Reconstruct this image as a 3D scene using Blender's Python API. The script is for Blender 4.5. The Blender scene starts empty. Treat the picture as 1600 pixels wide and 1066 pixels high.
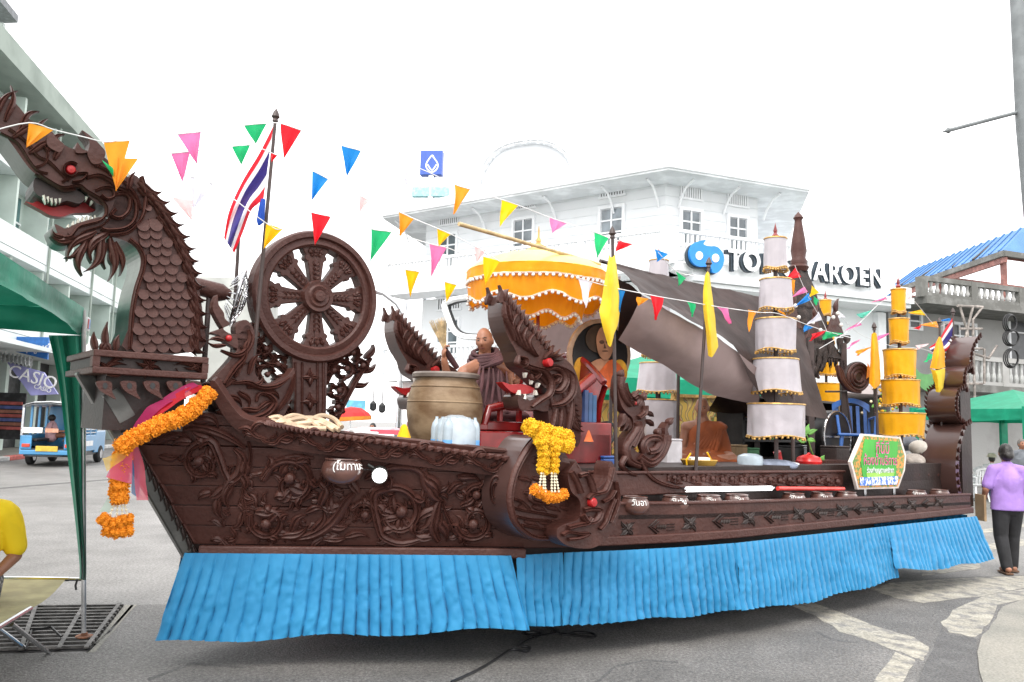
import bpy, bmesh, math, random
from mathutils import Vector, Matrix, noise
from mathutils.geometry import tessellate_polygon
random.seed(7)
PI = math.pi; R = math.radians
scene = bpy.context.scene
# ---------------------------------------------------------------- camera
FPX = 1244.0; PITCH = R(5.97); ROLL = R(1.75); CAMZ = 1.66
_r0 = Vector((1, 0, 0)); _u0 = Vector((0, -math.sin(PITCH), math.cos(PITCH))); FWD = Vector((0, math.cos(PITCH), math.sin(PITCH)))
CR = _r0*math.cos(ROLL) + _u0*math.sin(ROLL); CU = -_r0*math.sin(ROLL) + _u0*math.cos(ROLL)
CAM = Vector((0, 0, CAMZ))
cd = bpy.data.cameras.new('camera'); cam = bpy.data.objects.new('camera', cd); scene.collection.objects.link(cam)
cd.sensor_width = 36.0; cd.sensor_fit = 'HORIZONTAL'; cd.lens = FPX/1600*36; cd.clip_start = 0.05; cd.clip_end = 2000
cam.matrix_world = Matrix(((CR.x, CU.x, -FWD.x, 0), (CR.y, CU.y, -FWD.y, 0), (CR.z, CU.z, -FWD.z, CAMZ), (0, 0, 0, 1)))
scene.camera = cam
# ---------------------------------------------------------------- sky, sun, exposure
SUN_EL, SUN_AZ = R(58), R(200)            # high, veiled, behind the camera's left shoulder
world = bpy.data.worlds.new('World'); scene.world = world; world.use_nodes = True
nt = world.node_tree; nt.nodes.clear()
sky = nt.nodes.new('ShaderNodeTexSky'); sky.sky_type = 'NISHITA'; sky.sun_disc = False
sky.sun_elevation = SUN_EL; sky.sun_rotation = SUN_AZ; sky.air_density = 1.0; sky.dust_density = 4.0
mx = nt.nodes.new('ShaderNodeMix'); mx.data_type = 'RGBA'; mx.inputs[0].default_value = 0.88
mx.inputs[7].default_value = (9.75, 9.6, 9.55, 1)     # even white cloud cover
bg = nt.nodes.new('ShaderNodeBackground'); bg.inputs[1].default_value = 0.13
wo = nt.nodes.new('ShaderNodeOutputWorld')
nt.links.new(sky.outputs[0], mx.inputs[6]); nt.links.new(mx.outputs[2], bg.inputs[0]); nt.links.new(bg.outputs[0], wo.inputs[0])
sl = bpy.data.lights.new('sun', 'SUN'); sl.energy = 1.3; sl.angle = R(25); sl.color = (1, 0.96, 0.9)
so = bpy.data.objects.new('sun', sl); scene.collection.objects.link(so)
_sd = Vector((math.sin(SUN_AZ)*math.cos(SUN_EL), math.cos(SUN_AZ)*math.cos(SUN_EL), math.sin(SUN_EL)))
so.rotation_euler = _sd.to_track_quat('Z', 'Y').to_euler(); so.location = (0, 0, 30)
vs = scene.view_settings; vs.view_transform = 'Standard'; vs.look = 'None'; vs.gamma = 1; vs.exposure = 1.15; vs.use_curve_mapping = False
try:
    scene.cycles.use_denoising = True; scene.cycles.max_bounces = 6
except Exception: pass

# ---------------------------------------------------------------- pixel rays (photo pixels 1600 x 1066) and the float's own frame
def ray(x, y): return FWD + CR*((x-800)/FPX) - CU*((y-533)/FPX)
def onz(x, y, z):
    d = ray(x, y); return CAM + d*((z-CAMZ)/d.z)
def ondepth(x, y, Y):
    d = ray(x, y); return CAM + d*(Y/d.y)
AX = Vector((.785, .62, 0)).normalized(); AN = Vector((AX.y, -AX.x, 0)); C0 = Vector((-.336, 6.977, 0)); UP = Vector((0, 0, 1))
def FW(u, w, z): return C0 + AX*u + AN*w + UP*z
def uwz(P):
    q = P-C0; return q.dot(AX), q.dot(AN), P.z
class Pl:
    """a plane; at(px,py,h) is the point on it behind that photo pixel, lifted h along the normal"""
    def __init__(s, P, n): s.P = P; s.n = n.normalized()
    def at(s, x, y, h=0.0):
        d = ray(x, y); return CAM + d*((s.P-CAM).dot(s.n)/d.dot(s.n)) + s.n*h
def WP(w): return Pl(C0+AN*w, AN)
def F(x, y, w): return WP(w).at(x, y)

# ---------------------------------------------------------------- objects
COL = scene.collection; ORG = {}
def tag(o, label=None, cat=None, group=None, kind=None):
    if label: o['label'] = label
    if cat: o['category'] = cat
    if group: o['group'] = group
    if kind: o['kind'] = kind
    return o
def thing(name, label, cat, loc=(0, 0, 0), group=None, rz=0):
    o = bpy.data.objects.new(name, None); COL.objects.link(o); o.location = loc; o.rotation_euler = (0, 0, rz)
    o.empty_display_size = .1; ORG[o] = Vector(loc); return tag(o, label, cat, group)
def link(name, me, parent=None, mw=None):
    o = bpy.data.objects.new(name, me); COL.objects.link(o)
    if parent is not None:
        o.parent = parent; ORG[o] = ORG[parent]
        if mw is not None: o.matrix_local = Matrix.Translation(-ORG[parent]) @ mw
    elif mw is not None: o.matrix_world = mw
    return o
def copy_tree(o, parent=None, loc=None, rz=None, **kw):
    c = o.copy(); COL.objects.link(c); c.parent = parent; ORG[c] = ORG.get(o, Vector())
    if loc is not None: c.location = loc; ORG[c] = Vector(loc)
    if rz is not None: c.rotation_euler = (0, 0, rz)
    for ch in o.children: copy_tree(ch, c)
    if kw: tag(c, **kw)
    return c

class MB:
    def __init__(s): s.v = []; s.f = []; s.m = []
    def add(s, vs_, fs, mi=0):
        o = len(s.v); s.v += [Vector(p) for p in vs_]; s.f += [tuple(i+o for i in q) for q in fs]; s.m += [mi]*len(fs); return s
    def box(s, c, dx, dy, dz, ax=None, mi=0):
        """centre c, full sizes, axes ax=(X,Y,Z)"""
        X, Y, Z = ax or (Vector((1, 0, 0)), Vector((0, 1, 0)), UP); c = Vector(c)
        vv = [c+X*(dx*i/2)+Y*(dy*j/2)+Z*(dz*k/2) for i in (-1, 1) for j in (-1, 1) for k in (-1, 1)]
        return s.add(vv, [(0, 1, 3, 2), (4, 6, 7, 5), (0, 4, 5, 1), (2, 3, 7, 6), (0, 2, 6, 4), (1, 5, 7, 3)], mi)
    def bar(s, a, b, w, h=None, up=UP, mi=0):
        a, b = Vector(a), Vector(b); X = (b-a); L = X.length; X.normalize(); Y = up.cross(X)
        if Y.length < 1e-4: Y = Vector((1, 0, 0)).cross(X)
        Y.normalize(); Z = X.cross(Y); return s.box((a+b)/2, L, w, h or w, (X, Y, Z), mi)
    def tube(s, pts, r, n=8, cap=True, mi=0, squash=None):
        pts = [Vector(p) for p in pts]; k = len(pts)
        rr = r if isinstance(r, (list, tuple)) else [r]*k
        T0 = (pts[1]-pts[0]).normalized(); N = T0.orthogonal().normalized(); vv = []; ff = []
        for i, p in enumerate(pts):
            T = (pts[min(i+1, k-1)]-pts[max(i-1, 0)]).normalized(); N = (N-T*N.dot(T))
            N = N.normalized() if N.length > 1e-6 else T.orthogonal().normalized(); B = T.cross(N)
            for j in range(n):
                a = 2*PI*j/n; vv.append(p+(N*math.cos(a)+B*math.sin(a))*rr[i])
        for i in range(k-1):
            for j in range(n): ff.append((i*n+j, i*n+(j+1) % n, (i+1)*n+(j+1) % n, (i+1)*n+j))
        if cap: ff += [tuple(range(n))[::-1], tuple((k-1)*n+j for j in range(n))]
        return s.add(vv, ff, mi)
    def lathe(s, prof, n=20, c=(0, 0, 0), ax=None, cap=True, mi=0, fn=None):
        X, Y, Z = ax or (Vector((1, 0, 0)), Vector((0, 1, 0)), UP); c = Vector(c); vv = []; ff = []
        for r, z in prof:
            for j in range(n):
                a = 2*PI*j/n; rr = r if fn is None else fn(r, z, a); vv.append(c+X*(rr*math.cos(a))+Y*(rr*math.sin(a))+Z*z)
        k = len(prof)
        for i in range(k-1):
            for j in range(n): ff.append((i*n+j, i*n+(j+1) % n, (i+1)*n+(j+1) % n, (i+1)*n+j))
        if cap: ff += [tuple(range(n))[::-1], tuple((k-1)*n+j for j in range(n))]
        return s.add(vv, ff, mi)
    def ball(s, c, r, n=10, m=7, mi=0, sc=(1, 1, 1), rot=None):
        vv = []; ff = []; c = Vector(c)
        for i in range(m+1):
            t = PI*i/m
            for j in range(n):
                a = 2*PI*j/n; p = Vector((math.sin(t)*math.cos(a)*sc[0], math.sin(t)*math.sin(a)*sc[1], math.cos(t)*sc[2]))*r
                vv.append(c+(rot @ p if rot else p))
        for i in range(m):
            for j in range(n): ff.append((i*n+j, (i+1)*n+j, (i+1)*n+(j+1) % n, i*n+(j+1) % n))
        return s.add(vv, ff, mi)
    def grid(s, rows, mi=0, thick=0.0, closed=False):
        k = len(rows); n = len(rows[0]); vv = [p for r in rows for p in r]; ff = []
        for i in range(k-1):
            for j in range(n if closed else n-1): ff.append((i*n+j, i*n+(j+1) % n, (i+1)*n+(j+1) % n, (i+1)*n+j))
        return s.add(vv, ff, mi)
    def poly(s, front, back, mi=0, mj=None):
        """prism between two matching outlines"""
        n = len(front); tri = tessellate_polygon([[Vector(p) for p in front]]); o = len(s.v)
        s.add(list(front)+list(back), [tuple(t) for t in tri]+[tuple(i+n for i in t[::-1]) for t in tri], mi)
        s.f += [(o+i, o+(i+1) % n, o+n+(i+1) % n, o+n+i) for i in range(n)]; s.m += [mi if mj is None else mj]*n
        return s
    def mesh(s, name, mats, off=None, smooth=False, sharp=0.7):
        me = bpy.data.meshes.new(name); off = off or Vector()
        me.from_pydata([p-off for p in s.v], [], s.f)
        for m in (mats if isinstance(mats, (list, tuple)) else [mats]): me.materials.append(m)
        if any(s.m): me.polygons.foreach_set('material_index', s.m)
        bm = bmesh.new(); bm.from_mesh(me); bmesh.ops.recalc_face_normals(bm, faces=bm.faces)
        if smooth:
            for f_ in bm.faces: f_.smooth = True
            for e in bm.edges:
                if len(e.link_faces) == 2 and e.calc_face_angle(0) > sharp: e.smooth = False
        bm.to_mesh(me); bm.free(); return me
    def build(s, name, mats, parent=None, smooth=False, bevel=0, label=None, cat=None, group=None, kind=None, sharp=0.7):
        if not s.v: s.add([(0, 0, 0), (.001, 0, 0), (0, .001, 0)], [(0, 1, 2)])
        if parent is not None: off = ORG[parent]
        else:
            lo = [min(p[i] for p in s.v) for i in range(3)]; hi = [max(p[i] for p in s.v) for i in range(3)]
            off = Vector(((lo[0]+hi[0])/2, (lo[1]+hi[1])/2, lo[2]))
        o = link(name, s.mesh(name, mats, off, smooth, sharp), parent)
        if parent is None: o.location = off; ORG[o] = off
        if bevel:
            b = o.modifiers.new('bevel', 'BEVEL'); b.width = bevel; b.segments = 2; b.limit_method = 'ANGLE'; b.angle_limit = R(40)
        return tag(o, label, cat, group, kind)

def cr(pts, k=6, closed=False):
    """Catmull-Rom through tuples"""
    n = len(pts); out = []
    if n < 3: return [tuple(p) for p in pts]
    g = (lambda i: pts[i % n]) if closed else (lambda i: pts[max(0, min(n-1, i))])
    for i in range(n if closed else n-1):
        p0, p1, p2, p3 = g(i-1), g(i), g(i+1), g(i+2)
        for j in range(k):
            t = j/k; out.append(tuple(.5*(2*b+(c-a)*t+(2*a-5*b+4*c-d)*t*t+(3*b-a-3*c+d)*t**3) for a, b, c, d in zip(p0, p1, p2, p3)))
    if not closed: out.append(tuple(pts[-1]))
    return out
# carving: everything below draws on a surface S in photo pixels
def stroke(mb, S, pts, wid, h=.03, base=-.02, k=5, mi=0):
    """ridged ribbon along a smoothed path; wid = half width in px (number or per-point list)"""
    ww = wid if isinstance(wid, (list, tuple)) else [wid]*len(pts)
    q = cr([(p[0], p[1], w) for p, w in zip(pts, ww)], k); rows = []
    for i, (x, y, w) in enumerate(q):
        x0, y0, _ = q[max(i-1, 0)]; x1, y1, _ = q[min(i+1, len(q)-1)]; dx, dy = x1-x0, y1-y0; L = math.hypot(dx, dy) or 1
        nx, ny = -dy/L, dx/L; hh = h*(.35+.65*min(1, w/max(max(ww), 1e-6)))
        rows.append([S.at(x+nx*w*a, y+ny*w*a, base if b is None else b*hh) for a, b in ((-1, None), (-1, .45), (-.62, .95), (-.2, .55), (.2, 1.0), (.75, .75), (1, .3), (1, None))])
    m0 = len(mb.v); mb.grid(rows, mi); n = len(rows[0]); kk = len(rows)
    mb.f += [tuple(m0+j for j in range(n)), tuple(m0+(kk-1)*n+j for j in reversed(range(n)))]
    mb.f += [(m0+i*n, m0+(i+1)*n, m0+(i+1)*n+n-1, m0+i*n+n-1) for i in range(kk-1)]; mb.m += [mi]*(kk+1)
def leaf(mb, S, x, y, ang, L, wd, bend=.6, h=.03, base=-.01, mi=0):
    """flame leaf: starts at x,y, runs at ang degrees (image, y down), curls by bend rad"""
    pts = []; ws = []; a = R(ang); n = 6; px, py = x, y
    for i in range(n+1):
        t = i/n; pts.append((px, py)); ws.append(max(wd*.03, wd*(math.sin(PI*min(1, t*.85+.12))**.8)*(1-t**3*.9)))
        a2 = a+bend*(1.6*t*t-.3*math.sin(2*PI*t)); px += math.cos(a2)*L/n; py += math.sin(a2)*L/n
    stroke(mb, S, pts, ws, h, base, 2, mi)
def scroll(mb, S, cx, cy, r0, r1, a0, turns, wd, h=.035, base=-.01, leaves=5, ll=1.0, tail=None):
    """spiral from radius r0 at a0 (deg) in to r1, signed turns; leaves grow on the outside"""
    pts = [] if not tail else list(tail); ws = [wd*(.35+.65*i/max(1, len(pts))) for i in range(len(pts))]; n = max(8, int(abs(turns)*12)); s = 1 if turns > 0 else -1
    for i in range(n+1):
        t = i/n; a = R(a0)+turns*2*PI*t; r = r0+(r1-r0)*t**.9
        pts.append((cx+math.cos(a)*r, cy+math.sin(a)*r)); ws.append(wd*(1-.45*t))
    stroke(mb, S, pts, ws, h, base, 3)
    ex, ey = pts[-1]; P = S.at(ex, ey, h*.6); q = (S.at(ex+1, ey)-S.at(ex, ey)).length
    mb.ball(P, q*wd*1.35, 8, 6)
    for i in range(leaves):
        t = (i+.4)/leaves*.75; a = R(a0)+turns*2*PI*t; r = r0+(r1-r0)*t**.9
        leaf(mb, S, cx+math.cos(a)*r, cy+math.sin(a)*r, math.degrees(a)+s*62, r0*.55*ll, wd*1.0, -s*.9, h*1.1, base)
        leaf(mb, S, cx+math.cos(a)*(r-wd), cy+math.sin(a)*(r-wd), math.degrees(a)+s*118, r0*.34*ll*(1-t), wd*.7, s*.9, h*.9, base)
def plate(mb, S, pts, h0, h1, k=4, mi=0, mj=None, smooth=True):
    q = cr(pts, k, True) if smooth else pts
    mb.poly([S.at(x, y, h1) for x, y, *_ in q], [S.at(x, y, h0) for x, y, *_ in q], mi, mj)

# ---------------------------------------------------------------- materials
MATS = {}
def mat(name, col, rough=.6, var=.15, scale=6.0, bump=.0, bscale=40.0, metal=0.0, spec=.5, stretch=(1, 1, 1), col2=None, fac=(.45, .7), emit=0, alpha=1, sheen=0, trans=0, coat=0):
    m = bpy.data.materials.new(name); m.use_nodes = True; t = m.node_tree; b = t.nodes['Principled BSDF']
    b.inputs['Roughness'].default_value = rough; b.inputs['Metallic'].default_value = metal; b.inputs['Specular IOR Level'].default_value = spec
    tc = t.nodes.new('ShaderNodeTexCoord'); mp = t.nodes.new('ShaderNodeMapping'); mp.inputs['Scale'].default_value = stretch
    t.links.new(tc.outputs['Object'], mp.inputs[0])
    nz = t.nodes.new('ShaderNodeTexNoise'); nz.inputs['Scale'].default_value = scale; nz.inputs['Detail'].default_value = 5; t.links.new(mp.outputs[0], nz.inputs[0])
    rp = t.nodes.new('ShaderNodeMapRange'); rp.inputs[1].default_value = fac[0]; rp.inputs[2].default_value = fac[1]; t.links.new(nz.outputs[0], rp.inputs[0])
    mi = t.nodes.new('ShaderNodeMix'); mi.data_type = 'RGBA'
    c2 = col2 or tuple(min(1, c*(1+var*2.2)+var*.012) for c in col); c1 = col if col2 else tuple(c*(1-var) for c in col)
    mi.inputs[6].default_value = (*c1, 1); mi.inputs[7].default_value = (*c2, 1)
    t.links.new(rp.outputs[0], mi.inputs[0]); t.links.new(mi.outputs[2], b.inputs['Base Color'])
    if bump:
        n2 = t.nodes.new('ShaderNodeTexNoise'); n2.inputs['Scale'].default_value = bscale; n2.inputs['Detail'].default_value = 4; t.links.new(mp.outputs[0], n2.inputs[0])
        bp = t.nodes.new('ShaderNodeBump'); bp.inputs['Strength'].default_value = bump; bp.inputs['Distance'].default_value = .02
        t.links.new(n2.outputs[0], bp.inputs['Height']); t.links.new(bp.outputs[0], b.inputs['Normal'])
    if emit: t.links.new(mi.outputs[2], b.inputs['Emission Color']); b.inputs['Emission Strength'].default_value = emit
    if alpha < 1: b.inputs['Alpha'].default_value = alpha
    if trans: b.inputs['Transmission Weight'].default_value = trans
    if sheen: b.inputs['Sheen Weight'].default_value = sheen
    if coat: b.inputs['Coat Weight'].default_value = coat; b.inputs['Coat Roughness'].default_value = .15
    MATS[name] = m; return m
def srgb(r, g, b, k=1.0):
    return tuple((((c/255+.055)/1.055)**2.4 if c > 10 else c/255/12.92)*k for c in (r, g, b))
def cloth(name, col, rough=.75, bump=.25, thin=0.35, spec=.25):
    """thin dyed fabric: some light comes through"""
    m = mat(name, col, rough, .07, 4, bump, 9, sheen=.1, spec=spec); t = m.node_tree; b = t.nodes['Principled BSDF']
    tr = t.nodes.new('ShaderNodeBsdfTranslucent'); ms = t.nodes.new('ShaderNodeMixShader'); ms.inputs[0].default_value = thin
    t.links.new(b.inputs['Base Color'].links[0].from_socket, tr.inputs[0]); out = t.nodes['Material Output']
    t.links.new(b.outputs[0], ms.inputs[1]); t.links.new(tr.outputs[0], ms.inputs[2]); t.links.new(ms.outputs[0], out.inputs[0]); return m
BROWN = mat('brown_paint', (.046, .0150, .0110), .5, .22, 3.5, .3, 30, col2=(.074, .027, .020), fac=(.4, .75), spec=.35)
BROWN2 = mat('brown_paint_worn', (.058, .0195, .0145), .48, .2, 5, .35, 45, col2=(.094, .041, .032), fac=(.5, .8), spec=.35)
BROWNDK = mat('dark_brown_board', (.020, .009, .007), .55, .2, 4, .2, 30)
GLOSS = mat('glossy_brown_sheet', (.055, .028, .024), .28, .12, 1.5, .03, 8, coat=.3)
STEEL = mat('grey_sheet_metal', (.085, .085, .08), .28, .3, 4, .05, 20, metal=.7)
GUN = mat('dark_gunmetal', (.028, .026, .025), .32, .25, 4, .05, 20, metal=.3)
RED = mat('red_paint', (.36, .008, .010), .4, .1); REDDK = mat('dark_red_lacquer', (.22, .012, .012), .22, .25, 3, coat=.4)
WHITE = mat('white_paint', (.78, .79, .80), .6, .04, 3); BLACK = mat('black_plastic', (.012, .012, .013), .4, .2)
TOOTH = mat('tooth_white', (.6, .57, .5), .45)
GOLD = mat('gold_trim', (.55, .33, .10), .4, .25, 20, metal=.3); CHROME = mat('bright_steel', (.55, .56, .58), .22, .1, metal=1.0)
def text_mesh(body, size, mats, ext=.003, align='CENTER'):
    c = bpy.data.curves.new('lettering', 'FONT'); c.body = body; c.size = size; c.extrude = ext; c.align_x = align; c.align_y = 'CENTER'; c.resolution_u = 3
    o = bpy.data.objects.new('lettering', c); COL.objects.link(o); dg = bpy.context.evaluated_depsgraph_get()
    me = bpy.data.meshes.new_from_object(o.evaluated_get(dg)); bpy.data.objects.remove(o); bpy.data.curves.remove(c)
    me.materials.clear(); me.materials.append(mats); return me
def frame(P, X, Z=UP):
    """matrix with x along X, y along Z (text up), z out of the page"""
    X = X.normalized(); Y = (Z-X*Z.dot(X)).normalized(); N = X.cross(Y)
    return Matrix(((X.x, Y.x, N.x, P.x), (X.y, Y.y, N.y, P.y), (X.z, Y.z, N.z, P.z), (0, 0, 0, 1)))
def remesh(mb, name, mats, vox=.012, parent=None, smooth_it=4, **kw):
    """one continuous skin out of overlapping pieces"""
    me = mb.mesh(name+'_raw', mats); o = bpy.data.objects.new('tmp', me); COL.objects.link(o)
    m = o.modifiers.new('r', 'REMESH'); m.mode = 'VOXEL'; m.voxel_size = vox; m.use_smooth_shade = True
    s = o.modifiers.new('s', 'SMOOTH'); s.iterations = smooth_it; s.factor = .5
    dg = bpy.context.evaluated_depsgraph_get(); m2 = bpy.data.meshes.new_from_object(o.evaluated_get(dg)); bpy.data.objects.remove(o)
    m2.name = name
    if not m2.materials: m2.materials.append(mats if not isinstance(mats, (list, tuple)) else mats[0])
    off = ORG[parent] if parent is not None else Vector()
    m2.transform(Matrix.Translation(-off)); ob = link(name, m2, parent); return tag(ob, **kw)
# ================================================================ THE SETTING
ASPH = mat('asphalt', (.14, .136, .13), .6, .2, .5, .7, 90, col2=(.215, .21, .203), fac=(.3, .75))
def speckle(m, sc=260, amt=.55):
    t = m.node_tree; b = t.nodes['Principled BSDF']; src = b.inputs['Base Color'].links[0].from_socket
    v = t.nodes.new('ShaderNodeTexNoise'); v.inputs['Scale'].default_value = sc; v.inputs['Detail'].default_value = 3
    tc = [n for n in t.nodes if n.type == 'TEX_COORD'][0]; t.links.new(tc.outputs['Object'], v.inputs[0])
    mr = t.nodes.new('ShaderNodeMapRange'); mr.inputs[1].default_value = .3; mr.inputs[2].default_value = .7; mr.inputs[3].default_value = 1-amt; mr.inputs[4].default_value = 1+amt
    t.links.new(v.outputs[0], mr.inputs[0]); x = t.nodes.new('ShaderNodeMix'); x.data_type = 'RGBA'; x.blend_type = 'MULTIPLY'; x.inputs[0].default_value = 1
    t.links.new(src, x.inputs[6]); t.links.new(mr.outputs[0], x.inputs[7]); t.links.new(x.outputs[2], b.inputs['Base Color'])
speckle(ASPH, 38, .38); speckle(ASPH, 110, .35); speckle(ASPH, 2.3, .14)
PAINT = mat('worn_road_paint', (.30, .285, .24), .75, .2, 7, .4, 60, col2=(.17, .165, .155), fac=(.46, .62)); speckle(PAINT, 45, .3); speckle(PAINT, 5, .18)
CONC = mat('grey_concrete', (.24, .23, .20), .8, .2, 1.6, .4, 60, col2=(.17, .17, .15), fac=(.4, .7)); speckle(CONC, 55, .25)
DARKASPH = mat('fresh_asphalt_patch', (.085, .084, .083), .7, .2, 4, .8, 90, col2=(.12, .12, .118)); speckle(DARKASPH, 60, .5)
KERBW = mat('kerb_white', (.6, .6, .58), .7, .15, 5); KERBR = mat('kerb_red', (.5, .10, .08), .7, .15, 5)
g = MB(); NG = 40
g.grid([[Vector((x, y, 0)) for x in (-400, -60, 60, 400)] for y in (-60, 0, 80, 700)])
ground = g.build('ground', ASPH, kind='structure')
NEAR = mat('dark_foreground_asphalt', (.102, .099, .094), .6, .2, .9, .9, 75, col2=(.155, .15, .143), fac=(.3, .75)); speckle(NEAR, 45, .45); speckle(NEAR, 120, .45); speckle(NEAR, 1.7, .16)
def sheet(name, pts, z, m, jag=.0, k=3):
    random.seed(hash(name) % 1000); q = []
    for i, (x, y) in enumerate(pts):
        x2, y2 = pts[(i+1) % len(pts)]
        for j in range(k):
            t = j/k; q.append((x+(x2-x)*t+random.uniform(-jag, jag), y+(y2-y)*t+random.uniform(-jag, jag)*.5))
    P = [onz(x, y, z) for x, y in q]; mb = MB(); mb.poly(P, [p-UP*.003 for p in P]); return mb.build(name, m, kind='structure')
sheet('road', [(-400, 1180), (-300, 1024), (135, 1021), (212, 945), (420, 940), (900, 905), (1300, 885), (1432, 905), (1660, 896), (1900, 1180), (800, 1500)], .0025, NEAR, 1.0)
for pts in ([(930, 1066), (960, 1040), (1010, 1030), (1060, 1034), (1061, 1036), (1010, 1032.5), (961, 1043), (935, 1068)], [(1275, 985), (1300, 998), (1340, 1003), (1340, 1005), (1300, 1000.5), (1274, 988)], [(230, 1060), (300, 1035), (380, 1042), (380, 1044), (300, 1038), (232, 1064)]): sheet('tar_seam', pts, .004, DARKASPH, .8)
sheet('road_marking', [(1236, 947), (1272, 941), (1366, 978), (1425, 996), (1452, 1012), (1444, 1033), (1431, 1028), (1399, 1017), (1350, 999), (1311, 986), (1275, 963)], .004, PAINT, 3)
sheet('road_marking', [(1399, 1019), (1431, 1031), (1420, 1045), (1400, 1085), (1350, 1085), (1385, 1040)], .004, PAINT, 2)
sheet('pavement_patch', [(1350, 918), (1392, 912), (1490, 905), (1640, 899), (1640, 910), (1532, 931), (1441, 941), (1408, 937), (1376, 928)], .004, PAINT, 3)
sheet('pavement_patch', [(1472, 973), (1490, 954), (1534, 933), (1640, 914), (1640, 926), (1561, 944), (1545, 973), (1525, 996), (1483, 989)], .004, PAINT, 3)
sheet('pavement', [(1660, 930), (1600, 935), (1566, 948), (1550, 976), (1531, 999), (1527, 1028), (1540, 1090), (1760, 1120), (1760, 940)], .012, CONC, 2)
sheet('asphalt_patch', [(1470, 983), (1480, 991), (1524, 998), (1526, 1028), (1537, 1090), (1425, 1090), (1450, 1031)], .006, DARKASPH, 2)
for nm, pts in (('road_marking', [(1440, 893), (1530, 880), (1532, 888), (1440, 900)]), ('road_marking', [(1520, 830), (1600, 818), (1600, 823), (1520, 836)]), ('road_marking', [(1430, 868), (1600, 842), (1600, 852), (1440, 876)])):
    sheet(nm, pts, .004, PAINT, 1)
for pts in ([(0, 762), (90, 755), (190, 747), (190, 748.5), (90, 756.5), (0, 764)], [(205, 945), (170, 985), (135, 1018), (137, 1020), (173, 987), (209, 946)]):
    sheet('tar_seam', pts, .004, DARKASPH, .4)
KW = mat('kerb_paint', (.55, .55, .53), .7)
# far kerb, red and white stretches, and the pavement behind it
kp = thing('kerb', None, None, (-20, 32, 0)); tag(kp, kind='structure')
for i in range(16):
    a = Vector((-16.2-.214*(i*2-10)*1.0, 22+i*2-6, .07)); b = a+Vector((-.428, 2, 0))*.985
    MB().bar(a, b, .25, .14).build('kerb_stone', KERBR if i % 2 else KERBW, kp, bevel=.02)
mb = MB(); a0, b0 = Vector((-13.9, 12, .06)), Vector((-24, 60, .06)); mb.poly([a0+Vector((-.2, 0, 0)), b0+Vector((-.2, 0, 0)), b0+Vector((-6, 0, 0)), a0+Vector((-6, 0, 0))], [p-UP*.06 for p in (a0+Vector((-.2, 0, 0)), b0+Vector((-.2, 0, 0)), b0+Vector((-6, 0, 0)), a0+Vector((-6, 0, 0)))])
mb.build('pavement', CONC, kind='structure')
# drain grate under the tent leg
IRON = mat('drain_iron', (.10, .095, .09), .55, .3, 12, .4, 60, metal=.3); RUST = mat('rust', (.22, .09, .045), .8, .3, 20)
gr = thing('drain_grate', 'long iron drain grate with parallel bars under the green tent leg', 'drain grate', onz(80, 985, 0))
c = [onz(-60, 949, .005), onz(194, 946, .005), onz(140, 1016, .005), onz(-60, 1022, .005)]
MB().poly([p for p in c], [p-UP*.004 for p in c]).build('pit_shade', BLACK, gr)  # flat black sheet stands in for the shade below the bars
for i in range(13):
    t = (i+.5)/13; a = c[0].lerp(c[3], t)+UP*.012; b = c[1].lerp(c[2], t)+UP*.012; MB().bar(a, b, .026, .02).build('bar', IRON, gr)
for t in (.45, .75, .97):
    MB().bar(c[0].lerp(c[1], t)+UP*.018, c[3].lerp(c[2], t)+UP*.018, .03, .012).build('cross_bar', IRON, gr)
sheet('concrete_rim', [(194, 946), (214, 945), (178, 985), (150, 1018), (136, 1020), (168, 980)], .004, CONC, 1.5)

# ---------------------------------------------------------------- white corner building
WALL = mat('white_limewash', (.76, .785, .80), .75, .05, 1.6, .08, 6, stretch=(1, 1, .18), col2=(.68, .70, .705), fac=(.5, .8)); TRIM = mat('white_trim', (.82, .84, .855), .6, .03); SOFF = mat('soffit_boards', (.70, .73, .745), .8, .08, 2)
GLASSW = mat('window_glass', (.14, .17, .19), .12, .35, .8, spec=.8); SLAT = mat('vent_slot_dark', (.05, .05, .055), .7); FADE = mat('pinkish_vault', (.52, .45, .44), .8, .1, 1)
ROOFG = mat('pale_roof_sheet', (.6, .63, .65), .6, .1, 3)
ZE = 9.3; E0, E1, E2 = onz(598, 340, ZE), onz(1045, 263, ZE), onz(1264, 299, ZE)
def perp(a, b):
    d = (b-a).normalized(); return Vector((d.y, -d.x, 0))    # outward (towards the camera)
nL, nR = perp(E0, E1), perp(E1, E2)
dL, dR = (E1-E0).normalized(), (E2-E1).normalized()
OV = 1.25
B3 = E1-nL*OV-nR*OV; B3.z = 0                # wall corner
def meet(p, d, q, e):
    den = d.x*e.y-d.y*e.x; t = ((q.x-p.x)*e.y-(q.y-p.y)*e.x)/den; return p+d*t
B3 = meet(E0-nL*OV, dL, E1-nR*OV, dR); B3.z = 0
A3 = E0-nL*OV+dL*1.1; A3.z = 0; C3 = E2-nR*OV-dR*1.0; C3.z = 0
D3 = meet(Vector((0, 0, 0)), Vector((ray(1379, 455).x, ray(1379, 455).y, 0)), B3, dR)
SL, SR = Pl(B3, nL), Pl(B3, nR)
wb = thing('white_building', 'white three-storey corner building with overhanging eaves and upper balconies', 'building', B3)
def block(pts, z0, z1, name, m, par, **k):
    P = [Vector((p.x, p.y, z1)) for p in pts]; return MB().poly(P, [Vector((p.x, p.y, z0)) for p in pts]).build(name, m, par, **k)
bk = Vector((2.2, 9, 0))
Z2, Z3 = 3.35, 6.55
block([A3, B3, C3, C3+bk, A3+bk], Z3, ZE-.02, 'wall', WALL, wb)
block([A3, B3, D3, D3+bk, A3+bk], Z2, Z3-.3, 'wall', WALL, wb)
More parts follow.
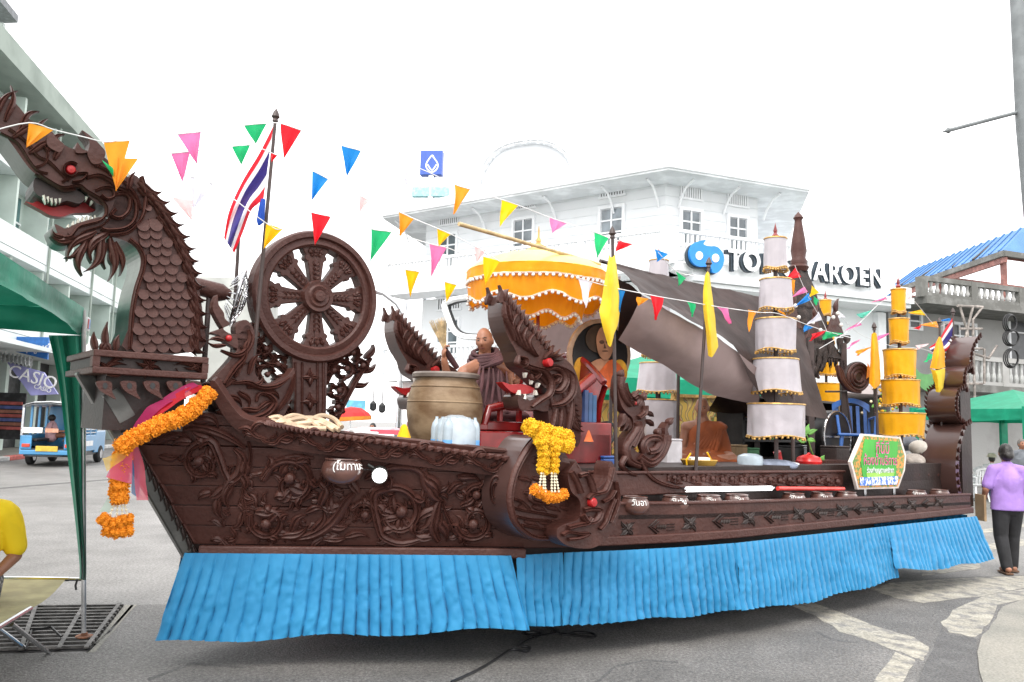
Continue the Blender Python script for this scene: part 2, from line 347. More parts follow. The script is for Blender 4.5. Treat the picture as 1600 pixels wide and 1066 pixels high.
rc = [A3-nL*2.6, meet(A3-nL*2.6, dL, B3-nR*2.6, dR), D3-nR*2.6, D3+bk, A3+bk]
block(rc, 0, Z2-.3, 'wall', mat('shaded_shop_wall', (.62, .62, .62), .8, .05, 1), wb)  # recessed ground floor: arcade shade put into a darker wall colour
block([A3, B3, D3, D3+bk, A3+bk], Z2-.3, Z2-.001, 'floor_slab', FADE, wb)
EB0, EB2 = E0+bk, E2+bk
block([E0, E1, E2, EB2, EB0], ZE-.04, ZE+.02, 'soffit', SOFF, wb)
block([E0+nL*.06, meet(E0+nL*.06, dL, E1+nR*.06, dR), E2+nR*.06, EB2, EB0], ZE+.021, ZE+.26, 'fascia', TRIM, wb, bevel=.03)
rf = MB(); top = [p.lerp(E1+bk*.6, .38)+UP*1.2 for p in (E0, E1, E2)]
q = [p+UP*.262 for p in (E0, E1, E2)]
rf.add(q+top+[EB2+UP*.262, EB0+UP*.262], [(0, 1, 4, 3), (1, 2, 5, 4), (2, 6, 5), (0, 3, 7), (3, 4, 5, 6, 7)]); rf.build('roof', ROOFG, wb)
# curved gable wall and small posts on the roof
S_ar = Pl(B3-nL*1.0, nL); ar = MB()
pts = [(745, 300), (752, 275), (765, 250), (785, 233), (810, 225), (838, 222), (862, 226), (882, 238), (893, 255), (900, 285), (900, 300)]
GAB = mat('greyed_gable', (.55, .57, .585), .8, .06, 1)
plate(ar, S_ar, [(745, 320)]+pts+[(900, 315)], -.3, 0, smooth=False); ar.build('gable', GAB, wb)
ar = MB(); stroke(ar, S_ar, pts, 4, .12, 0.002); ar.build('gable_moulding', mat('gable_edge_grey', (.60, .62, .635), .8), wb)
for x0, x1, y0, y1 in ((950, 958, 232, 275), (1030, 1038, 245, 275)):
    mb = MB(); plate(mb, S_ar, [(x0, y0), (x1, y0), (x1, y1), (x0, y1)], -.25, 0, smooth=False); mb.build('roof_post', WALL, wb)
# brackets below the eaves
for S_, nn, lst in ((SL, nL, [(640, 362), (760, 340), (870, 318), (960, 300), (1030, 285)]), (SR, nR, [(1060, 288), (1130, 297), (1192, 308)])):
    for x, y in lst:
        p = S_.at(x, y); p.z = ZE-.05; mb = MB(); mb.tube([p-UP*.7+nn*.02, p-UP*.42+nn*.18, p-UP*.15+nn*.45, p+nn*.85-UP*.03], .036, 6); mb.build('eave_bracket', TRIM, wb, smooth=True)
def window(S_, dd, nn, x, y, w, h, vent=True, cols=2, rows_=3, par=wb, dark=GLASSW):
    P = S_.at(x, y); ax = (dd, nn, UP); fr = MB()
    for sx in (-1, 1): fr.box(P+dd*sx*(w/2+.05)+nn*.03, .1, .10, h+.2, ax)
    for sz in (-1, 1): fr.box(P+UP*sz*(h/2+.05)+nn*.03, w-.001, .10, .1, ax)
    for i in range(1, cols): fr.box(P+dd*(w*(i/cols-.5))+nn*.025, .05, .07, h, ax)
    for j in range(1, rows_): fr.box(P+UP*(h*(j/rows_-.5))+nn*.024, w, .055, .05, ax)
    o = fr.build('window', TRIM, par); pw, ph = w/cols, h/rows_
    for i in range(cols):
        for j in range(rows_): MB().box(P+dd*((i+.5)*pw-w/2)+UP*((j+.5)*ph-h/2)+nn*.012, pw-.052, .012, ph-.052, ax).build('pane', dark, o)
    if vent:
        V = P+UP*(h/2+.62); vb = MB().box(V+nn*.012, w*1.12, .02, .40, ax).build('vent', SLAT, par); mb = MB(); n = 9
        for i in range(n+1): mb.box(V+dd*((i/n-.5)*w*1.12)+nn*.032, .055, .03, .40, ax)
        for s in (-1, 1): mb.box(V+UP*s*.23+nn*.034, w*1.12+.14, .05, .07, ax)
        mb.build('vent_slats', TRIM, vb)
for x, y in ((700, 392), (818, 370), (956, 354)): window(SL, dL, nL, x, y, .78, 1.2)
for x, y in ((1079, 356), (1152, 366)): window(SR, dR, nR, x, y, .66, 1.05)
for x, y in ((700, 527), (838, 520)): window(SL, dL, nL, x, y, .95, 1.25, True, 2, 3)
# siding boards
sd = MB()
for z in [6.8+.3*i for i in range(9)]:
    sd.bar(Vector((A3.x, A3.y, z))+nL*.004, Vector((B3.x, B3.y, z))+nL*.004, .02, .02); sd.bar(Vector((B3.x, B3.y, z))+nR*.004, Vector((C3.x, C3.y, z))+nR*.004, .02, .02)
sd.build('board_joints', SOFF, wb)
def balcony(p, q, nn, z, par, hgt=.95, dep=1.2, gap=.16, m=TRIM, name='balcony'):
    d = (q-p).normalized(); L = (q-p).length; a = Vector((p.x, p.y, z)); ax = (d, nn, UP)
    o = MB().box(a+d*L/2+nn*dep/2-UP*.13, L, dep, .24, ax).build(name, m, par)
    mb = MB(); e = a+nn*(dep-.08)
    mb.box(e+d*L/2+UP*hgt, L, .13, .09, ax); mb.box(e+d*L/2+UP*.10, L, .1, .07, ax)
    n = int(L/gap)
    for i in range(n+1): mb.box(e+d*(L*i/n)+UP*(hgt*.53), .065, .05, hgt*.84, ax)
    mb.build('balustrade', m, o)
    for i in range(int(L/2.6)+1): MB().box(e+d*(L*i/max(1, int(L/2.6)))+UP*(hgt*.5+.02), .18, .18, hgt+.14, ax).build('newel_post', m, o)
    return o
balcony(A3-dL*.9, B3+dL*.5, nL, Z3, wb)
balcony(A3-dL*.9, B3+dL*.5, nL, Z2, wb, gap=.2)
balcony(B3-dR*.4, C3+dR*.4, nR, Z3, wb)
# fascia below the shop sign
P0, P1 = B3+dR*.2, D3
for z, h, o_ in ((6.40, .35, 1.22), (6.12, .18, 1.32), (5.96, .12, 1.18)):
    MB().box((P0+P1)/2+UP*z+nR*(o_/2), (P1-P0).length, o_, h, (dR, nR, UP)).build('sign_fascia', TRIM, wb)
MB().box((C3+D3)/2+UP*6.85+nR*.4, (D3-C3).length, .3, .5, (dR, nR, UP)).build('parapet', WALL, wb)
for x in (1292, 1371):
    p = SR.at(x, 540); MB().box(Vector((p.x, p.y, 4.6))+nR*.1, .35, .25, 2.5, (dR, nR, UP)).build('pilaster', TRIM, wb)
# arcade: posts and arched fronts along the street
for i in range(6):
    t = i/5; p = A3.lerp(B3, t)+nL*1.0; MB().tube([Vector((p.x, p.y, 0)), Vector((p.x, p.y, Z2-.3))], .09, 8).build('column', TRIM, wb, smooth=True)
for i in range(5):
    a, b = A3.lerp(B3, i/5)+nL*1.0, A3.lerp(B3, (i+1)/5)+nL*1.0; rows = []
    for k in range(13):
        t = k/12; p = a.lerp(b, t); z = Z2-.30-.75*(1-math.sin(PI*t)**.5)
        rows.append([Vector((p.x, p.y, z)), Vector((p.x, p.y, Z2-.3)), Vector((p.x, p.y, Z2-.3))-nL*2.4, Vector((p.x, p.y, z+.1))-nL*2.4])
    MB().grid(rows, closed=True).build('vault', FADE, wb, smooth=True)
# lattice screen and stair post on the wing roof
S_la = Pl(B3-nR*1.6, nR); la = thing('lattice_screen', 'white diamond lattice screen sloping up behind the shop sign letters', 'screen', S_la.at(1280, 440))
lt = MB()
def latl(a, b): lt.bar(S_la.at(*a), S_la.at(*b), .03, .05, up=nR)
yt = lambda x: 402+(x-1232)/(1320-1232)*(366-402)
for x in range(1232, 1330, 9):
    for s in (1, -1):
        x0, y0 = x, yt(x)
        xe = x0+s*60; ye = y0+60
        if xe > 1320: f_ = (1320-x0)/60
        elif xe < 1215: f_ = (x0-1215)/60
        else: f_ = 1
        if f_ > .03 and x0 <= 1320: latl((x0, y0), (x0+s*60*f_, y0+60*f_))
for y in range(375, 450, 9):
    f_ = min(1, (445-y)/60); latl((1320, y), (1320-60*f_, y+60*f_))
lt.build('lattice', TRIM, la); mb = MB(); mb.bar(S_la.at(1225, 405), S_la.at(1322, 365), .08, .08); mb.build('top_rail', TRIM, la)
MB().bar(S_la.at(1328, 362), S_la.at(1330, 450), .4, .3).build('post', WALL, la)

# shop sign: letters and blue spectacle emblem
NAVY = mat('letter_side_navy', (.02, .035, .05), .4); LETW = mat('letter_face_white', (.85, .86, .88), .5, .02); BLUE = mat('emblem_blue', srgb(30, 130, 215), .4, .05)
S_sg = Pl(B3+nR*1.5, nR); sg = thing('shop_sign', 'TOP CHAROEN sign of raised white letters with dark sides and blue emblem', 'sign', S_sg.at(1250, 440))
hs = (S_sg.at(1250, 400)-S_sg.at(1250, 431)).length/.72
for ch, x, y in zip('TOPCHAROEN', (1148, 1174, 1200, 1231, 1256, 1281, 1303, 1326, 1349, 1369), (408, 410, 413, 419, 422, 425, 428, 430, 433, 435)):
    P = S_sg.at(x, y); sz = hs
    for nm, m, ofs, dx, e in (('letter_side', NAVY, -.06, -.07, .05), ('letter', LETW, .03, 0, .012)):
        c = bpy.data.curves.new('l', 'FONT'); c.body = ch; c.size = sz; c.extrude = e; c.align_x = 'CENTER'; c.align_y = 'CENTER'; c.offset = .018 if nm == 'letter' else .022; c.resolution_u = 4
        o = bpy.data.objects.new('l', c); COL.objects.link(o); me = bpy.data.meshes.new_from_object(o.evaluated_get(bpy.context.evaluated_depsgraph_get())); bpy.data.objects.remove(o)
        me.materials.clear(); me.materials.append(m); link(nm, me, sg, frame(P+nR*ofs+dR*dx-UP*abs(dx)*.5, dR) @ Matrix.Scale(.92, 4, (1, 0, 0)))
em = MB(); k_ = lambda L: [(900+a/3.2, 220+b/3.2) for a, b in L]
OUT = k_([(560, 560), (575, 522), (600, 507), (638, 500), (628, 520), (655, 530), (692, 532), (720, 557), (731, 592), (722, 635), (698, 662), (674, 662), (668, 645), (648, 633), (602, 631), (570, 606)])
plate(em, S_sg, OUT, 0, .10); em.build('emblem', BLUE, sg); em = MB(); plate(em, S_sg, [(x-2, y+2) for x, y in OUT], -.12, -.003); em.build('emblem_side', NAVY, sg)
for x, y in ((606, 578), (687, 590)):
    mb = MB(); x, y = 900+x/3.2, 220+y/3.2; plate(mb, S_sg, [(x+5.6*math.cos(a), y+6.6*math.sin(a)) for a in [i*PI/8 for i in range(16)]], .1, .115, smooth=False); mb.build('emblem_lens', LETW, sg)
# giant white spectacles hung on the balcony
S_gl = Pl(B3+nL*1.7, nL); gl = thing('giant_spectacles', 'giant white spectacle frame with black inner edge on the white building', 'shop display', S_gl.at(770, 530))
for L in ([(697, 474), (720, 467), (765, 463), (779, 468), (779, 495), (769, 519), (752, 527), (726, 526), (711, 517), (702, 497)], [(800, 468), (846, 466), (866, 471), (862, 500), (850, 520), (826, 524), (808, 512), (799, 490)]):
    L2 = L+[L[0], L[1]]; mb = MB(); stroke(mb, S_gl, L2, 4.5, .14, -.05); mb.build('rim', WHITE, gl, smooth=True)
    cx, cy = sum(p[0] for p in L)/len(L), sum(p[1] for p in L)/len(L); L3 = [(cx+(x-cx)*.88, cy+(y-cy)*.86) for x, y in L2]
    mb = MB(); stroke(mb, S_gl, L3, 1.6, .06, -.06); mb.build('inner_edge', BLACK, gl)
mb = MB(); stroke(mb, S_gl, [(776, 472), (789, 468), (802, 472)], 4, .12, -.05); mb.build('bridge', WHITE, gl)

# bank pylon sign
PY = mat('sign_indigo', srgb(60, 90, 170), .4, .05); p = ondepth(675, 256, 46); pz = thing('pylon_sign', 'blue box sign with white drop emblem on a mast above the white roof', 'sign', (p.x, p.y, 0))
X = Vector((1, -.12, 0)).normalized(); Nn = Vector((X.y, -X.x, 0)); ax = (X, Nn, UP)
MB().box(p, 1.33, .5, 1.5, ax).build('box', PY, pz, bevel=.04)
S_py = Pl(p+Nn*.255, Nn); mb = MB()
for L in ([(675, 243), (683, 254), (684, 261), (680, 267), (675, 269), (670, 267), (666, 261), (667, 254), (675, 243), (678, 247)], [(668, 257), (675, 266), (682, 257)]): stroke(mb, S_py, L, 1.0, .01, 0)
mb.build('emblem', WHITE, pz); MB().tube([Vector((p.x, p.y, 0)), p-UP*.7], .22, 8).build('mast', CHROME, pz); MB().box(p-UP*1.75, 2.2, .4, .55, ax).build('lower_panel', mat('sign_cyan', (.3, .65, .7), .5), pz)

# ---------------------------------------------------------------- grey concrete building on the right with blue roof
GREYW = mat('weathered_render', (.36, .36, .35), .85, .15, 1.2, .3, 20, col2=(.24, .235, .22), fac=(.45, .8)); DKC = mat('mossy_concrete', (.13, .13, .12), .9, .3, 3, .4, 25, col2=(.22, .22, .21)); BLR = mat('blue_roof_sheet', srgb(98, 142, 195, .72), .6, .08, 1, spec=.12); PIPE = mat('red_oxide_steel', (.28, .12, .10), .6, .2); UND = mat('dark_roof_underside', (.05, .042, .038), .8)
gb = thing('concrete_building', 'weathered grey concrete building with balustrades and a blue sheet roof', 'building', D3+dR*.5)
G0, G1 = D3+dR*.25, D3+dR*14
S_g = Pl(G0, nR)
ZT_ = Pl(G0+nR*1.55, nR).at(1425, 459).z; ZL_ = Pl(G0+nR*1.4, nR).at(1570, 604).z
block([G0, G1, G1+bk, G0+bk], 0, ZT_-.27, 'wall', GREYW, gb)
def balus(P, Q, z, par, m, hgt=.85, rail=DKC):
    d = (Q-P).normalized(); L = (Q-P).length; a = Vector((P.x, P.y, z)); nn = Vector((d.y, -d.x, 0)); ax = (d, nn, UP)
    o = MB().box(a+d*L/2+UP*hgt, L, .22, .16, ax).build('rail', rail, par); MB().box(a+d*L/2+UP*.06, L, .2, .12, ax).build('plinth', rail, par)
    n = int(L/2.2)
    for i in range(n+1): MB().box(a+d*(L*i/n)+UP*(hgt/2), .3, .24, hgt+.1, ax).build('pier', rail, par)
    prof = [(r_, .12+(hgt-.2)*t_) for r_, t_ in ((.05, 0), (.075, .12), (.085, .27), (.05, .5), (.045, .72), (.06, .9), (.06, 1))]
    n = int(L/.27)
    bm_ = MB().lathe(prof, 8).mesh('baluster', m, None, True)
    for i in range(n): link('baluster', bm_, par, Matrix.Translation(a+d*(L*(i+.5)/n)))
MB().box((G0+G1)/2+UP*(ZT_-.13)+nR*.5, (G1-G0).length, 2.2, .26, (dR, nR, UP)).build('terrace_slab', DKC, gb)
balus(G0+nR*1.4, G1+nR*1.4, ZT_+.01, gb, GREYW, .58)
MB().box((G0+G1)/2+UP*(ZL_-.13)+nR*.7, (G1-G0).length, 1.6, .24, (dR, nR, UP)).build('balcony_slab', DKC, gb)
balus(G0+dR*1.2+nR*1.35, G1+nR*1.35, ZL_, gb, mat('pale_balusters', (.42, .43, .42), .8), .9, GREYW)
for x, y, w, h in ((1428, 502, .5, .45), (1498, 525, 1.5, .8), (1590, 520, .9, 2.2), (1480, 600, 1.2, 1.8)):
    window(S_g, dR, nR, x, y, w, h, False, 2 if w > 1 else 1, 2, gb, mat('dark_pane', (.06, .065, .07), .3))
# roof over the terrace
r0 = onz(1568, 391, 8.4); rL = onz(1378, 458, 8.4); bk2 = (rL-r0); rR = r0+dR*9
mb = MB(); z_ = UP*1.4; rid0 = r0.lerp(rL, .12)+dR*2.2+z_; rid1 = rL+dR*2.2+z_
mb.add([r0, rL, rid1, rid0, rR, rR+bk2*.12+z_], [(0, 1, 2, 3), (0, 3, 5, 4)]); mb.add([p-UP*.05 for p in (r0, rL, rid1, rid0, rR, rR+bk2*.12+z_)], [(0, 3, 2, 1), (0, 4, 5, 3)], 1); mb.build('roof', [BLR, UND], gb)
for i in range(16):
    t = (i+.5)/16; a = r0.lerp(rL, t)+UP*.03; b = rid0.lerp(rid1, t)+UP*.03; MB().bar(a, b, .06, .05).build('roof_rib', BLR, gb)
MB().bar(r0-UP*.12, rL-UP*.12, .14, .2).build('gutter', DKC, gb); MB().bar(r0-UP*.12, rR-UP*.12, .14, .2).build('gutter', DKC, gb)
for t in (.04, .5, .96):
    p = r0.lerp(rL, t)+dR*.3; MB().bar(Vector((p.x, p.y, ZT_)), Vector((p.x, p.y, 8.3)), .16, .16).build('roof_post', PIPE, gb)
    p2 = p+dR*8; MB().bar(Vector((p.x, p.y, 8.28)), Vector((p2.x, p2.y, 8.28)), .1, .18).build('tie_beam', PIPE, gb)
for t in (.2, .35, .65, .8): 
    p = r0.lerp(rL, t); MB().bar(p+UP*.02, rid0.lerp(rid1, t)-UP*.12, .08, .12).build('rafter', UND, gb)
MB().bar(r0-UP*.33+dR*.1, rL-UP*.33+dR*.1, .12, .2).build('eave_beam', PIPE, gb)
# utility pole, steel rack and cable coils in front of it
up_ = onz(1563, 640, 1.9); up_.z = 0; 
PC = S_g.at(1563, 540)+nR*2.6; pole = thing('utility_pole', 'square concrete utility pole with black cable coils before the grey building', 'utility pole', (PC.x, PC.y, 0))
MB().bar(Vector((PC.x, PC.y, 0)), Vector((PC.x, PC.y, 6.0)), .26, .22).build('shaft', mat('pole_concrete', (.33, .33, .31), .85, .2, 4), pole, bevel=.03)
MB().bar(Vector((PC.x+.3, PC.y, 0)), Vector((PC.x+.3, PC.y, 5.9)), .06).build('conduit', GREYW, pole)
S_pc = Pl(PC+nR*.22, nR)
for cx, cy, rx, ry in ((1579, 560, 11, 15), (1579, 528, 12, 13), (1577, 505, 10, 14)):
    mb = MB()
    for j in range(3):
        pts = [S_pc.at(cx+(rx-j*1.2)*math.cos(a)+j*.5, cy+(ry-j)*math.sin(a), j*.03) for a in [i*2*PI/20 for i in range(21)]]; mb.tube(pts, .022, 6, False)
    mb.build('cable_coil', BLACK, pole, smooth=True)
rk = thing('steel_rack', 'thin steel frame rack with braces standing against the grey wall', 'steel frame', tuple(S_g.at(1515, 600)+nR*2.2)); S_rk = Pl(S_g.P+nR*2.2, nR)
for L in ([(1500, 480), (1512, 520), (1512, 640)], [(1520, 480), (1508, 530), (1508, 560)], [(1494, 560), (1510, 545), (1535, 545)], [(1494, 560), (1494, 660)], [(1535, 480), (1520, 500), (1524, 660)], [(1496, 545), (1545, 560), (1558, 540)], [(1500, 514), (1535, 514)], [(1538, 545), (1538, 600)], [(1496, 478), (1536, 480)], [(1505, 600), (1535, 600)]):
    MB().tube([S_rk.at(*p) for p in L], .04, 6).build('brace', mat('rack_steel', (.25, .22, .2), .6, .3) if 'rack_steel' not in MATS else MATS['rack_steel'], rk)
q = S_rk.at(1509, 660); MB().bar(Vector((q.x, q.y, 0)), q, .06).build('foot', MATS['rack_steel'], rk)

# ---------------------------------------------------------------- pale green shophouse row on the left
PG = mat('pale_green_wall', (.50, .58, .53), .8, .08, .8); PGW = mat('white_parapet', (.72, .77, .76), .75, .06, 1, col2=(.6, .66, .64)); SLAB = mat('grey_green_slab', (.30, .35, .31), .85, .2, .6, col2=(.2, .24, .21)); TEAL = mat('teal_window', (.06, .15, .15), .2, .3, 1, spec=.7); SHOPD = mat('dark_shopfront', (.03, .03, .032), .6, .3)
LB = Vector((-18.6, 30.7, 0)); dB = Vector((-.209, .978, 0)); nB = Vector((.978, .209, 0))
lb = thing('shophouse_row', 'long pale green shophouse row with white parapets and deep balcony bays', 'building', LB)
T0, T1 = -9.0, 16.5; axB = (dB, nB, UP)
def bx(t0, t1, d0, d1, z0, z1, name, m, **k): return MB().box(LB+dB*((t0+t1)/2)+nB*((d0+d1)/2)+UP*((z0+z1)/2), t1-t0, abs(d1-d0), z1-z0, axB).build(name, m, lb, **k)
bx(T0, T1, -9, -.9, 3.9, 13.2, 'wall', PG); bx(T0, T1, -9, -1.61, 0, 3.899, 'wall', PG)
bx(T0, T1+.3, -9, .5, 13.2, 14.0, 'roof_slab', SLAB)
fl = [4.4, 7.35, 10.3]
for i, z in enumerate(fl):
    bx(T0, T1, -.89, 0.12, z-.25, z, 'floor_slab', PGW); bx(T0, T1, -.1, .14, z+.02, z+.78, 'parapet', PGW)
    n = 8; st = (T1-T0)/n
    for k in range(n+1):
        t = T0+k*st; bx(t-.09, t+.09, -.9, .02, z+.8, z+2.69, 'fin', PG)
        if k < n:
            bx(t+.9, t+2.7, -.9, -.84, z+.5, z+2.5, 'window', TEAL); bx(t+1.46, t+1.52, -.84, -.79, z+.5, z+2.5, 'mullion', PGW); bx(t+2.08, t+2.14, -.84, -.79, z+.5, z+2.5, 'mullion', PGW); bx(t+.85, t+2.75, -.84, -.78, z+1.45, z+1.52, 'transom', PGW); bx(t+.35, t+.8, -.9, -.82, z+.02, z+2.3, 'louvre_door', SLAB)
bx(T0, T1, -1.6, -1.5, 0.07, 3.9, 'shopfront', SHOPD)
bx(T0, T1, -1.4, 1.4, 3.75, 3.9, 'shop_canopy', PGW)
for k in range(9): bx(T0+k*st-.15, T0+k*st+.15, -1.5, -.9, .07, 3.74, 'pier', PG)
for t in (0.5, 6.2, 10): MB().tube([LB+dB*t+nB*.2+UP*3.9, LB+dB*t+nB*.2+UP*13], .05, 6).build('drain_pipe', SLAB, lb)
# roof shelter at the top left
p = onz(2, 36, 17.0); rs = thing('roof_shelter', 'small dark roof shelter on a post above the green shophouse roof', 'roof shelter', (p.x-.3, p.y, 14.0))
mb = MB(); e0 = onz(28, 36, 17.0); e1 = onz(0, 2, 17.0); dd = (e1-e0); mb.poly([e0, e0+dd*3, e0+dd*3+Vector((-5, 0, 0)), e0+Vector((-5, .6, 0))], [x_+UP*.3 for x_ in (e0, e0+dd*3, e0+dd*3+Vector((-5, 0, 0)), e0+Vector((-5, .6, 0)))]); mb.build('roof', mat('shelter_sheet', (.16, .17, .18), .6), rs)
q = onz(4, 37, 16.9); MB().bar(Vector((q.x, q.y, 14.02)), q, .16).build('post', PGW, rs)
# grey block glimpsed between dragon and wheel
p = onz(345, 428, 11); X = Vector((1, .2, 0)).normalized()
q = ondepth(350, 430, 60); mb = MB().box((q.x, q.y+4, q.z/2), 4.5, 6, q.z); mb.build('far_block', mat('old_grey_block', (.4, .41, .39), .9, .1, .6), label='plain grey block far behind, between dragon mane and spoked wheel', cat='building')
# shop signs over the far pavement
def flat_sign(name, label, quad, Y, m, texts, th=.08, tilt=0):
    P = [ondepth(x, y, Y+i*0) for i, (x, y) in enumerate(quad)]; c = sum(P, Vector())/4; X = (P[1]-P[0]).normalized(); Z = (P[0]-P[3]).normalized(); N = X.cross(Z).normalized()
    if N.y > 0: N = -N
    o = thing(name, label, 'sign', c-Z*.3); MB().poly(P, [q-N*th for q in P]).build('board', m, o)
    for s, fx, fy, size, tm in texts:
        q = P[0].lerp(P[1], fx).lerp(P[3].lerp(P[2], fx), fy); me = text_mesh(s, size, tm, .01); link('lettering', me, o, frame(q+N*.02, X, Z))
    return o
SB = mat('sign_blue', srgb(50, 110, 180), .5, .1); SP = mat('sign_lilac', srgb(150, 150, 200), .5, .2, 1); SWH = mat('sign_white_letters', (.85, .85, .85), .5)
flat_sign('hoarding', 'blue hoarding with white lettering above the awning, behind the green tent', [(14, 526), (76, 527), (74, 562), (9, 546)], 29, SB, [('จักษุโสต | ศูนย์รวม', .52, .62, .38, SWH)])
flat_sign('awning_sign', 'slanted lilac sign lettered CASIO above the parked blue van', [(10, 565), (68, 582), (90, 616), (48, 618)], 28, SP, [('CASIO', .52, .38, .62, SWH), ('CASIO', .6, .78, .22, SWH)])
flat_sign('banner', 'white upright banner beside the dragon platform, edge on', [(128, 545), (141, 534), (138, 640), (128, 630)], 21, mat('banner_white', (.6, .58, .56), .7, .2, 2), [('SCOTT', .5, .42, .26, mat('banner_grey', (.3, .25, .25), .7))])
mb = MB(); rows = []
for i in range(24):
    z = .06*math.sin(i*PI); P = ondepth(-20+i*3.1, 547+i*.55, 28.2); Q = ondepth(-20+i*3.1, 560+i*.6, 27.6); b_ = Vector((0, 0, .05 if i % 2 else -.05)); rows.append([P+b_, Q+b_])
mb.grid(rows).build('awning', mat('corrugated_sheet', (.45, .46, .46), .5, .2), smooth=True, label='grey corrugated awning below the blue hoarding', cat='awning')
lbrd = thing('price_board', 'dark board with rows of coloured strips on the shop wall behind the van', 'board', ondepth(12, 672, 29.5)); MB().box(ondepth(13, 650, 29.5), 1.2, .06, 1.7).build('board', SHOPD, lbrd)
for i in range(7): MB().box(ondepth(13, 630+i*6.5, 29.42), 1.05, .04, .11).build('strip', mat('strip%d' % i, [(.35, .08, .07), (.08, .1, .25), (.3, .12, .08)][i % 3], .6), lbrd)

# street-lamp post at the right edge
lp = thing('lamp_post', 'grey steel lamp post with a thin side arm at the right edge', 'lamp post', (5.0, 6.6, 0)); a = ondepth(1600, 170, 7.0); b = ondepth(1589, -40, 7.0); f_ = Vector((a.x+.25, a.y, 0))
lp.location = f_; ORG[lp] = f_
MB().tube([f_, a+(a-b)*.1, b+(b-a)*.6], [.1, .075, .065], 12).build('post', mat('lamp_steel', (.17, .185, .19), .5, .1, metal=.2, spec=.3), lp, smooth=True)
mb = MB(); t0 = ondepth(1482, 204, 7.0); mb.tube([t0, ondepth(1600, 173, 7.0)], .018, 8); mb.tube([ondepth(1474, 206, 7.0), ondepth(1478, 205, 7.), t0], [.008, .014, .03], 8); mb.build('side_arm', MATS['lamp_steel'], lp, smooth=True)
MB().box(ondepth(1598, 173, 7.0), .03, .06, .1).build('clamp', STEEL, lp)
# slim lamp post by the arcade
p = ondepth(624, 640, 19); sp = thing('street_lamp', 'slim grey street lamp with curved arm before the white arcade', 'street lamp', (p.x, p.y, 0))
S_l = Pl(p, Vector((0, -1, 0)))
MB().tube([Vector((p.x, p.y, 0)), S_l.at(625, 580), S_l.at(633, 470)], .06, 8).build('post', CHROME, sp, smooth=True); MB().tube([S_l.at(632, 495), S_l.at(620, 475), S_l.at(600, 459), S_l.at(588, 455)], [.05, .05, .06, .08], 8).build('arm', CHROME, sp, smooth=True)
# ================================================================ THE FLOAT: hull
SKIRT = cloth('blue_satin', srgb(48, 146, 200, .72), .5, .0, .06); [setattr(n.inputs[7], 'default_value', (*srgb(54, 152, 205, .72), 1)) for n in SKIRT.node_tree.nodes if n.type == 'MIX']
# plan of the near side at the bottom edge (u, w)
PLAN = [(-2.3, 0.0), (-.4, 1.12), (0, 1.17), (1.0, 1.42), (1.7, 1.5), (6.37, 1.5)]
ZB = .76
A_ = FW(-2.3, 0, ZB); T_ = FW(-2.97, 0, 1.84); B_ = FW(-.4, 1.12, ZB); dH = (B_-A_).normalized()
nH = dH.cross(T_-A_).normalized()
if nH.y > 0: nH = -nH
SH = Pl(A_, nH)
stem = lambda z: A_+(T_-A_)*((z-ZB)/(1.84-ZB))
fb = thing('boat_float', 'long dark brown carved wooden boat float with pleated blue skirt', 'parade float', FW(1.5, 0, 0))
def mir(P):
    u, w, z = uwz(P); return FW(u, -w, z)
# bow planks, both sides
zs = [ZB+.02+i*.135 for i in range(9)]
def smax(z): return 2.72 if z < 1.5 else max(.25, 2.72-(z-1.42)*9)
for i in range(len(zs)-1):
    z0, z1 = zs[i]+.003, zs[i+1]-.003
    P = [stem(z0)-dH*.0, stem(z0)+dH*smax(z0), stem(z1)+dH*smax(z1), stem(z1)]; P = [p+nH*(.006*math.sin(i*2.1)) for p in P]
    for k, Q in enumerate((P, [mir(p) for p in P])):
        c = sum(Q, Vector())/4; nn = nH if k == 0 else (lambda v: AX*v.dot(AX)-AN*v.dot(AN)+UP*v.z)(nH)
        MB().poly(Q, [q-nn*.04 for q in Q]).build('plank', BROWN, fb, bevel=.004)
# backing so that nothing shows through the joints; deck inside
core = MB(); bpl = [(-2.24, 0), (-.42, 1.05), (0, 1.1), (1, 1.18), (6.3, 1.18)]; loop = bpl+[(u, -w) for u, w in bpl[:0:-1]]
core.poly([FW(u-.42*max(0, -u)/2.3, w*1.02, 1.34) for u, w in loop], [FW(u, w*.97, ZB-.08) for u, w in loop]); core.build('deck', BROWNDK, fb)
# stem post with leaf fringe
st_ = MB()
for a, b in ((.70, 1.92),): st_.bar(stem(a)-AX*.04, stem(b)-AX*.04, .10, .09)
st_.build('stem_post', STEEL, fb, bevel=.01)
fr_ = MB(); S0 = WP(.06)
for i in range(15):
    t = i/14; x, y = 178+(300-178)*t, 640+(855-640)*t; leaf(fr_, S0, x+2, y, 75, 22, 4, .5, .02, -.06)
fr_.build('stem_fringe', BROWNDK, fb)
